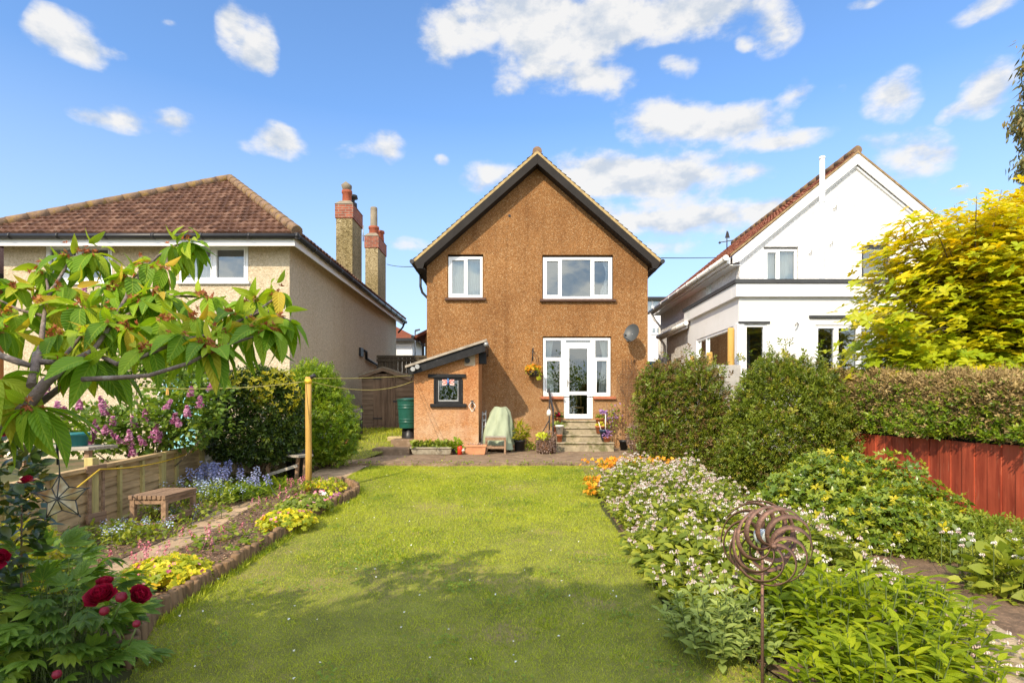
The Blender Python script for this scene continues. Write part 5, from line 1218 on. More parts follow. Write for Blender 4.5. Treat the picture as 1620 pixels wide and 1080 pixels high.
# hanging basket
hb = thing('hanging_basket', 'wall basket of yellow flowers hung left of the back door', 'hanging basket', P(843, 590, 15.2))
c = P(843.5, 588, 15.22); k = MB(); k.lathe(c, [(0, -.15), (.10, -.12), (.17, -.03), (.185, .03), (.17, .03), (0, .0)], 20); k.build('basket', M['iron'], hb)
k = MB(); t_ = P(842.5, 553, 15.49); k.tube([t_ + Vector((0, -.01, .03)), t_ + Vector((0, -.01, -.3))], .014, 6); k.tube([t_ + Vector((0, -.01, 0)), Vector((c.x, c.y, t_.z + .02)), Vector((c.x, c.y, t_.z - .06))], .012, 6); k.build('bracket', M['iron'], hb)
k = MB()
for a in (0, 2.1, 4.2): k.tube([Vector((c.x, c.y, t_.z - .05)), c + Vector((.18 * math.cos(a), .18 * math.sin(a), .02))], .005, 5)
k.build('chain', M['iron'], hb)
n = 170; p = np.array(c) + np.array([0, 0, .06]) + rdir(n) * np.array([.19, .17, .11]); Leaves().add(T_OV, p, rdir(n), rdir(n) + np.array([0, -.4, 1.2]), .08).build('foliage', M['goldshrub'], hb)
n = 40; p = np.array(c) + np.array([0, -.05, .07]) + rdir(n) * np.array([.19, .13, .10]); Leaves().add(T_FLOR, p, rdir(n) + np.array([0, -1, .6]), rdir(n), .075).build('blossom', M['orange'], hb)
n = 40; p = np.array(c) + np.array([.15, 0, -.07]) + rdir(n) * np.array([.05, .06, .12]); Leaves().add(T_OV, p, rdir(n) + np.array([0, 0, -1]), rdir(n), .06).build('trailing_leaf', M['limeflower'], hb)
# satellite dish
ds = thing('satellite_dish', 'dark grey satellite dish fixed high on the brown wall', 'satellite dish', P(997, 528, 15.2))
c = P(999, 526, 15.05); N_ = Vector((-.60, -.75, .30)).normalized(); s_ = N_.cross(Vector((0, 0, 1))).normalized(); u_ = s_.cross(N_).normalized()
k = MB(); vs = []; fs = []; n = 28
for j in range(7):
    r = j / 6
    for i in range(n):
        a = 2 * math.pi * i / n; vs.append(c + s_ * (.215 * r * math.cos(a)) + u_ * (.25 * r * math.sin(a)) + N_ * (.07 * r * r - .07))
for j in range(6):
    for i in range(n): fs.append((j * n + i, j * n + (i + 1) % n, (j + 1) * n + (i + 1) % n, (j + 1) * n + i))
k.add(vs, fs, 0, True); k.build('dish', M['dishgrey'], ds)
k = MB(); e = c - u_ * .20 + N_ * .36; k.tube([c - u_ * .24 - N_ * .02, e - u_ * .08, e], .012, 6); k.tube([e, e - N_ * .09], .028, 10); k.build('feed_arm', M['dishgrey'], ds)
k = MB(); wl = Vector((c.x + .0, 15.49, c.z - .10)); k.tube([c - N_ * .08, c - N_ * .08 + Vector((0, .05, -.1)), wl], .022, 8); k.lathe(wl + Vector((0, 0, -.08)), [(0, 0), (.05, 0), (.05, .16), (0, .16)], 8); k.build('bracket', M['galv'], ds)
# trellis and climber right of the door
tl = thing('wire_trellis', 'rusty brown wire trellis with dead climber stems on the wall', 'trellis', (Xp(1000, 15.45), 15.45, .8))
k = MB(); xa, xb = Xp(984, 15.46), Xp(1008, 15.46)
def grid(k, x0, x1, z0, z1, s, y):
    n = int((x1 - x0) / s)
    for i in range(n + 1): k.bar((x0 + i * s, y, z0), (x0 + i * s, y, z1), .006, .006, 0, (0, 1, 0))
    n = int((z1 - z0) / s)
    for i in range(n + 1): k.bar((x0, y - .008, z0 + i * s), (x1, y - .008, z0 + i * s), .006, .006)
grid(k, xa, xb, .75, 2.95, .085, 15.46); k.build('mesh_panel', M['mesh_twig'], tl)
k = MB(); grid(k, Xp(976, 15.43), Xp(1019, 15.43), Zp(632, 15.43), Zp(583, 15.43), .085, 15.43); k.build('mesh_panel', M['mesh_twig'], tl)
k = MB(); r_ = random.Random(9)
for i in range(16):
    x = r_.uniform(xa - .02, xb + .05); z = r_.uniform(.8, 2.4); pts = [Vector((x, 15.42, z))]
    for j in range(5): pts.append(pts[-1] + Vector((r_.uniform(-.12, .12), r_.uniform(-.015, .01), r_.uniform(.03, .2))))
    for p in pts: p.y = min(p.y, 15.45)
    k.tube(pts, .006, 4)
k.build('dead_stem', M['twig'], tl)
# dry lavender and stacked slates under the right hedge
lv = thing('dry_lavender', 'faded dry lavender bush at the right end of the patio', 'plant', (Xp(1013, 14), 13.9, PT))
n = 1500; p, nn = shell([(Xp(1012, 13.9), 13.9, .86, .30, .30, .42)], n, .5, 1.0, zmin=.5); Leaves().add(T_RH, p, nn + RNG.normal(0, .4, (n, 3)) + np.array([0, 0, .4]), rdir(n), RNG.uniform(.04, .08, n)).build('foliage', M['lavender_dry'], lv)
for i, (px, py, a) in enumerate(((1008, 711, .5), (1018, 709, .7), (1026, 712, .9), (1030, 703, .3))):
    k = MB(); q = P(px, py, 13.2); q.z = PT
    k.prism([q + Vector((0, 0, .0)), q + Vector((.22 * math.cos(a), 0, .20 * math.sin(a))), q + Vector((.22 * math.cos(a) - .03, 0, .20 * math.sin(a) + .03)), q + Vector((-.03, 0, .03))], (0, .3, 0))
    tag(k.build('roof_slate', M['greywood'], loc=q), ['broken slate lying nearest the steps under the hedge', 'tilted broken slate leaning beside the dry lavender', 'steep broken slate at the foot of the hedge', 'upper flat slate tucked in the hedge bottom'][i], 'slate', 'broken slates by the hedge')
# water butt
wb = thing('water_butt', 'dark green ribbed water butt on a stand beside the lean-to', 'water butt', (Xp(647, 14.6), 14.6, .84))
yb_ = 14.6; c = Vector((Xp(646, yb_), yb_, Zp(677, yb_))); hh = Zp(633, yb_) - c.z
k = MB(); prof = []
for i in range(41):
    t = i / 40; r = .225 + .055 * t
    for b in (.22, .72): r += .018 * math.exp(-((t - b) / .022) ** 2) + .014 * math.exp(-((t - b - .085) / .02) ** 2) - .01 * math.exp(-((t - b - .04) / .02) ** 2)
    prof.append((r, hh * t))
prof = [(0, 0)] + prof + [(.30, hh), (.30, hh + .02), (.12, hh + .06), (0, hh + .06)]
k.lathe(c, prof, 32); k.build('barrel', M['butt'], wb)
k = MB(); k.lathe((c.x + .03, c.y, .60), [(0, 0), (.20, 0), (.17, c.z - .61), (0, c.z - .61)], 4, sx=1.1); k.build('stand', M['black_plastic'], wb)
k = MB(); q = P(627.5, 688, 14.8); k.box(q.x - .20, q.x + .20, 14.6, 14.9, .62, .62 + .26); tag(k.build('stone_block', M['slab'], loc=(q.x, 14.75, .62), bevel=.02), 'sandy stone block lying beside the water butt stand', 'block')

# ------------------------------------------------------------------ shed, dark fence, side things
YS = 17.0
sd = thing('wooden_shed', 'weathered brown timber shed with plank door and shallow gable', 'shed', (Xp(614, YS), YS, 1.02))
S = lambda px: Xp(px, YS); Zs = lambda py: Zp(py, YS)
zb = 1.03; wx0, wx1, axp = S(573), S(655), S(607)
def roofz(x): return Zs(584) - abs(x - axp) * (.34 if x < axp else .36)
nb = 13
for side in (0, 1):
    k = MB()
    for i in range(nb):
        z0 = zb + i * (roofz(axp) - zb) / nb; z1 = zb + (i + 1.08) * (roofz(axp) - zb) / nb
        lim0 = max(wx0, axp - (Zs(584) - z0) / .34) if z0 > roofz(wx0) else wx0; lim1 = min(wx1, axp + (Zs(584) - z0) / .36) if z0 > roofz(wx1) else wx1
        a, b = ((lim0, S(591)), (S(626), lim1))[side]; a2, b2 = max(a, lim0), min(b, lim1)
        if b2 - a2 > .03: k.prism([(a2, YS - .022, z0), (a2, YS - .006, z1), (a2, YS + .01, z1), (a2, YS + .01, z0)], (b2 - a2, 0, 0))
    k.build('front_wall', M['shed_lap'], sd)
k = MB(); k.box(wx0, wx0 + .02, YS + .012, YS + 1.9, zb, roofz(wx0)); k.box(wx1 - .02, wx1, YS + .012, YS + 1.9, zb, roofz(wx1)); k.box(wx0 + .02, wx1 - .02, YS + 1.88, YS + 1.9, zb, roofz(wx0)); k.build('side_wall', M['shed_lap'], sd)
k = MB(); x = S(591); i = 0
while x < S(626) - .02:
    w_ = .085; k.box(x + .003, min(x + w_, S(626)) - .003, YS - .028 - .003 * (i % 2), YS + .004, zb + .06, min(roofz(x + w_ / 2) - .07, Zs(591))); x += w_; i += 1
dr = k.build('door', M['shed_wood'], sd)
k = MB(); k.box(S(591), S(605), YS - .045, YS - .032, zb + .25, zb + .29); k.box(S(591), S(604), YS - .045, YS - .032, Zs(600), Zs(600) + .04); k.box(S(622), S(628), YS - .05, YS - .032, Zs(636), Zs(636) + .05); k.build('hinge', M['iron'], dr)
k = MB()
for ex, sgn, sl__ in ((S(568), -1, .34), (S(652), 1, .36)):
    ez = Zs(582) - abs(ex - axp) * sl__
    k.prism([(ex, YS - .10, ez), (axp, YS - .10, Zs(582)), (axp, YS - .10, Zs(582) + .045), (ex, YS - .10, ez + .045)], (0, 2.1, 0))
k.build('roof', pm('mossy roofing felt', (.20, .165, .115), .95, .4, 8, .6, 40, c2=(.30, .27, .2), c2at=.58), sd)
k = MB()
for ex, sl__ in ((S(569), .34), (S(651), .36)):
    ez = Zs(582) - abs(ex - axp) * sl__
    k.prism([(ex, YS - .125, ez - .005), (axp, YS - .125, Zs(582) - .005), (axp, YS - .125, Zs(582) - .10), (ex, YS - .125, ez - .09)], (0, .02, 0))
k.build('bargeboard', M['shed_lap'], sd)
k = MB(); k.box(S(586), S(650), YS - .06, YS - .03, zb + .0, zb + .05); k.build('sill', M['shed_wood'], sd)
fb = thing('back_fence', 'tall dark board fence closing the passage behind the wooden shed', 'fence', (Xp(628, 19.3), 19.3, 1.05))
YB = 19.3; x = Xp(597, YB); k = MB(); i = 0
while x < -2.42:
    k.box(x + .004, x + .135, YB - .012 * (i % 2), YB + .02, 1.0, Zp(566, YB)); x += .14; i += 1
k.build('panel', M['fence_dark'], fb)
k = MB(); k.box(Xp(596, YB), -2.42, YB - .035, YB + .05, Zp(566, YB) + .002, Zp(562, YB)); k.box(Xp(596, YB), -2.42, YB - .05, YB - .015, Zp(572, YB), Zp(567.5, YB)); k.build('capping', M['fence_dark'], fb)
gate = thing('slatted_barrier', 'low slatted timber barrier sloping beside the cream house wall', 'barrier', (Xp(556, 15.2), 15.2, .6))
k = MB(); a, b = P(541, 655, 15.0), P(571, 646, 15.6); n = 9
k.bar(a, b, .03, .05); a2, b2 = P(541, 668, 15.0), P(571, 662, 15.6); k.bar(a2, b2, .03, .05)
k.build('rail', M['greywood'], gate); k = MB()
for i in range(n):
    t = i / (n - 1); k.bar(a.lerp(b, t) + Vector((0, .02, 0)), a2.lerp(b2, t) + Vector((0, .02, 0)), .05, .02, 0, (0, 1, 0))
k.build('slat', M['greywood'], gate); k = MB()
for t in (a2, b2): k.tube([Vector((t.x, t.y + .05, .5)), Vector((t.x, t.y + .05, t.z + .35))], .035, 8)
k.build('post', M['black_plastic'], gate)
potted('dark_plastic_pot', 'black tub in the shade under the slatted barrier, nearest the shed', Vector((Xp(560, 14.7), 14.7, .70)), .20, .30, 'black_plastic', taper=.85)
potted('dark_plastic_pot', 'black tub in the shade beside the upset terracotta pot', Vector((Xp(551, 14.2), 14.2, .60)), .17, .24, 'black_plastic', taper=.85)
k = MB(); c = Vector((Xp(543, 13.4), 13.4, .72)); k.tube([c + Vector((-.22, 0, 0)), c + Vector((.10, -.06, 0)), c + Vector((.20, -.08, 0))], [.11, .17, .17], 16); tag(k.build('upset_pot', M['terracotta'], loc=c), 'terracotta pot lying on its side by the passage lawn', 'pot')
k = MB(); q = P(1028, 585, 21); k.box(4.90, 5.12, 20.9, 21.3, .5, q.z + .2); k.box(4.88, 5.14, 20.88, 21.32, q.z + .203, q.z + .27)
tag(k.build('wheelie_bin', M['bluebin'], loc=(5.0, 21, .5), bevel=.02), 'bright blue bin at the end of the gap beside the brown wall', 'bin')

# ------------------------------------------------------------------ left fence, bench, post, lines
def fpt(y):   # the line of the fence on the ground
    t = (y - 5.0) / (9.2 - 5.0); return Vector((-4.62 - .47 * t, y, gz(y)))
lf = thing('timber_fence', 'low treated timber panel fence along the left border', 'fence', fpt(7.0))
def ftop(y): return .955 + (y - 5.6) * .024
ys = [2.6, 4.5, 6.42, 7.95, 9.2]
for a, b in zip(ys[:-1], ys[1:]):
    k = MB(); n = 6
    for i in range(n):
        za = lambda y, t: gz(y) + .03 + (ftop(y) - .05 - gz(y) - .03) * t
        A0, B0 = fpt(a + .04), fpt(b - .04); o = .012 * (i % 2) * 0
        t0, t1 = i / n - (.02 if i else 0), (i + 1) / n
        k.add([(A0.x - .01, A0.y, za(a, t0)), (B0.x - .01, B0.y, za(b, t0)), (B0.x - .014, B0.y, za(b, t1)), (A0.x - .014, A0.y, za(a, t1)),
               (A0.x + .012, A0.y, za(a, t0)), (B0.x + .012, B0.y, za(b, t0)), (B0.x - .004, B0.y, za(b, t1)), (A0.x - .004, A0.y, za(a, t1))],
              [(0, 1, 2, 3), (4, 5, 6, 7), (0, 1, 5, 4), (3, 2, 6, 7), (1, 2, 6, 5), (0, 3, 7, 4)])
    k.build('panel', M['fence'], lf)
for a, b in zip(ys[:-1], ys[1:]):
    for i in range(1, 3 if b - a > 1.4 else 2):
        y = a + (b - a) * i / 3; f = fpt(y); k = MB(); k.box(f.x + .006, f.x + .045, y - .022, y + .022, gz(y), ftop(y) - .05); k.build('batten', M['fence_post'], lf)
k = MB()
for a, b in zip(ys[:-1], ys[1:]): k.bar(fpt(a + .03) * 1 + Vector((.01, 0, ftop(a) - gz(a) - .02)), fpt(b - .03) + Vector((.01, 0, ftop(b) - gz(b) - .02)), .085, .045)
k.build('capping', M['fence'], lf, bevel=.005)
for y in (4.5, 6.42, 7.95, 9.2):
    k = MB(); f = fpt(y); k.box(f.x - .045, f.x + .055, y - .05, y + .05, gz(y), ftop(y) + (.28 if y > 9 else .10 if y < 7 else .0)); k.build('post', M['fence_post'], lf, bevel=.006)
k = MB(); f = fpt(6.42)
k.box(f.x + .058, f.x + .085, 6.42 - .17, 6.42 + .13, ftop(6.42) - .06, ftop(6.42) + .02); k.box(f.x + .058, f.x + .09, 6.42 - .16, 6.42 + .12, gz(6.42) + .10, gz(6.42) + .20); k.box(f.x + .056, f.x + .075, 6.42 - .13, 6.42 - .09, gz(6.42), ftop(6.42) - .062); k.box(f.x + .056, f.x + .075, 6.42 + .08, 6.42 + .115, gz(6.42), ftop(6.42) - .062)
k.build('cleat', M['bench'], lf)
bn = thing('garden_bench', 'small weathered teak slatted bench standing by the low fence', 'bench', (-4.15, 6.75, .27))
bx0, bx1, by0, by1 = -4.36, -3.95, 6.44, 7.06; zt = .645
for x in (bx0, bx1 - .055):
    for y in (by0, by1 - .055):
        k = MB(); k.box(x, x + .055, y, y + .055, gz(y) - .02, zt - .045); k.build('leg', M['bench'], bn, bevel=.004)
k = MB(); k.box(bx0 + .056, bx1 - .056, by0 + .008, by0 + .035, zt - .10, zt - .045); k.box(bx0 + .056, bx1 - .056, by1 - .035, by1 - .008, zt - .10, zt - .045)
k.box(bx0 + .006, bx0 + .03, by0 + .056, by1 - .056, zt - .10, zt - .045); k.box(bx1 - .03, bx1 - .006, by0 + .056, by1 - .056, zt - .10, zt - .045)
k.box(bx0 + .056, bx1 - .056, by0 + .01, by0 + .04, gz(by0) + .03, gz(by0) + .075); k.box(bx1 - .04, bx1 - .01, by0 + .056, by1 - .056, gz(by0) + .07, gz(by0) + .13); k.box(bx0 + .01, bx0 + .04, by0 + .056, by1 - .056, gz(by0) + .07, gz(by0) + .13)
k.build('frame', M['bench'], bn, bevel=.003)
k = MB(); n = 8; wS = (bx1 - bx0 + .02) / n
for i in range(n): k.box(bx0 - .01 + i * wS + .006, bx0 - .01 + (i + 1) * wS - .006, by0 - .015, by1 + .015, zt - .043, zt)
k.build('seat', M['bench'], bn, bevel=.003)
po = thing('washing_line_post', 'yellow brown round washing line post in the flower bed tip', 'post', G(488, 780))
q = G(488, 780); zt = Zp(596, q.y); k = MB(); r_ = random.Random(2)
k.tube([q + Vector((0, 0, -.05)), q + Vector((.003, 0, .6)), q + Vector((-.002, 0, 1.2)), Vector((q.x, q.y, zt))], [.047, .046, .045, .045], 16); k.build('pole', M['new_post'], po)
k = MB(); k.tube([(q.x, q.y, zt - .10), (q.x, q.y, zt - .04)], .052, 14); k.build('rope_wrap', M['rope'], po)
k = MB(); k.tube([(q.x + .03, q.y, zt - .01), (q.x + .10, q.y, zt + .03)], .03, 8); k.build('pulley', M['iron'], po)
def hang(a, b, sag, n=16): 
    a, b = Vector(a), Vector(b); return [a.lerp(b, i / n) - Vector((0, 0, sag * 4 * (i / n) * (1 - i / n))) for i in range(n + 1)]
pt = Vector((q.x, q.y, zt - .06))
k = MB(); k.tube(hang(pt, P(200, 612, 6.2), .06), .006, 6); tag(k.build('washing_line', M['line'], loc=pt), 'yellow washing line running from the post to the left', 'washing line')
k = MB(); k.tube(hang(pt, P(655, 602, 13.88), .18), .006, 6); tag(k.build('washing_line', M['line'], loc=pt), 'lower yellow washing line sagging from the post to the lean-to', 'washing line')
k = MB(); k.tube(hang(pt + Vector((0, 0, .04)), P(655, 593, 13.88), .03), .006, 6); tag(k.build('washing_line', M['line'], loc=pt), 'upper yellow washing line from the post to the lean-to wall', 'washing line')
k = MB(); c = P(265, 618, 6.75); k.bar(c + Vector((-.012, 0, -.05)), c + Vector((-.006, 0, .035)), .012, .012); k.bar(c + Vector((.012, 0, -.05)), c + Vector((.006, 0, .035)), .012, .012); tag(k.build('clothes_peg', M['new_post'], loc=c), 'tiny wooden clothes peg left on the washing line', 'clothes peg')
k = MB(); e0 = fpt(9.2) + Vector((.08, 0, ftop(9.2) - gz(9.2) - .02)); e1 = fpt(6.42) + Vector((.10, 0, ftop(6.42) - gz(6.42) - .03)); e2 = P(122, 771, 5.3); e3 = P(40, 790, 4.9)
k.tube(hang(e0, e1, .09) + hang(e1, e2, .0, 6)[1:] + hang(e2, e3, .02, 6)[1:], .008, 7); tag(k.build('yellow_rope', M['rope'], loc=e1), 'loose bright yellow rope draped along the timber fence', 'rope')
# old wall stub and the little bench under the dark bush
ow = MB(); r_ = random.Random(5); 
pts = [(-5.10, 9.32), (-4.95, 9.42), (-4.6, 9.75), (-4.2, 10.1), (-3.9, 10.4)]
for (xa, ya), (xb, yb2) in zip(pts[:-1], pts[1:]):
    za, zb_ = r_.uniform(.82, .98), r_.uniform(.82, .98); ow.add([(xa, ya, .3), (xb, yb2, .3), (xb, yb2, zb_), (xa, ya, za), (xa - .15, ya + .2, .3), (xb - .15, yb2 + .2, .3), (xb - .15, yb2 + .2, zb_), (xa - .15, ya + .2, za)], [(0, 1, 2, 3), (3, 2, 6, 7), (1, 2, 6, 5), (0, 3, 7, 4)])
ow.box(-5.10, -4.92, 9.27, 9.42, .3, 1.13)
tag(ow.build('garden_wall', M['render_wall'], loc=(-4.6, 9.7, .35)), 'crumbling lime washed wall below the dark clipped bush', 'wall')
ob_ = thing('plank_bench', 'grey plank bench half hidden by bluebells under the dark bush', 'bench', G(455, 760))
a, b = P(421, 716, 9.9), P(484, 721, 9.4); k = MB()
k.bar(a, b, .30, .035); k.build('seat', M['greywood'], ob_)
k = MB(); k.bar(P(424, 751, 9.3), P(470, 736, 9.3), .04, .05); k.build('stretcher', M['greywood'], ob_)
for px in (426, 472, 484):
    k = MB(); t_ = P(px, 722, 9.5); k.bar(t_, Vector((t_.x - .04, t_.y, .37)), .05, .05); k.build('leg', M['bench'], ob_)
potted('dark_plastic_pot', 'large black tub standing in shade behind the plank bench', Vector((Xp(473, 10.1), 10.1, .42)), .24, .46, 'black_plastic', taper=.85)
# log edging of the flower bed
lg = MB(); r_ = random.Random(8)
ed = [G(*p) for p in [(205, 1050), (240, 985), (300, 946), (400, 880), (480, 830), (520, 806), (552, 791), (566, 783), (561, 774), (545, 768), (528, 766)]]
seg = [(b - a).length for a, b in zip(ed[:-1], ed[1:])]; tot = sum(seg); d = 0
while d < tot:
    t = d; i = 0
    while t > seg[i]: t -= seg[i]; i += 1
    p = ed[i].lerp(ed[i + 1], t / seg[i]); w_ = r_.uniform(.055, .085); h = r_.uniform(.115, .15) if p.y > 3.6 else r_.uniform(.13, .18)
    lean = Vector((r_.uniform(-.012, .012), r_.uniform(-.012, .012), 0)); dr_ = (ed[i + 1] - ed[i]).normalized(); nx = Vector((dr_.y, -dr_.x, 0))
    base = len(lg.v); n = 8; vs = []
    for z, s in ((-.03, 1.0), (h * .9, 1.0), (h, .86)):
        for k_ in range(n):
            a = 2 * math.pi * k_ / n; vs.append(p + lean * (z / h) * 2 + dr_ * (w_ / 2 * math.cos(a) * s) + nx * (w_ * .5 * math.sin(a) * s) + Vector((0, 0, z)))
    fs = [(j * n + q_, j * n + (q_ + 1) % n, (j + 1) * n + (q_ + 1) % n, (j + 1) * n + q_) for j in range(2) for q_ in range(n)] + [tuple(range(2 * n, 3 * n))]
    lg.add(vs, fs, 0, True); d += w_ * .93
tag(lg.build('log_edging', M['log'], loc=G(400, 880)), 'row of short upright split logs edging the flower bed against the lawn', 'edging')

# ------------------------------------------------------------------ star lantern
YK = 2.3; sc_ = P(97, 787, YK)
sl_t = thing('star_lantern', 'five pointed amber glass star lantern hanging from the cherry branch', 'lantern', sc_)
R, r_in, dep = 36 * YK / F, 19.5 * YK / F, 13 * YK / F
out_ = []; 
for i in range(10):
    a = math.pi / 2 + i * math.pi / 5 + .06; rr_ = R if i % 2 == 0 else r_in
    out_.append(sc_ + Vector((rr_ * math.cos(a), rr_ * math.cos(a) * .25, rr_ * math.sin(a))))
nrm = Vector((-.24, .97, 0)).normalized(); cf, cb_ = sc_ - nrm * dep, sc_ + nrm * dep
k = MB(); kb = MB()
for i in range(10):
    for c in (cf, cb_):
        k.poly([c, out_[i], out_[(i + 1) % 10]]); kb.tube([c, out_[i]], .0026 if i % 2 else .0022, 6)
    kb.tube([out_[i], out_[(i + 1) % 10]], .0024, 6)
for i in range(0, 10, 2): kb.tube([out_[i], out_[i] + (out_[i] - sc_).normalized() * .012], .0032, 6)
for c in (cf, cb_): kb.lathe(c, [(0, -.006), (.006, 0), (0, .006)], 8)
k.build('glass', M['starglass'], sl_t); kb.build('came', M['lead'], sl_t)
k = MB(); tip = out_[0]; k.tube([tip, tip + Vector((.0, 0, .012)), P(88, 662, YK)], .0022, 6); k.tube([P(91, 735, YK), P(90, 700, YK)], .0035, 6); k.build('hanger', M['iron'], sl_t)

# ------------------------------------------------------------------ wind spinner
YW = 3.0; hub = P(1216, 859, YW)
ws = thing('wind_spinner', 'rusty double wind spinner of curved blades with a glass ball on a stake', 'wind spinner', (Xp(1206, YW), YW + .06, gz(3)))
k = MB(); k.tube([(Xp(1206, YW + .08), YW + .08, gz(3) - .05), (Xp(1206, YW + .08), YW + .08, hub.z + .02)], .0085, 10); k.build('stake', M['rust'], ws)
def blades(c, nb, R, sign, rot, tiltz):
    for i in range(nb):
        a0 = rot + 2 * math.pi * i / nb; k = MB(); pts = []
        n = 22
        for j in range(n + 1):
            t = j / n; ang = a0 + sign * (2.5 * t); rr2 = R * math.sin(math.pi * .5 * min(1.0, t * 1.25)) ** .9 if t < .8 else R * (1 - .02 * (t - .8))
            pts.append((Vector((rr2 * math.cos(ang), tiltz - .035 * math.sin(math.pi * t), rr2 * math.sin(ang))), ang))
        vs = []; fs = []
        for j, (p, ang) in enumerate(pts):
            tg_ = (pts[min(j + 1, n)][0] - pts[max(j - 1, 0)][0]).normalized(); nv = Vector((0, 1, 0)); sd_ = tg_.cross(nv).normalized()
            w_ = .0135 * (0.5 + .5 * math.sin(math.pi * min(1, .15 + j / n)))
            wd2 = (nv * .70 + sd_ * .70).normalized() * w_; th = (nv * -.70 + sd_ * .70).normalized() * .0009
            vs += [c + p + wd2 + th, c + p - wd2 + th, c + p - wd2 - th, c + p + wd2 - th]
        for j in range(n):
            for q_ in range(4): fs.append((j * 4 + q_, j * 4 + (q_ + 1) % 4, (j + 1) * 4 + (q_ + 1) % 4, (j + 1) * 4 + q_))
        fs += [(0, 1, 2, 3), (n * 4, n * 4 + 1, n * 4 + 2, n * 4 + 3)]
        k.add(vs, fs, 0, True); k.build('blade', M['rust'], ws)
Rb = 61 * YW / F
blades(hub + Vector((-.004, .0, 0)), 9, Rb, -1, .3, -.04)
blades(hub + Vector((-.014, .06, .01)), 9, Rb * .97, 1, .1, .05)
k = MB(); k.tube([hub + Vector((0, -.07, 0)), hub + Vector((-.005, .12, .005))], .008, 10); k.lathe(hub + Vector((0, -.06, -.012)), [(0, 0), (.014, .003), (.016, .012), (.014, .021), (0, .024)], 14); k.build('hub', M['rust'], ws)
k = MB(); noise_blob(k, hub + Vector((-.026, .03, .030)), .040, .040, .040, 0, 24); k.build('glass_ball', M['ball'], ws)

# ------------------------------------------------------------------ red fence, right side posts and slab
rfn = thing('red_fence', 'red stained vertical board fence below the clipped hedge', 'fence', (5.1, 7, .25))
k = MB(); y = 4.2; i = 0; r_ = random.Random(3)
while y < 9.0:
    w_ = .172; x = 5.06 + .014 * (i % 2) + r_.uniform(-.003, .003)
    k.box(x, x + .02, y + .004, y + w_ - .004, gz(y) - .02, 1.255 + r_.uniform(-.006, .006)); y += w_; i += 1
k.build('board', M['red_fence'], rfn)
k = MB(); k.box(5.10, 5.14, 4.2, 9.0, .45, .52); k.box(5.10, 5.14, 4.2, 9.0, .98, 1.05); k.build('rail', M['red_fence'], rfn)
k = MB(); k.box(5.0, 5.10, 8.98, 9.08, .3, 1.30); k.build('post', M['fence_post'], rfn)
bd = MB(); q = P(1350, 690, 8.75); bd.box(4.80, 5.05, 9.09, 9.12, .35, 1.30); tag(bd.build('end_board', M['fence_post'], loc=(4.9, 9.1, .35)), 'greenish board panel at the far end of the red fence', 'board')
for i, (px, top, w_, y) in enumerate(((1156.5, 519, 10.5, 11.6), (1122.5, 557, 9.5, 12.0), (1095.5, 563, 6.5, 14.0))):
    k = MB(); x = Xp(px, y); k.tube([(x, y, .4), (x, y, Zp(top, y) - .04), (x, y, Zp(top, y))], [w_ / 2 * y / F, w_ / 2 * y / F, w_ / 2.3 * y / F], 14)
    tag(k.build('round_post', M['new_post'], loc=(x, y, .4)), ['tallest new round timber post before the corner window', 'middle new round timber post with a flat cut top', 'shortest round timber post farthest down the side'][i], 'post', 'new round fence posts by the white house')
k = MB(); k.box(Xp(1122, 11.2), Xp(1172, 11.2), 11.2, 11.26, .4, Zp(577, 11.2)); k.box(Xp(1120, 11.9), Xp(1160, 11.9), 11.9, 11.96, .4, Zp(583, 11.9)); tag(k.build('concrete_fence', pm('grey concrete panel', (.42, .40, .37), .9, .2, 6, .4), loc=(4.2, 11.2, .4)), 'plain grey concrete fence panel behind the hedges', 'fence panel')
# wires
k = MB(); k.tube(hang(P(1046, 408, 15.4), P(1290, 388, 40), .25), .012, 6); tag(k.build('overhead_wire', M['iron'], loc=P(1046, 408, 15.4)), 'thin overhead wire right of the brown gable', 'wire')
k = MB(); k.tube(hang(P(612, 418, 23), P(662, 421, 15.4), .05), .011, 6); tag(k.build('overhead_wire', M['iron'], loc=P(650, 420, 18)), 'thin overhead wire between the second chimney and brown house', 'wire')
k = MB(); q = P(670, 545, 24); k.tube([(q.x - .35, 24, 1), (q.x - .35, 24, Zp(523, 24))], .03, 6); k.tube([(q.x - .35, 24, Zp(523, 24)), (q.x - .15, 24, Zp(521, 24))], .04, 6); tag(k.build('lamp_post', M['galv'], loc=(q.x - .35, 24, 1)), 'slim grey lamp post in front of the red roofed house', 'lamp post')
# neighbour's garden: table, pot, summerhouse
nt_ = thing('garden_table', 'grey plank garden table beyond the timber fence', 'table', P(105, 706, 7.2))
c = P(108, 705, 7.2); k = MB()
for i in range(4): k.box(c.x - .5, c.x + .45, c.y - .26 + i * .13, c.y - .14 + i * .13, c.z - .04, c.z)
k.build('tabletop', M['greywood'], nt_)
for dx in (-.42, .38): 
    k = MB(); k.box(c.x + dx - .03, c.x + dx + .03, c.y - .2, c.y - .14, .25, c.z - .042); k.build('leg', M['bench'], nt_)
potted('teal_pot', 'teal glazed pot standing on the plank table beyond the fence', Vector((Xp(120, 7.15), 7.15, c.z)), .15, .17, 'tealpot', taper=.8)
su = thing('turquoise_summerhouse', 'turquoise painted board summerhouse seen through the lilac', 'summerhouse', (Xp(300, 10.6), 10.6, .4))
xa, xb, y = Xp(252, 10.6), Xp(336, 10.6), 10.6; k = MB(); x = xa; i = 0
while x < xb:
    k.box(x + .002, x + .098, y - .006 * (i % 2), y + .03, .4, Zp(592, y)); x += .10; i += 1
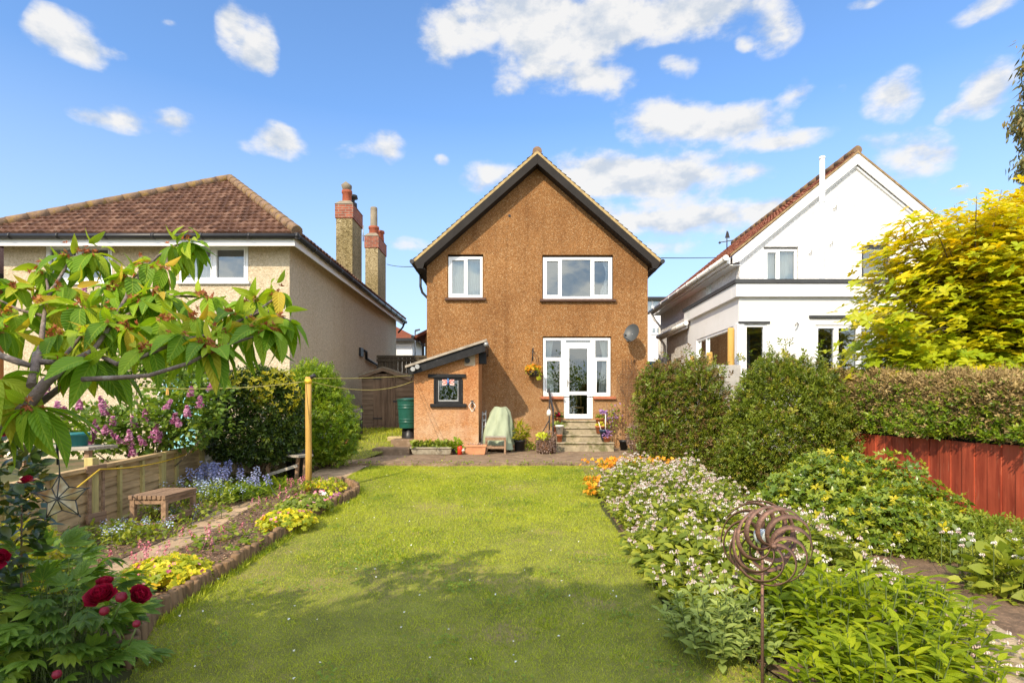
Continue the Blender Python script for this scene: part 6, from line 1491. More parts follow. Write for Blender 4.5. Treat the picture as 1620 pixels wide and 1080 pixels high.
k.build('wall', M['turq'], su); k = MB(); k.box(xb - .10, xb + .02, y - .02, y - .008, .4, Zp(596, y)); k.box(xa - .02, xa + .08, y - .02, y - .008, .4, Zp(596, y)); k.build('corner_board', M['upvc'], su)
k = MB(); k.prism([(xa - .12, y - .15, Zp(592, y) + .01), (xb + .12, y - .15, Zp(592, y) + .01), (xb + .12, y - .15, Zp(592, y) + .06), (xa - .12, y - .15, Zp(592, y) + .06)], (0, 1.6, .12)); k.build('roof', M['fence_dark'], su)
# ------------------------------------------------------------------ planting
def plant(name, label, cat, loc, group=None): return thing(name, label, cat, loc, group)
SPR = [sprig(rhomb(.26, .1, .15), 8, 1.0, .42, 1.0, s) for s in range(3)]
SPR_B = [sprig(leaf_t(.24, 2, .45, .25, .2), 7, 1.0, .55, 1.0, s + 5) for s in range(3)]
WH = [whorl(leaf_t(.26, 3, .58, .22, .25), 6, s, .35, 1.0) for s in range(3)]
WH3 = [whorl(leaf_t(.25, 2, .55, .2, .2), 5, s + 9, .5, 1.0) for s in range(3)]
TWIG = (np.array([(-.02, 0, 0), (.02, 0, 0), (.006, 1, .05), (-.006, 1, .05)], float), [[0, 1, 2, 3]], np.array([(0, 0), (1, 0), (1, 1), (0, 1)], float))
STEM = (np.array([(-.012, 0, 0), (.012, 0, 0), (0, 0, .02), (-.008, 1, 0), (.008, 1, 0), (0, 1, .014)], float), [[0, 1, 4, 3], [1, 2, 5, 4], [2, 0, 3, 5]], np.zeros((6, 2)))
def bush(parent, name, lobes, sets, seed, zmin=-9, mats=None, bump_=.10, inner=.8, out=.7, up=.35):
    """sets: (templates, material index, how many, size, shell lo, shell hi)."""
    rg_ = np.random.default_rng(seed); lv = Leaves()
    for tms, mi, n, sz, lo, hi in sets:
        p, nn = shell(lobes, n, lo, hi, rng=rg_, zmin=zmin, inner=inner, bump=bump_)
        for q, tm in enumerate(tms):
            s = slice(q, None, len(tms)); m = len(p[s])
            if m == 0: continue
            d = nn[s] * out + rg_.normal(0, .45, (m, 3)) + np.array([0, 0, up])
            lv.add(tm, p[s], d, rdir(m, rg_) * .8 + np.array([0, -.2, 1.0]), sz * rg_.uniform(.65, 1.2, m), mi, rng=rg_)
    return lv.build(name, mats, parent)
def limbs(parent, name, pts_list, mat='twig', n=6):
    k = MB()
    for pts, r0, r1 in pts_list:
        m = len(pts); k.tube(pts, [r0 + (r1 - r0) * i / (m - 1) for i in range(m)], n)
    return k.build(name, M[mat], parent)
def rand_limbs(base, lobes, n, r0, rng):
    out = []
    for _ in range(n):
        l = lobes[rng.integers(len(lobes))]; tip = np.array(l[:3]) + rdir(1, rng)[0] * np.array(l[3:]) * .85
        b = np.array(base) + rng.normal(0, .06, 3) * np.array([1, 1, 0]); mid_ = b * .45 + tip * .55 + rng.normal(0, .08, 3)
        out.append(([tuple(b), tuple(b * .75 + mid_ * .25 + np.array([0, 0, .1])), tuple(mid_), tuple(tip)], r0, r0 * .25))
    return out

# ---- clipped shrubs on the right
A_L = [(2.92, 10.5, 1.30, .60, .55, 1.00), (3.27, 10.3, 1.45, .50, .55, .98), (2.75, 10.3, .90, .45, .45, .55), (3.2, 10.0, .80, .60, .45, .55), (2.62, 10.6, 1.85, .30, .35, .50), (3.62, 10.2, 1.0, .30, .40, .65)]
t = plant('escallonia_shrub', 'bronze tipped bushy shrub nearest the brown house on the right side', 'shrub', (3.1, 10.3, .45))
bush(t, 'foliage', A_L, [(SPR, 0, 9500, .105, .40, 1.04), (SPR, 1, 2600, .10, .92, 1.10)], 21, .42, [M['esc'], M['esc_brown']], .14)
bush(t, 'stray_shoot', A_L, [(SPR, 0, 260, .17, 1.0, 1.16), (SPR, 1, 160, .15, 1.0, 1.14)], 26, .6, [M['esc'], M['esc_brown']], .2, out=.5, up=.9)
limbs(t, 'stem', rand_limbs((3.1, 10.4, .4), A_L, 16, .022, np.random.default_rng(3)))
B_L = [(4.16, 9.1, 1.52, .56, .60, .90), (4.45, 8.9, 1.47, .58, .62, .88), (3.83, 9.0, 1.15, .45, .50, .66), (4.0, 8.6, .95, .55, .50, .68), (3.55, 8.7, .75, .42, .42, .50), (4.55, 8.5, 1.1, .45, .5, .75)]
t = plant('hedge_shrub', 'tall rounded dark green clipped shrub at the end of the red fence', 'shrub', (4.1, 8.9, .36))
bush(t, 'foliage', B_L, [(SPR, 0, 14500, .10, .45, 1.02), (SPR, 1, 900, .08, .94, 1.05)], 22, .34, [M['esc'], M['esc_brown']], .08)
bush(t, 'stray_shoot', B_L, [(SPR, 0, 330, .17, 1.0, 1.14)], 27, .6, [M['esc']], .2, out=.5, up=.9)
limbs(t, 'stem', rand_limbs((4.1, 9, .3), B_L, 14, .022, np.random.default_rng(4)))
# long clipped hedge above the red fence
t = plant('clipped_hedge', 'long flat topped hedge of bare brown twigs and leaves above the red fence', 'hedge', (5.6, 7, .3))
rg_ = np.random.default_rng(31); lv = Leaves()
def hedge_pts(n, top=.3):
    y = rg_.uniform(4.3, 9.4, n); a = rg_.random(n) < top
    zt = 1.94 + (y - 5.7) * .072 + .035 * np.sin(y * 4.1) + .025 * np.sin(y * 9.7)
    z = np.where(a, zt, 1.29 + (zt - 1.29) * rg_.random(n)); dep = .30 * rg_.random(n) ** 1.6
    x = np.where(a, 5.0 + 1.0 * rg_.random(n), 4.97 + dep + .05 * np.sin(y * 3.3 + z * 5) + .22 * np.maximum(0, (z - zt + .12)) * 3)
    z = np.where(a, z - .12 * rg_.random(n), z); nn = np.where(a[:, None], np.array([[-.1, 0, 1.0]]), np.array([[-1.0, -.15, .35]])); return np.stack([x, y, z], 1), nn, (z - 1.29) / (zt - 1.29)
p, nn, hh = hedge_pts(15000); keep = rg_.random(len(p)) < np.clip(.15 + hh * 1.2, 0, 1) * np.where(p[:, 1] < 5.35, .2, 1); p, nn = p[keep], nn[keep]; m = len(p)
lv.add(TWIG, p - nn * .04, nn + rg_.normal(0, .55, (m, 3)) + np.array([0, -.3, .3]), rdir(m, rg_), rg_.uniform(.10, .20, m), 1, rng=rg_)
for q in range(3):
    s = slice(q, None, 4); m = len(p[s]); lv.add(SPR[q], p[s] - nn[s] * .05, nn[s] + rg_.normal(0, .5, (m, 3)) + np.array([0, -.3, .2]), rdir(m, rg_), rg_.uniform(.08, .13, m), 1, rng=rg_)
p, nn, hh = hedge_pts(9000); keep = rg_.random(len(p)) < np.where(p[:, 1] < 5.3, 1.0, np.clip(.95 - hh * .95, .10, 1)); p, nn = p[keep], nn[keep]
for q in range(3):
    s = slice(q, None, 3); m = len(p[s]); lv.add(SPR_B[q], p[s], nn[s] + rg_.normal(0, .5, (m, 3)), rdir(m, rg_) + np.array([0, 0, 1.]), rg_.uniform(.06, .11, m), 0, rng=rg_)
lv.build('foliage', [M['hedge_green'], M['drytwig']], t)
k = MB(); r_ = random.Random(12)
for i in range(46):
    y = 4.4 + i * .108; b = Vector((5.45 + r_.uniform(-.1, .1), y, .3)); k.tube([b, b + Vector((r_.uniform(-.15, .1), r_.uniform(-.1, .1), .9)), b + Vector((r_.uniform(-.35, .1), r_.uniform(-.15, .15), 1.6))], [.018, .012, .005], 5)
k.build('stem', M['twig'], t)
k = MB(); k.box(5.22, 5.85, 4.3, 9.3, .9, 1.84); k.build('shade_core', pm('dark hedge core', (.035, .032, .015), .95, .5, 14, .8, 30), t)  # solid box, its dark colour stands in for the shade inside the hedge
# glossy yellow-green bush in front of the fence
C_L = [(3.995, 6.3, 0.549, 0.592, 0.55, 0.525), (3.478, 6.45, 0.549, 0.592, 0.55, 0.546), (3.713, 5.75, 0.431, 0.592, 0.42, 0.399), (4.343, 5.9, 0.392, 0.347, 0.42, 0.357), (3.102, 6.55, 0.451, 0.388, 0.42, 0.399), (3.572, 6.75, 0.588, 0.428, 0.4, 0.483), (4.183, 5.55, 0.333, 0.337, 0.35, 0.315)]
t = plant('choisya_bush', 'spreading glossy bush with yellow leaves in front of the red fence', 'shrub', (4.0, 6.6, .27))
bush(t, 'foliage', C_L, [(WH3, 0, 7000, .058, .40, 1.06)], 23, .20, [M['choisya']], .16)
limbs(t, 'stem', rand_limbs((3.85, 6.25, .2), C_L, 18, .014, np.random.default_rng(6)))
# soft green bush and big leaved clump by the path on the right
D_L = [(4.45, 5.35, .28, .48, .40, .28), (4.05, 5.55, .26, .35, .35, .22), (4.65, 5.0, .18, .28, .32, .16)]
t = plant('soft_green_bush', 'low soft green bush between the side path and the red fence', 'shrub', (4.4, 5.3, .21))
bush(t, 'foliage', D_L, [(SPR_B, 0, 2600, .085, .4, 1.12)], 24, .14, [M['weed']], .2)
t = plant('broad_leaved_clump', 'broad leaved clump with a few pale bells right of the side path', 'plant', (3.95, 4.45, .18))
bush(t, 'foliage', [(3.95, 4.5, .30, .35, .28, .24), (4.2, 4.2, .28, .3, .3, .22)], [([leaf_t(.33, 4, .4, .15, .3)], 0, 420, .14, .3, 1.05), (SPR_B, 0, 500, .07, .4, 1.0)], 25, .14, [M['comfrey']], .2)
n = 34; BELL = (np.vstack([[(.16 * math.cos(a), 0, .16 * math.sin(a)) for a in np.arange(5) * 1.2566], [(.40 * math.cos(a), 1, .40 * math.sin(a)) for a in np.arange(5) * 1.2566]]), [[i, (i + 1) % 5, 5 + (i + 1) % 5, 5 + i] for i in range(5)], np.zeros((10, 2)))
BELLS = merge_t([(BELL, frame((.5 * math.cos(a), .35 * math.sin(a), -1), (0, 1, 0.2)) * .5, (.25 * math.cos(a), .25 * math.sin(a), .1 * i)) for i, a in enumerate(np.arange(5) * 1.4)])
p = np.stack([RNG.uniform(3.6, 4.5, n), RNG.uniform(4.3, 4.9, n), RNG.uniform(.48, .62, n)], 1); lv = Leaves(); lv.add(BELLS, p, (0, 1, 0), rdir(n) * .3 + np.array([0, 0, 1]), .035); lv.add(STEM, p - np.array([0, 0, .3]), (0, 0, 1), rdir(n), .3, 1); lv.add(T_OV2, p - np.array([0, 0, .03]) + rdir(n) * .03, rdir(n), (0, 0, 1), .06, 1); lv.build('flower_stems', [M['bell'], M['stem']], t)

# ---- the big drift of pale bells on the right of the lawn
CPOLY = [(1.70, 9.85), (1.38, 9.5), (1.20, 8.4), (1.20, 7.2), (1.22, 6.2), (1.10, 5.6), (1.12, 5.0), (1.10, 4.4), (1.18, 3.9), (1.45, 3.45), (1.9, 3.5), (2.6, 4.2), (3.05, 4.35), (3.15, 5.2), (2.95, 5.9), (2.75, 6.8), (3.0, 7.6), (2.95, 8.5), (2.75, 9.2), (2.3, 9.8)]
def edge_dist(xy, poly):
    P_ = np.array(poly); Q = np.roll(P_, -1, 0); d = np.full(len(xy), 9.0)
    for a, b in zip(P_, Q):
        ab = b - a; t_ = np.clip(((xy - a) @ ab) / (ab @ ab), 0, 1); d = np.minimum(d, np.linalg.norm(xy - (a + t_[:, None] * ab), axis=1))
    return d
def cheight(xy):
    e = edge_dist(xy, CPOLY); far = np.clip((xy[:, 1] - 4.5) / 3, 0, 1)
    h = (.36 + .10 * far - .14 * np.clip((xy[:, 1] - 8.3) / 1.2, 0, 1)) * np.clip(e / .38, .12, 1) ** .65
    return h * (1 + .30 * np.sin(xy[:, 0] * 5.3 + 1) * np.sin(xy[:, 1] * 4.1) + .12 * np.sin(xy[:, 0] * 11 + xy[:, 1] * 9))
rg_ = np.random.default_rng(41); lv = Leaves()
xy = scatter_poly(CPOLY, 10500, rg_, .35); h = cheight(xy); v = rg_.random(len(xy)) ** .45
p = np.column_stack([xy, gzn(xy[:, 1]) + h * v]); m = len(p)
a = rg_.uniform(0, 6.28, m); d = np.column_stack([np.cos(a), np.sin(a) - .25, rg_.normal(.25, .45, m)])
far = xy[:, 1] > 6.2
LC = leaf_t(.27, 3, .38, .2, .35); LC2 = leaf_t(.25, 2, .4, .2, .3)
lv.add(LC, p[~far], d[~far], rdir((~far).sum(), rg_) * .5 + np.array([0, -.2, 1]), rg_.uniform(.06, .125, (~far).sum()), 0, rng=rg_)
lv.add(LC2, p[far], d[far], rdir(far.sum(), rg_) * .5 + np.array([0, -.2, 1]), rg_.uniform(.06, .12, far.sum()), 0, rng=rg_)
xy2 = scatter_poly(CPOLY, 6000, rg_, .25); h2 = cheight(xy2); p2 = np.column_stack([xy2, gzn(xy2[:, 1]) + h2 * rg_.uniform(.35, 1.0, len(xy2))])
lv.add(rhomb(.22, .1, .3), p2, rdir(len(p2), rg_) + np.array([0, 0, .3]), rdir(len(p2), rg_) + np.array([0, 0, 1]), rg_.uniform(.035, .07, len(p2)), 0, rng=rg_)
xy = scatter_poly(CPOLY, 2150, rg_, .10); e = edge_dist(xy, CPOLY); dens = np.clip(.12 + 1.1 * (np.sin(xy[:, 0] * 3.7 + 2 + np.sin(xy[:, 1] * 1.7)) * np.sin(xy[:, 1] * 2.9 + 1) * .5 + .5), 0, 1)
dens = np.where((xy[:, 1] < 5.6) & (xy[:, 1] > 4.6), dens * .75, dens); dens = np.where((xy[:, 1] < 5.3) & (xy[:, 0] < 2.4), dens * .55, dens)
keep = rg_.random(len(xy)) < dens; xy = xy[keep]; h = cheight(xy); m = len(xy)
top = np.column_stack([xy, gzn(xy[:, 1]) + h * rg_.uniform(.85, 1.0, m) + rg_.uniform(.02, .09, m)])
lv.add(STEM, top - np.array([0, 0, .12]) + rg_.normal(0, .02, (m, 3)), rg_.normal(0, .25, (m, 3)) + np.array([0, 0, 1]), rdir(m, rg_), .14, 3, rng=rg_)
lv.add(BELLS, top, rdir(m, rg_) * np.array([1, 1, .25]), rdir(m, rg_) * .3 + np.array([0, 0, 1]), rg_.uniform(.026, .040, m), 1, rng=rg_)
lv.add(whorl(rhomb(.4, .1, .3), 4, 3, .6), top + np.array([0, 0, .015]), rdir(m, rg_) + np.array([0, 0, .6]), rdir(m, rg_), .015, 2, rng=rg_)
n = 150; xy = scatter_poly(CPOLY, n, rg_, .2); h = cheight(xy); b = np.column_stack([xy, gzn(xy[:, 1]) + h * .7]); ax = rg_.normal(0, .35, (n, 3)) + np.array([0, 0, 1]); ax /= np.linalg.norm(ax, axis=1, keepdims=True); ln = rg_.uniform(.14, .30, n)
lv.add(STEM, b, ax, rdir(n, rg_), ln, 3, rng=rg_)
for s_ in (.35, .6, .85, 1.0):
    lv.add(LC2, b + ax * (ln * s_)[:, None], rdir(n, rg_) + np.array([0, 0, .2]), rdir(n, rg_) * .5 + np.array([0, 0, 1]), rg_.uniform(.04, .075, n), 0, rng=rg_)
lv.add(BELLS, b + ax * (ln * 1.0)[:, None], rdir(n, rg_) * np.array([1, 1, .2]), (0, 0, 1), .032, 1, rng=rg_)
o = lv.build('bell_flower_drift', [M['comfrey'], M['bell'], M['bellcap'], M['stem']]); tag(o, 'drift of pale pink and white bells over leafy ground cover right of the lawn', 'flower bed', kind='stuff')
# orange wallflowers at the far end
t = plant('wallflower', 'orange wallflowers at the far end of the pale bell drift', 'flower', (2.0, 9.5, .38))
rg_ = np.random.default_rng(42); lv = Leaves(); n = 520
p = np.column_stack([rg_.normal(2.0, .26, n), rg_.normal(9.5, .16, n), .38 + .36 * rg_.random(n) ** .6]); lv.add(T_NAR, p, rdir(n, rg_) + np.array([0, 0, .8]), rdir(n, rg_), rg_.uniform(.05, .1, n), 0, rng=rg_)
n = 520; p = np.column_stack([rg_.normal(1.95, .26, n), rg_.normal(9.4, .14, n), rg_.uniform(.62, .80, n)]); lv.add(T_FLOR, p, rdir(n, rg_) + np.array([0, -.5, 1]), rdir(n, rg_), rg_.uniform(.032, .055, n), 1, rng=rg_)
lv.build('foliage', [M['comfrey'], M['orange']], t)
t = plant('wallflower', 'small orange wallflower clump at the lawn edge beside the pale bells', 'flower', (1.15, 8.3, .33)); lv = Leaves(); n = 170
p = np.column_stack([rg_.normal(1.14, .06, n), rg_.normal(8.3, .12, n), .33 + .30 * rg_.random(n)]); lv.add(T_NAR, p, rdir(n, rg_) + np.array([0, 0, .8]), rdir(n, rg_), .06, 0, rng=rg_)
n = 75; p = np.column_stack([rg_.normal(1.13, .05, n), rg_.normal(8.26, .10, n), rg_.uniform(.40, .62, n)]); lv.add(T_FLOR, p, rdir(n, rg_) + np.array([0, -.6, .8]), rdir(n, rg_), .045, 1, rng=rg_); lv.build('foliage', [M['comfrey'], M['orange']], t)

# ---- near right: lance leaved perennials and sage
def stemmed(parent, cx, cy, rx, ry, n, h, tm, sz, nl, mat, seed, top_el=.5, stem='stem', lean=.25, hfun=None):
    rg_ = np.random.default_rng(seed); lv = Leaves(); a = rg_.uniform(0, 6.28, n); r = np.sqrt(rg_.random(n)); x = cx + rx * r * np.cos(a); y = cy + ry * r * np.sin(a)
    hh = h * (1 - .35 * r ** 2) * rg_.uniform(.8, 1.1, n); base = np.column_stack([x, y, gzn(y)])
    ax = np.column_stack([np.cos(a) * r * lean * 1.4, np.sin(a) * r * lean * 1.4, np.ones(n)]) + rg_.normal(0, .10, (n, 3)); ax /= np.linalg.norm(ax, axis=1, keepdims=True)
    lv.add(STEM, base, ax, rdir(n, rg_), hh, 1, rng=rg_)
    for i in range(nl):
        s = .28 + .72 * i / (nl - 1); b = i * 2.4 + rg_.uniform(-.5, .5, n) + a; el = .15 + top_el * s
        d = np.column_stack([np.cos(b), np.sin(b), el + rg_.normal(0, .18, n)]) + ax * .25
        lv.add(tm, base + ax * (hh * s)[:, None], d, np.array([0, 0, 1.0]) + rg_.normal(0, .2, (n, 3)), sz * (1.12 - .5 * s) * rg_.uniform(.75, 1.15, n), 0, rng=rg_)
    return lv.build('foliage', [M[mat], M[stem]], parent)
LAN = leaf_t(.17, 5, .42, .25, .38, tip=.9)
t = plant('lance_leaved_perennial', 'bright green clump of long lance leaves right of the wind spinner', 'plant', (2.15, 3.45, .14))
stemmed(t, 2.12, 3.5, .62, .48, 105, .50, LAN, .165, 11, 'lance', 51)
t = plant('lance_leaved_perennial', 'nearer low clump of long lance leaves in the bottom right corner', 'plant', (1.95, 2.95, .12))
stemmed(t, 1.95, 2.9, .48, .22, 55, .36, LAN, .15, 9, 'lance', 52)
SG = leaf_t(.24, 4, .48, .18, .30)
t = plant('sage_clump', 'grey green felted sage around the spinner stake', 'herb', (1.28, 3.3, .13))
stemmed(t, 1.32, 3.52, .36, .26, 74, .36, SG, .10, 9, 'sage', 53, lean=.35)
t = plant('sage_clump', 'paler felted sage behind the spinner between bells and lance leaves', 'herb', (1.6, 3.9, .15))
stemmed(t, 1.6, 3.95, .34, .25, 42, .36, SG, .105, 8, 'sage', 54)

# ---- golden tree on the right
def golden_tree():
    rg_ = np.random.default_rng(61); Yt = 8.6
    t = plant('golden_tree', 'tree with tiers of golden yellow leaves behind the clipped hedge', 'tree', (Xp(1545, Yt), Yt + .4, .35))
    base = Vector((Xp(1545, Yt), Yt + .4, .3)); fork = P(1540, 560, Yt + .3)
    k = [([base, base.lerp(fork, .5) + Vector((.05, 0, 0)), fork], .11, .09)]; tips = []
    heads = [(1392, 400), (1372, 450), (1380, 530), (1400, 555), (1420, 500), (1395, 470), (1440, 420), (1405, 365), (1430, 345), (1470, 345), (1510, 325), (1545, 310), (1585, 300), (1610, 315), (1500, 390), (1560, 380), (1600, 370), (1640, 340), (1680, 380), (1640, 430), (1600, 450), (1550, 450), (1500, 470), (1470, 520), (1520, 540), (1570, 530), (1620, 510), (1660, 490), (1440, 560), (1500, 565), (1560, 560), (1610, 555), (1700, 440), (1690, 520), (1465, 455), (1375, 500), (1590, 410), (1530, 350), (1450, 380), (1660, 560), (1368, 490), (1420, 440)]
    cr = [(1372, 470), (1390, 390), (1440, 340), (1540, 308), (1620, 295), (1720, 330), (1720, 570), (1410, 565), (1372, 530)]
    heads += [tuple(q) for q in scatter_poly(cr, 62, rg_)]
    for i, (px, py) in enumerate(heads):
        y = Yt + rg_.uniform(-.75, .9); e = P(px, py, y); st_ = fork.lerp(e, .35) + Vector((0, 0, .15 * (e - fork).length)); k.append(([fork, fork.lerp(st_, .6), st_, st_.lerp(e, .6) + Vector((0, 0, .06)), e], (.034 if i % 4 == 0 else .018), .004)); tips.append(np.array(e))
    limbs(t, 'trunk', k, 'bark2', 7)
    lv = Leaves()
    for e in tips:
        out_ = e - np.array(fork); out_[2] *= .4; out_ /= np.linalg.norm(out_) + 1e-6; n = 84
        q = e + rg_.normal(0, 1, (n, 3)) * np.array([.27, .30, .12]) - np.outer(rg_.random(n) * .8, out_) + np.outer(np.ones(n), [0, 0, .0])
        q[:, 2] -= .12 * ((q[:, :2] - e[:2]) ** 2).sum(1) / .09
        for j in range(3):
            s = slice(j, None, 3); m = len(q[s]); d = rg_.normal(0, .25, (m, 3)) + out_ * .5 + np.array([0, 0, 1.0])
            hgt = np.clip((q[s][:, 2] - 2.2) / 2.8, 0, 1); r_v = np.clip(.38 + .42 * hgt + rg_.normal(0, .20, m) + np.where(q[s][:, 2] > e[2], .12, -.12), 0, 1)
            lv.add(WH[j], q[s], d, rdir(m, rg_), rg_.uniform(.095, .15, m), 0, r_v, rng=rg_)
    lv.build('crown', M['yellow'], t)
golden_tree()
def eucalyptus():
    rg_ = np.random.default_rng(62); Ye = 14.0; t = plant('eucalyptus_tree', 'tall eucalyptus with drooping grey leaves at the right edge', 'tree', (Xp(1665, Ye), Ye, .4))
    b = Vector((Xp(1665, Ye), Ye, .4)); k = [([b, b + Vector((.1, 0, 4)), P(1650, 90, Ye), P(1655, -60, Ye)], .2, .05)]; lv = Leaves()
    for px, py, s in [(1612, 105, .22), (1615, 130, .25), (1618, 150, .25), (1610, 175, .28), (1600, 190, .30), (1606, 205, .26), (1618, 200, .3), (1617, 225, .22), (1610, 255, .24), (1606, 268, .2), (1618, 275, .25), (1640, 60, .5), (1650, 160, .6), (1640, 230, .5), (1660, 280, .5), (1680, 100, .6), (1640, 320, .4), (1665, 20, .5)]:
        e = P(px + 13, py, Ye + rg_.uniform(-.5, .5)); k.append(([P(1652, py + 30, Ye), P((px + 1652) / 2, py - 5, Ye), e], .03, .006)); n = int(520 * s)
        p = np.array(e) + rg_.normal(0, 1, (n, 3)) * s * np.array([.36, .5, .5]); lv.add(leaf_t(.12, 3, .4, .1, .25), p, rg_.normal(0, .45, (n, 3)) + np.array([-.15, 0, -1.0]), rdir(n, rg_), rg_.uniform(.13, .22, n), 0, rng=rg_)
    limbs(t, 'trunk', k, 'bark2', 7); lv.build('crown', M['euca'], t)
eucalyptus()

# ---- left: dark clipped bush, looser bush behind, lilac
E_L = [(-4.62, 9.5, 1.50, .42, .45, .62), (-4.20, 9.55, 1.55, .45, .45, .65), (-3.95, 9.7, 1.42, .38, .42, .60), (-4.75, 9.4, 1.25, .35, .40, .45), (-4.35, 9.4, 1.15, .55, .42, .40), (-4.3, 9.6, 1.95, .50, .38, .30), (-4.0, 9.6, 1.1, .36, .4, .36)]
t = plant('dark_clipped_bush', 'dark glossy clipped bush with yellow tips above the old garden wall', 'shrub', (-4.3, 9.6, .4))
o = bush(t, 'foliage', E_L, [(SPR_B, 0, 4200, .125, .6, 1.03)], 71, .78, [M['dark_leaf']], .06)
tipL = [(-4.3, 9.45, 1.95, .52, .34, .30), (-4.0, 9.5, 1.85, .40, .34, .34)]
bush(t, 'young_tip', tipL, [(WH3, 0, 420, .06, .95, 1.15)], 72, 1.5, [M['dark_tip']], .1)
limbs(t, 'stem', rand_limbs((-4.3, 9.7, .4), E_L, 14, .02, np.random.default_rng(7)))
F_L = [(-3.90, 11.4, 1.45, .52, .5, .75), (-3.62, 11.3, 1.25, .42, .45, .62), (-4.0, 11.3, 2.05, .45, .4, .42), (-3.5, 11.2, .95, .35, .4, .42), (-4.1, 11.0, .95, .5, .4, .45)]
t = plant('loose_green_bush', 'looser mid green bush behind the washing line post', 'shrub', (-3.8, 11.3, .45))
bush(t, 'foliage', F_L, [(SPR, 0, 6500, .115, .40, 1.10)], 73, .5, [M['hedge_green']], .16)
limbs(t, 'stem', rand_limbs((-3.8, 11.4, .4), F_L, 14, .02, np.random.default_rng(8)))
def lilac():
    rg_ = np.random.default_rng(74); Yl = 8.3
    t = plant('lilac_bush', 'lilac bush with mauve flower heads leaning over the timber fence', 'shrub', (-5.6, 8.4, .35))
    L = [(Xp(300, Yl), Yl, Zp(650, Yl), .55, .5, .55), (Xp(245, Yl), Yl - .1, Zp(675, Yl), .55, .5, .45), (Xp(180, Yl), Yl - .3, Zp(680, Yl), .50, .45, .38), (Xp(285, Yl), Yl + .3, Zp(590, Yl), .50, .45, .45), (Xp(210, Yl), Yl + .3, Zp(560, Yl), .50, .45, .40), (Xp(140, Yl), Yl + .4, Zp(500, Yl), .45, .4, .45)]
    LL = leaf_t(.38, 3, .32, .2, .25)
    bush(t, 'foliage', L, [([LL], 0, 6500, .085, .2, 1.06)], 75, .6, [M['lilac_leaf']], .2, inner=.5)
    k = rand_limbs((-5.55, 8.5, .3), L, 22, .02, rg_); limbs(t, 'stem', k, 'bark2', 6)
    for px, py, s in [(164, 636, 1.2), (167, 649, 1.2), (151, 674, 1.3), (165, 681, 1.0), (178, 666, .9), (214, 668, 1.1), (231, 657, 1.2), (194, 692, 1.4), (205, 690, 1.2), (227, 697, .9), (211, 712, 1.3), (245, 682, 1.5), (248, 692, 1.1), (274, 662, 1.2), (283, 668, .9), (296, 651, 1.1), (315, 636, 1.2), (334, 607, 1.5), (104, 655, 1.5), (91, 646, 1.3), (69, 618, 1.3), (142, 695, 1.2), (132, 462, 1.4), (290, 532, 1.1), (300, 620, 1.0), (126, 640, 1.0), (262, 640, .9)]:
        y = Yl - .55 + rg_.uniform(-.1, .12); c = np.array(P(px, py, y)); n = int(70 * s); u = rg_.random(n); a = rg_.uniform(0, 6.28, n); rr_ = .050 * s * (1 - u * .75) * np.sqrt(rg_.random(n)); lean = rg_.normal(0, .3, 2)
        p = c + np.column_stack([rr_ * np.cos(a) + lean[0] * u * .12 * s, rr_ * np.sin(a) * .9 + lean[1] * u * .1, (u - .45) * .13 * s])
        lv = Leaves(); lv.add(T_FLOR, p, (p - c) + rg_.normal(0, .02, (n, 3)) + np.array([0, -.02, .02]), rdir(n, rg_), rg_.uniform(.020, .030, n), 0, rng=rg_); lv.build('flower_head', M['lilac'], t)
lilac()
# ---- far left foreground: camellia, gold shrub, peony
t = plant('camellia_bush', 'dark glossy camellia with red blooms at the left edge', 'shrub', (-2.75, 2.8, .11))
G_L = [(-2.72, 2.75, 1.22, .34, .30, .30), (-2.80, 2.8, .95, .38, .3, .30), (-2.55, 2.8, 1.30, .16, .2, .18), (-2.95, 2.7, 1.0, .4, .3, .55), (-2.62, 2.85, 1.02, .20, .2, .2)]
CAM = leaf_t(.30, 4, .45, .22, .25)
bush(t, 'foliage', G_L, [([CAM], 0, 1500, .074, .3, 1.08)], 81, .55, [M['camellia']], .2)
limbs(t, 'stem', rand_limbs((-2.85, 2.75, .1), G_L, 12, .013, np.random.default_rng(9)))
def bloom(parent, c, r, n, mat, seed, up=(0, -.3, 1), name='bloom'):
    rg_ = np.random.default_rng(seed); lv = Leaves(); PT_ = leaf_t(.55, 4, .62, .35, -.35, tip=.55, wave=.10); u = np.array(up, float); u /= np.linalg.norm(u)
    a = np.arange(n) * 2.399 + rg_.uniform(-.3, .3, n); t_ = np.arange(n) / n; e1 = np.cross(u, [1, .2, 0]); e1 /= np.linalg.norm(e1); e2 = np.cross(u, e1)
    rad = np.outer(np.cos(a), e1) + np.outer(np.sin(a), e2); d = rad * (1.0 - .85 * t_)[:, None] + u * (.05 + 1.2 * t_)[:, None] + rg_.normal(0, .13, (n, 3))
    lv.add(PT_, np.array(c) + rad * (r * .10) + u * (r * .25 * t_)[:, None], d, u + rad * -.4, r * (1.0 - .38 * t_) * rg_.uniform(.85, 1.1, n), 0, rng=rg_); return lv.build(name, M[mat], parent)
bloom(t, P(44, 763, 2.62), .035, 22, 'petal', 1); bloom(t, P(3, 884, 2.7), .05, 24, 'petal', 2, (.4, -1, .4)); bloom(t, P(10, 690, 2.7), .03, 18, 'petal', 3)
t = plant('gold_leaf_shrub', 'small yellow variegated shrub between the camellia and the fence', 'shrub', (-3.5, 4.0, .16))
bush(t, 'foliage', [(-3.45, 4.0, .50, .34, .3, .30), (-3.75, 4.1, .48, .34, .3, .34), (-3.3, 3.8, .40, .2, .2, .22)], [([whorl(leaf_t(.16, 3, .42, .2, .25), 7, 4, .6)], 0, 520, .07, .3, 1.08)], 82, .15, [M['goldshrub']], .2)
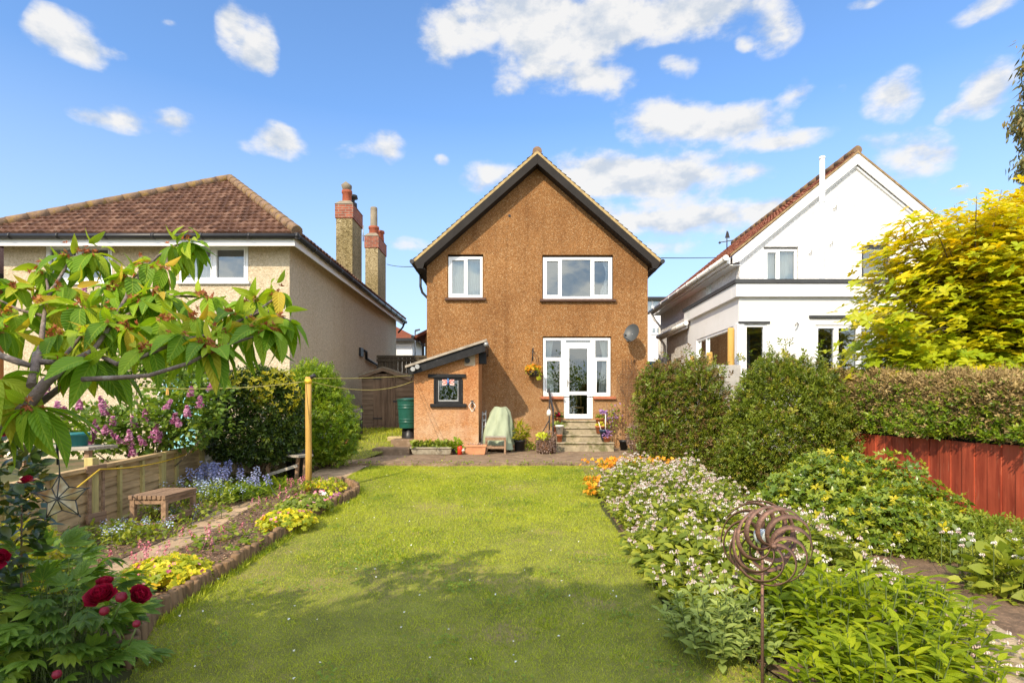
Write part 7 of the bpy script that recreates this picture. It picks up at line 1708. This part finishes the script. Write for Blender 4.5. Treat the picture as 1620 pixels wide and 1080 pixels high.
def peony():
    rg_ = np.random.default_rng(83); t = plant('peony_bush', 'large peony with divided leaves and crimson flowers in the near left corner', 'flower', (-2.4, 2.95, .12))
    LF = leaf_t(.19, 5, .42, .22, .30)
    items = [(LF, frame((s * .75, .75, -.05), (0, 0, 1)) * .52, (0, .42, 0)) for s in (-1, 1)] + [(LF, frame((s * .9, .35, -.08), (0, 0, 1)) * .46, (0, .30, 0)) for s in (-1, 1)] + [(LF, frame((s * .35, .95, 0), (0, 0, 1)) * .55, (0, .47, 0)) for s in (-1, 1)] + [(LF, frame((0, 1, 0), (0, 0, 1)) * .58, (0, .48, 0)), (STEM, np.eye(3) * .5, (0, 0, 0))]
    CP = merge_t(items); lv = Leaves()
    for cx, cy, rx, ry, h, n in ((-2.57, 3.05, .44, .40, .66, 150), (-2.25, 2.88, .17, .22, .54, 70), (-2.90, 3.5, .42, .35, .60, 70), (-2.58, 2.70, .26, .22, .45, 70)):
        a = rg_.uniform(0, 6.28, n); r = np.sqrt(rg_.random(n)); z = rg_.random(n) ** .55
        p = np.column_stack([cx + rx * r * np.cos(a), cy + ry * r * np.sin(a), gzn(np.full(n, cy)) + .06 + h * z * np.sqrt(np.clip(1 - .75 * r ** 2, 0, 1))])
        d = np.column_stack([np.cos(a) * (.5 + r), np.sin(a) * (.5 + r), rg_.normal(.22, .30, n)]) + rg_.normal(0, .35, (n, 3))
        lv.add(CP, p, d, rg_.normal(0, .25, (n, 3)) + np.array([0, 0, 1.0]), rg_.uniform(.15, .23, n), 0, rng=rg_)
        b = np.column_stack([cx + rx * .3 * rg_.normal(0, 1, n), cy + ry * .3 * rg_.normal(0, 1, n), gzn(np.full(n, cy))]); L_ = np.linalg.norm(p - b, axis=1)
        lv.add((STEM[0] * np.array([.4, 1, .4]), STEM[1], STEM[2]), b, p - b, rdir(n, rg_), L_, 1, rng=rg_)
    lv.build('foliage', [M['peony'], M['stem']], t)
    bloom(t, P(161, 948, 2.72), .068, 60, 'petal', 11, (.15, -.55, 1)); bloom(t, P(166, 926, 2.8), .045, 34, 'petal', 12, (.1, -.3, 1)); bloom(t, P(217, 944, 2.7), .056, 54, 'petal', 13, (.75, -.25, .6)); 
    for i, (px, py, y, r) in enumerate(((192, 944, 2.66, .026), (165, 966, 2.66, .022), (216, 986, 2.62, .018), (90, 1066, 2.5, .02))):
        k = MB(); k.lathe(P(px, py, y), [(0, -r), (r * .8, -r * .6), (r, 0), (r * .75, r * .7), (0, r)], 14); k.build('bud', pm('crimson bud', (.20, .004, .022), .5, .2, 40, .1) if i == 0 else bpy.data.materials['crimson bud'], t)
        k = MB(); k.tube([P(px, py, y) + Vector((0, 0, -r)), P(px - 12, py + 34, y + .05)], .004, 5); k.build('bud_stem', M['stem'], t)
peony()

# ---- flower bed: cranesbill clumps, pink sprays, pansies, seedlings
GER = whorl(leaf_t(.36, 3, .6, .1, .15, tip=.6), 5, 2, .22, .55)
def dome(parent, cx, cy, rx, ry, h, sets, seed, mats):
    rg_ = np.random.default_rng(seed); lv = Leaves()
    for tm, mi, n, sz, zlo in sets:
        a = rg_.uniform(0, 6.28, n); r = np.sqrt(rg_.random(n)); zz = zlo + (1 - zlo) * rg_.random(n) ** .5
        p = np.column_stack([cx + rx * r * np.cos(a), cy + ry * r * np.sin(a), gzn(np.full(n, cy)) + .03 + h * zz * np.sqrt(np.clip(1 - .8 * r * r, 0, 1))])
        lv.add(tm, p, np.column_stack([np.cos(a) * r * .7, np.sin(a) * r * .7 - .2, np.full(n, .9)]) + rg_.normal(0, .3, (n, 3)), rdir(n, rg_), sz * rg_.uniform(.7, 1.2, n), mi, rng=rg_)
    return lv.build('foliage', mats, parent)
for i, (px, py, rx, ry, h, n, lab) in enumerate([(268, 925, .34, .30, .20, 420, 'lime cranesbill clump nearest the peony in the flower bed'), (228, 935, .20, .22, .14, 150, 'smaller lime cranesbill clump beside the peony blooms'), (455, 838, .32, .38, .20, 380, 'lime and green cranesbill clump midway along the flower bed'), (482, 815, .34, .36, .24, 330, 'green cranesbill clump in front of the washing line post')]):
    g = G(px, py); t = plant('cranesbill', lab, 'flower', g, 'cranesbills in the flower bed')
    dome(t, g.x, g.y, rx, ry, h, [(GER, 0, n, .075, .2), (rhomb(.35, .1, .2), 2, n // 2, .03, .1), (T_FLOR, 1, 26, .03, .9)], 90 + i, [M['geranium'] if i != 3 else M['weed'], M['pink'], M['weed']])
SPRAY = merge_t([(STEM, np.diag([.35, 1, .35]), (0, 0, 0))] + [(T_FLOR, frame((math.cos(a), .3, math.sin(a)), (0, 1, 0)) * .055, (.10 * math.cos(a) * (1.2 - s), s, .10 * math.sin(a) * (1.2 - s))) for a, s in zip(np.arange(12) * 2.4, np.linspace(.62, 1.0, 12))])
for i, (px, py, n, lab) in enumerate([(215, 905, 14, 'pink coral bells beside the path near the peony'), (320, 868, 9, 'pink coral bells halfway along the path edge'), (415, 805, 8, 'pink coral bells at the bend of the path'), (470, 780, 16, 'pink coral bells at the foot of the washing line post')]):
    g = G(px, py); t = plant('coral_bells', lab, 'flower', g, 'coral bells in the flower bed'); rg_ = np.random.default_rng(100 + i); lv = Leaves()
    p = np.column_stack([g.x + .08 + rg_.normal(0, .11, n), g.y + rg_.normal(0, .2, n), np.full(n, g.z + .02)]); lv.add(SPRAY, p, rg_.normal(0, .22, (n, 3)) + np.array([0, 0, 1]), rdir(n, rg_), rg_.uniform(.14, .26, n), 0, rng=rg_)
    m = n * 4; p = np.column_stack([g.x + .09 + rg_.normal(0, .10, m), g.y + rg_.normal(0, .18, m), g.z + rg_.uniform(.03, .09, m)]); lv.add(GER, p, rg_.normal(0, .3, (m, 3)) + np.array([0, 0, 1]), rdir(m, rg_), .05, 1, rng=rg_); lv.build('foliage', [M['pink'], M['weed']], t)
g = G(515, 800); t = plant('pansy', 'pink yellow and blue pansies in the tip of the flower bed', 'flower', g); rg_ = np.random.default_rng(110); lv = Leaves()
for mi, (dx, nm, n) in enumerate(((-.12, 'pink', 14), (-.02, 'daisy', 12), (.05, 'limeflower', 16), (.14, 'bluebell', 12))):
    p = np.column_stack([g.x + dx + rg_.normal(0, .035, n), g.y + rg_.normal(0, .08, n), g.z + rg_.uniform(.08, .2, n)]); lv.add(T_FLOR, p, rg_.normal(0, .4, (n, 3)) + np.array([0, -1, .6]), rdir(n, rg_), .032, mi, rng=rg_)
n = 90; p = np.column_stack([g.x + rg_.normal(0, .12, n), g.y + rg_.normal(0, .1, n), g.z + rg_.uniform(.03, .14, n)]); lv.add(T_OV, p, rdir(n, rg_) + np.array([0, 0, .5]), rdir(n, rg_), .05, 4, rng=rg_); lv.build('foliage', [M['pink'], M['daisy'], M['limeflower'], M['lilac'], M['weed']], t)
g = G(515, 782); t = plant('yellow_leaf_clump', 'yellow green leafy clump behind the pansies beside the post', 'flower', g); dome(t, g.x - .02, g.y, .34, .2, .22, [(GER, 0, 180, .06, .2), (T_OV, 1, 160, .05, .2)], 111, [M['geranium'], M['weed']])
for i, (px, py, s, lab) in enumerate([(405, 872, 1.3, 'upright pale seedling beside the log edging'), (390, 868, .9, 'dark leafed seedling left of the pale seedling'), (362, 858, 1.1, 'spindly weed in the middle of the flower bed'), (350, 820, 1.6, 'tall spindly weed by the path in the flower bed'), (372, 890, .8, 'low weed close to the log edging'), (445, 850, .9, 'pale seedling beside the cranesbill and logs'), (318, 872, .9, 'blue green leaf rosette beside the near cranesbill')]):
    g = G(px, py); t = plant('seedling', lab, 'plant', g, 'seedlings in the flower bed'); rg_ = np.random.default_rng(120 + i); lv = Leaves(); n = int(26 * s)
    p = np.column_stack([g.x + rg_.normal(0, .05 * s, n), g.y + rg_.normal(0, .05 * s, n), g.z + .02 + .17 * s * rg_.random(n)]); lv.add(T_OV2, p, np.column_stack([rg_.normal(0, 1, n), rg_.normal(0, 1, n), rg_.uniform(0, 1.4, n)]), (0, 0, 1), rg_.uniform(.04, .085, n), 0, rng=rg_)
    lv.add(STEM, [(g.x, g.y, g.z)], (0, 0, 1), (1, 0, 0), .17 * s, 1); lv.build('foliage', [M['weed'] if i % 2 else M['hedge_green'], M['stem']], t)

# ---- border under the fence: weeds, forget-me-nots, bluebells
STRAP = leaf_t(.045, 5, .4, .25, .75)
BBS = merge_t([(STEM, np.diag([.5, 1, .5]), (0, 0, 0))] + [(BELL, frame((math.cos(a) * .8, -.35, math.sin(a) * .8), (0, 1, 0)) * .085, (.05 * math.cos(a), s, .05 * math.sin(a))) for a, s in zip(np.arange(15) * 2.4, np.linspace(.60, 1.0, 15))])
def bluebells(px, py, n, ns, lab, sp=.2, h=.36):
    n = int(n * .6)
    g = G(px, py); t = plant('bluebell_clump', lab, 'flower', g, 'bluebells along the left border'); rg_ = np.random.default_rng(int(px)); lv = Leaves()
    p = np.column_stack([g.x + rg_.normal(0, sp, ns), g.y + rg_.normal(0, sp, ns), np.full(ns, g.z)]); a = rg_.uniform(0, 6.28, ns); lv.add(STRAP, p, np.column_stack([np.cos(a) * .7, np.sin(a) * .7, rg_.uniform(.5, 1.6, ns)]), (0, 0, 1), rg_.uniform(.22, .42, ns), 0, rng=rg_)
    p = np.column_stack([g.x + rg_.normal(0, sp, n), g.y + rg_.normal(0, sp, n), np.full(n, g.z)]); lv.add(BBS, p, rg_.normal(0, .14, (n, 3)) + np.array([0, 0, 1]), rdir(n, rg_), h * rg_.uniform(.8, 1.2, n), 1, rng=rg_); lv.build('foliage', [M['strap'], M['bluebell']], t)
bluebells(345, 778, 34, 130, 'pale bluebells in front of the wall end', .14, .42); bluebells(378, 758, 26, 90, 'bluebells under the dark bush left of the plank bench', .2, .46); bluebells(405, 752, 24, 90, 'bluebells beside the plank bench', .2, .48); bluebells(440, 752, 16, 90, 'sparse bluebells before the plank bench', .2, .44)
bluebells(502, 728, 20, 80, 'bluebells behind the washing line post', .14, .42); bluebells(522, 718, 24, 90, 'bluebells at the foot of the loose green bush', .2, .45); bluebells(396, 786, 0 + 4, 150, 'strappy bluebell leaves at the path edge', .22, .34); bluebells(430, 772, 4, 130, 'arching bluebell leaves beside the bend of the path', .2, .34); bluebells(365, 792, 3, 120, 'low strappy leaves between the bench and the path', .18, .3)
FMN = merge_t([(STEM, np.diag([.3, 1, .3]), (0, 0, 0))] + [(T_FLOR, frame((math.cos(a) * .4, 1, math.sin(a) * .4), (0, 0, 1)) * .055, (.13 * math.cos(a), s, .13 * math.sin(a))) for a, s in zip(np.arange(9) * 2.4, np.linspace(.80, 1.02, 9))])
for i, (px, py, n, lab) in enumerate([(318, 788, 34, 'forget me nots behind the teak bench'), (338, 795, 24, 'forget me nots right of the teak bench'), (225, 850, 22, 'forget me nots left of the teak bench'), (275, 822, 10, 'forget me nots under the teak bench'), (180, 860, 12, 'leafy forget me nots at the fence post')]):
    g = G(px, py); t = plant('forget_me_not', lab, 'flower', g, 'forget me nots along the fence'); rg_ = np.random.default_rng(140 + i); lv = Leaves(); sp = .2
    p = np.column_stack([g.x + rg_.normal(0, sp, n), g.y + rg_.normal(0, sp, n), np.full(n, g.z)]); lv.add(FMN, p, rg_.normal(0, .2, (n, 3)) + np.array([0, 0, 1]), rdir(n, rg_), rg_.uniform(.16, .34, n) * (1 if i < 2 else .7), 1, rng=rg_)
    m = 420; p = np.column_stack([g.x + rg_.normal(0, sp * 1.1, m), g.y + rg_.normal(0, sp * 1.1, m), g.z + .02 + rg_.random(m) ** 1.4 * (.22 if i < 2 else .15)]); lv.add(T_OV, p, rdir(m, rg_) + np.array([0, 0, .5]), rdir(m, rg_) + np.array([0, 0, 1]), rg_.uniform(.03, .07, m), 0, rng=rg_); lv.build('foliage', [M['weed'], M['fmn']], t)
# chips and litter on the beds, loose leaves on the soil
rg_ = np.random.default_rng(150); lv = Leaves()
for poly, n in ((BED, 4200), ([tuple(G(*p)[:2]) for p in [(60, 930), (120, 917), (260, 855), (330, 813), (400, 791), (420, 735), (318, 772), (180, 832), (75, 884)]], 2600)):
    xy = scatter_poly(poly, n, rg_, .4); lv.add(rhomb(.3, .1, .1), np.column_stack([xy, gzn(xy[:, 1]) + .045]), rdir(n, rg_) * np.array([1, 1, .3]), rdir(n, rg_) * .5 + np.array([0, 0, 1]), rg_.uniform(.012, .04, n), 0, rng=rg_)
    xy = scatter_poly(poly, n // 9, rg_, .3); m = len(xy); lv.add(T_OV, np.column_stack([xy, gzn(xy[:, 1]) + .05]), rdir(m, rg_) + np.array([0, 0, .7]), rdir(m, rg_) + np.array([0, 0, 1]), rg_.uniform(.02, .05, m), 1, rng=rg_)
o = lv.build('bark_mulch', [M['mulch'], M['weed']]); tag(o, 'bark chips and tiny weeds strewn over the bed soil', 'mulch', kind='stuff')
# a few escaped bells and weeds on the side path
rg_ = np.random.default_rng(151); lv = Leaves(); n = 60; pth = [tuple(G(*p)[:2]) for p in [(1440, 935), (1500, 1100), (1700, 1075), (1560, 985), (1490, 938)]]
xy = scatter_poly(pth, n, rg_); lv.add(BELLS, np.column_stack([xy, gzn(xy[:, 1]) + .055]), rdir(n, rg_) * np.array([1, 1, .2]), (0, 0, 1), .03, 1, rng=rg_)
xy = scatter_poly(pth, 120, rg_); lv.add(T_OV2, np.column_stack([xy, gzn(xy[:, 1]) + .06]), rdir(120, rg_) * np.array([1, 1, .3]) + np.array([0, 0, .3]), (0, 0, 1), rg_.uniform(.03, .08, 120), 0, rng=rg_)
o = lv.build('path_weeds', [M['weed'], M['bell']]); tag(o, 'weeds and fallen bells on the gritty side path', 'weeds', kind='stuff')
# weeds along the foot of the wall and the patio edge
rg_ = np.random.default_rng(152); lv = Leaves(); n = 900
x = rg_.uniform(-3.2, 3.9, n); y = np.where(rg_.random(n) < .7, 11.36 + rg_.normal(0, .03, n), rg_.uniform(11.5, 15.3, n)); keep = rg_.random(n) < .35 + .65 * (np.sin(x * 3.7) > .2); x, y = x[keep], y[keep]; m = len(x)
lv.add(T_OV, np.column_stack([x, y, .50 + rg_.random(m) * .05]), rdir(m, rg_) + np.array([0, 0, .8]), rdir(m, rg_), rg_.uniform(.02, .05, m), 0, rng=rg_)
g0 = P(838, 706, 14.6); m = 160; lv.add(T_OV, np.array(g0) + rg_.normal(0, 1, (m, 3)) * np.array([.16, .1, .06]), rdir(m, rg_) + np.array([0, 0, .8]), rdir(m, rg_), .06, 0, rng=rg_)
o = lv.build('patio_weeds', M['weed']); tag(o, 'small green weeds in the joints of the brown patio', 'weeds', kind='stuff')

# ---- the flowering cherry in the left foreground
def cherry():
    rg_ = np.random.default_rng(201)
    t = plant('cherry_tree', 'cherry tree with drooping fresh green leaves reaching in from the left', 'tree', (-2.35, 1.35, .05))
    def Yd(px, py): return 2.15 + max(0, (600 - py)) / 230 * .85 + max(0, px - 330) / 150 * .10
    B = lambda *pts: [P(px, py, Yd(px, py) + (dy[0] if dy else 0)) for px, py, *dy in pts]
    br = [([(-2.35, 1.35, .0), (-2.33, 1.4, .7), (-2.30, 1.5, 1.25), P(-60, 712, 2.1)], .075, .045),
          (B((-60, 712), (0, 678), (45, 640), (72, 605), (105, 578), (146, 556)), .028, .013),
          (B((-30, 700, .1), (20, 665, .1), (60, 640, .1), (95, 613, .12), (130, 600, .15)), .018, .010),
          (B((-40, 520), (0, 562), (28, 572), (52, 579), (58, 560)), .012, .015), (B((50, 610), (56, 580), (62, 558), (64, 548), (70, 500), (76, 455), (71, 431)), .017, .004),
          (B((62, 572), (85, 573), (105, 560), (130, 530)), .013, .006),
          (B((130, 600), (190, 597), (235, 594), (300, 574), (345, 550), (410, 530), (434, 524)), .010, .004), (B((146, 556), (185, 576), (220, 566), (290, 537), (330, 530), (395, 500), (435, 472), (440, 460)), .010, .004),
          (B((146, 556), (175, 515), (200, 470), (225, 430), (250, 405), (277, 388), (299, 383)), .010, .004), (B((175, 515), (215, 490), (252, 467), (330, 470)), .009, .005), (B((76, 470), (100, 430), (113, 407), (148, 401)), .008, .004), (B((70, 500), (30, 490), (-10, 470)), .008, .004), (B((200, 470), (205, 445), (236, 418)), .007, .004), (B((395, 500), (420, 490), (460, 508)), .006, .004)]
    limbs(t, 'trunk', br, 'bark', 9)
    LF = leaf_t(.215, 7, .48, .30, .45, tip=.95, wave=.04); LF2 = leaf_t(.195, 7, .48, .42, .72, tip=.95, wave=.06)
    wh = [(71, 431, 60, 11), (113, 407, 52, 12), (148, 401, 50, 10), (208, 440, 56, 11), (236, 418, 55, 10), (277, 390, 50, 11), (300, 384, 58, 12), (252, 467, 68, 12), (227, 476, 60, 9), (132, 486, 66, 11), (142, 527, 62, 9), (173, 514, 64, 11), (94, 530, 68, 10), (403, 478, 62, 11), (365, 497, 64, 9), (409, 522, 68, 10), (430, 520, 58, 10), (324, 545, 70, 11), (342, 551, 66, 9), (290, 530, 68, 10), (151, 570, 84, 12), (53, 645, 92, 12), (-5, 600, 92, 10), (71, 480, 64, 8), (233, 552, 60, 7), (5, 525, 66, 8), (440, 462, 46, 11), (447, 505, 58, 11), (208, 520, 58, 7), (262, 425, 50, 7), (330, 470, 56, 7), (30, 455, 54, 8), (185, 455, 56, 7), (105, 455, 54, 8), (310, 503, 56, 8), (350, 525, 56, 7), (180, 492, 56, 7), (-10, 440, 60, 8), (270, 505, 58, 7), (120, 570, 66, 5), (20, 500, 60, 6), (-30, 480, 70, 8), (-40, 640, 95, 9)]
    lv = Leaves(); cal = Leaves()
    for px, py, L, n in wh:
        y = Yd(px, py); c = np.array(P(px, py, y)); L = L * y / F * .93; n = max(6, int(n * 1.05))
        a = rg_.uniform(0, 6.28) + 2 * math.pi * (np.arange(n) + rg_.uniform(-.3, .3, n)) / n
        el = rg_.normal(-.55, .45, n); d = np.column_stack([np.cos(a), np.sin(a) * .9 - .15, el]); d[:, 0] += .12
        s = L * rg_.uniform(.58, 1.15, n); p = c + np.column_stack([np.cos(a) * .012, np.sin(a) * .012, np.zeros(n)])
        up = np.array([0, -.15, 1.0]) + rg_.normal(0, .28, (n, 3))
        h = n // 2; lv.add(LF, p[:h], d[:h], up[:h], s[:h], 0, rng=rg_); lv.add(LF2, p[h:], d[h:] + np.array([0, 0, -.25]), up[h:], s[h:], 0, rng=rg_)
        m = int(rg_.integers(3, 13)); lv.add(LF2, c + rg_.normal(0, .02, (4, 3)), rdir(4, rg_) * np.array([.6, .6, .3]) + np.array([0, -.1, .25]), rdir(4, rg_), L * .55, 0, rg_.uniform(.7, 1, 4), rng=rg_)
        cal.add(whorl(rhomb(.2, .1, .2), 5, 2, .8), c + rg_.normal(0, .016, (m, 3)) + np.array([0, -.03, .0]), rdir(m, rg_) + np.array([0, -.5, .1]), rdir(m, rg_), .020, 0, rng=rg_)
        cal.add(STEM, np.repeat(c[None], m, 0), rdir(m, rg_) + np.array([0, -.3, -.2]), rdir(m, rg_), .03, 0, rng=rg_)
    # the rest of the crown, over and behind the viewer's left shoulder
    L2 = [(-2.95, .75, 2.35, .62, .5, .42), (-3.5, .5, 2.2, .5, .5, .4), (-2.3, .35, 2.4, .5, .4, .35)]
    p, nn = shell(L2, 420, .3, 1.05, rng=rg_, inner=.6); keep = (p[:, 0] < -.92 * p[:, 1] - .12) | (p[:, 1] < .15); p, nn = p[keep], nn[keep]; m = len(p)
    a = rg_.uniform(0, 6.28, m); lv.add(LF, p, np.column_stack([np.cos(a), np.sin(a), rg_.normal(-.3, .35, m)]), (0, 0, 1), rg_.uniform(.12, .19, m), 0, rng=rg_)
    k = []
    for l in L2:
        for _ in range(4): k.append(([(-2.32, 1.42, .9), tuple(np.array([-2.32, 1.42, .9]) * .5 + np.array(l[:3]) * .5 + rg_.normal(0, .1, 3)), tuple(np.array(l[:3]) + rdir(1, rg_)[0] * np.array(l[3:]) * .7)], .03, .006))
    limbs(t, 'rear_limb', k, 'bark', 7)
    lv.build('crown', M['cherry'], t); cal.build('spent_blossom', M['calyx'], t)
cherry()
# trees and a hedge at the viewer's end of the garden, behind the camera: they throw the shade over the near lawn
def back_tree(name, label, base, lobes, n, sz, mat, seed):
    rg_ = np.random.default_rng(seed); t = plant(name, label, 'tree', base); bush(t, 'crown', lobes, [([leaf_t(.3, 2, .45, .2, .2)], 0, n, sz, .2, 1.05)], seed, -1, [M[mat]], .22, .5)
    fork = Vector(base) + Vector((0, 0, lobes[0][2] - lobes[0][5] - base[2])); k = [([base, tuple(fork)], .16, .11)]
    for l in lobes:
        for _ in range(4): e = np.array(l[:3]) + rdir(1, rg_)[0] * np.array(l[3:]) * .8; k.append(([tuple(fork), tuple(np.array(fork) * .5 + e * .5), tuple(e)], .05, .008))
    limbs(t, 'trunk', k, 'bark2', 7)
back_tree('garden_tree', 'broad green tree standing behind the viewer that shades the near lawn', (-5.3, -4.3, -.15), [(-3.75, -3.80, 6.2, .85, .95, .85), (-4.8, -4.20, 6.2, .95, .95, .90), (-5.6, -4.5, 6.2, .75, .9, .85), (-3.2, -3.6, 6.1, .50, .7, .6), (-4.3, -4.8, 6.2, 1.2, .8, .8)], 19000, .16, 'hedge_green', 301)
back_tree('fence_side_tree', 'small tree beyond the left fence outside the view', (-8.6, .8, 0), [(-8.4, .8, 4.2, .9, .9, .8), (-9.4, 1.8, 4.4, .9, .9, .8), (-8.0, -.3, 4.0, .8, .8, .7)], 900, .13, 'hedge_green', 302)
back_tree('rear_tree', 'dark tree far behind the viewer reflected in the door glass', (3.2, -12, -.4), [(3.2, -12, 3.2, 2.0, 1.5, 2.0), (5.0, -12.5, 2.8, 1.8, 1.5, 1.8)], 3600, .2, 'hedge_green', 303)

# ---- the grass itself
def grass():
    rg_ = np.random.default_rng(401); lv = Leaves()
    BL = (np.array([(-.06, 0, 0), (.06, 0, 0), (.04, .55, -.06), (-.04, .55, -.06), (0, 1, -.28)], float), [[0, 1, 2, 3], [3, 2, 4]], np.array([(0, 0), (1, 0), (1, .5), (0, .5), (.5, 1)], float))
    BT = (np.array([(-.09, 0, 0), (.09, 0, 0), (0, 1, -.2)], float), [[0, 1, 2]], np.array([(0, 0), (1, 0), (.5, 1)], float))
    near = [(x, y) for x, y in LAWN]
    xy = scatter_poly(near, 380000, rg_, .6); y = xy[:, 1]; sel = y < 5.2
    h = .014 + .005 * np.sin(xy[:, 0] * 2.3 + 1) * np.sin(xy[:, 1] * 1.9) + rg_.random(len(xy)) * .012; tuft = (np.sin(xy[:, 0] * 7.1) * np.sin(xy[:, 1] * 6.3 + 2) > .82); h = np.where(tuft, h * 1.35, h)
    for m_, tm, k in ((sel, BL, 1.0), (~sel, BT, 1.15)):
        n = m_.sum(); d = rg_.normal(0, .55, (n, 3)) * np.array([1, 1, 0]) + np.array([0, 0, .75]); lv.add(tm, np.column_stack([xy[m_], gzn(y[m_]) + .003]), d, rdir(n, rg_), h[m_] * k * (1 + np.clip(y[m_] - 6, 0, 6) * .07), 0, rng=rg_)
    # ragged longer grass along the logs and the bed
    e = [np.array(G(*p)) for p in [(240, 990), (300, 950), (400, 884), (480, 834), (520, 810), (556, 795), (570, 784), (562, 772), (528, 766)]]; q = []
    for a, b in zip(e[:-1], e[1:]): m = int(np.linalg.norm(b - a) * 420); s = rg_.random((m, 1)); q.append(a + (b - a) * s + rg_.normal(0, .028, (m, 3)) * np.array([1, 1, 0]) + np.array([.03, -.01, 0]))
    q = np.vstack(q); n = len(q); q[:, 2] = gzn(q[:, 1]); lv.add(BL, q, rg_.normal(0, .5, (n, 3)) * np.array([1, 1, 0]) + np.array([0, 0, .8]), rdir(n, rg_), rg_.uniform(.04, .085, n) , 0, rng=rg_)
    xy = scatter_poly([(-5.1, 12.35), (-3.3, 12.35), (-3.05, 13.2), (-2.62, 16.7), (-5.1, 16.7)], 9000, rg_); zz = .46 + np.clip((xy[:, 1] - 12.3) / 4.5, 0, 1) * .56; n = len(xy)
    lv.add(BT, np.column_stack([xy, zz]), rg_.normal(0, .5, (n, 3)) * np.array([1, 1, 0]) + np.array([0, 0, .8]), rdir(n, rg_), rg_.uniform(.05, .10, n), 0, rng=rg_)
    # clover patches and daisies
    CL = whorl(leaf_t(.5, 2, .6, .1, .05, tip=.5), 3, 1, .25, .6); cs = scatter_poly(near, 120, rg_, .9)
    p = np.vstack([c + rg_.normal(0, .09, (46, 2)) for c in cs]); p = p[inpoly(p[:, 0], p[:, 1], near)]; n = len(p); lv.add(CL, np.column_stack([p, gzn(p[:, 1]) + .028]), rg_.normal(0, .25, (n, 3)) + np.array([0, 0, 1]), rdir(n, rg_), rg_.uniform(.018, .03, n), 1, rng=rg_)
    p = scatter_poly(near, 170, rg_, .5); n = len(p); lv.add(whorl(rhomb(.25, 0, 0), 7, 1, .15), np.column_stack([p, gzn(p[:, 1]) + .042]), rg_.normal(0, .2, (n, 3)) + np.array([0, -.3, 1]), rdir(n, rg_), rg_.uniform(.007, .012, n), 2, rng=rg_)
    o = lv.build('grass', [M['grassb'], M['clover'], M['daisy']], smooth=False); tag(o, 'mown lawn grass with clover and a few daisies', 'grass', kind='stuff')
grass()
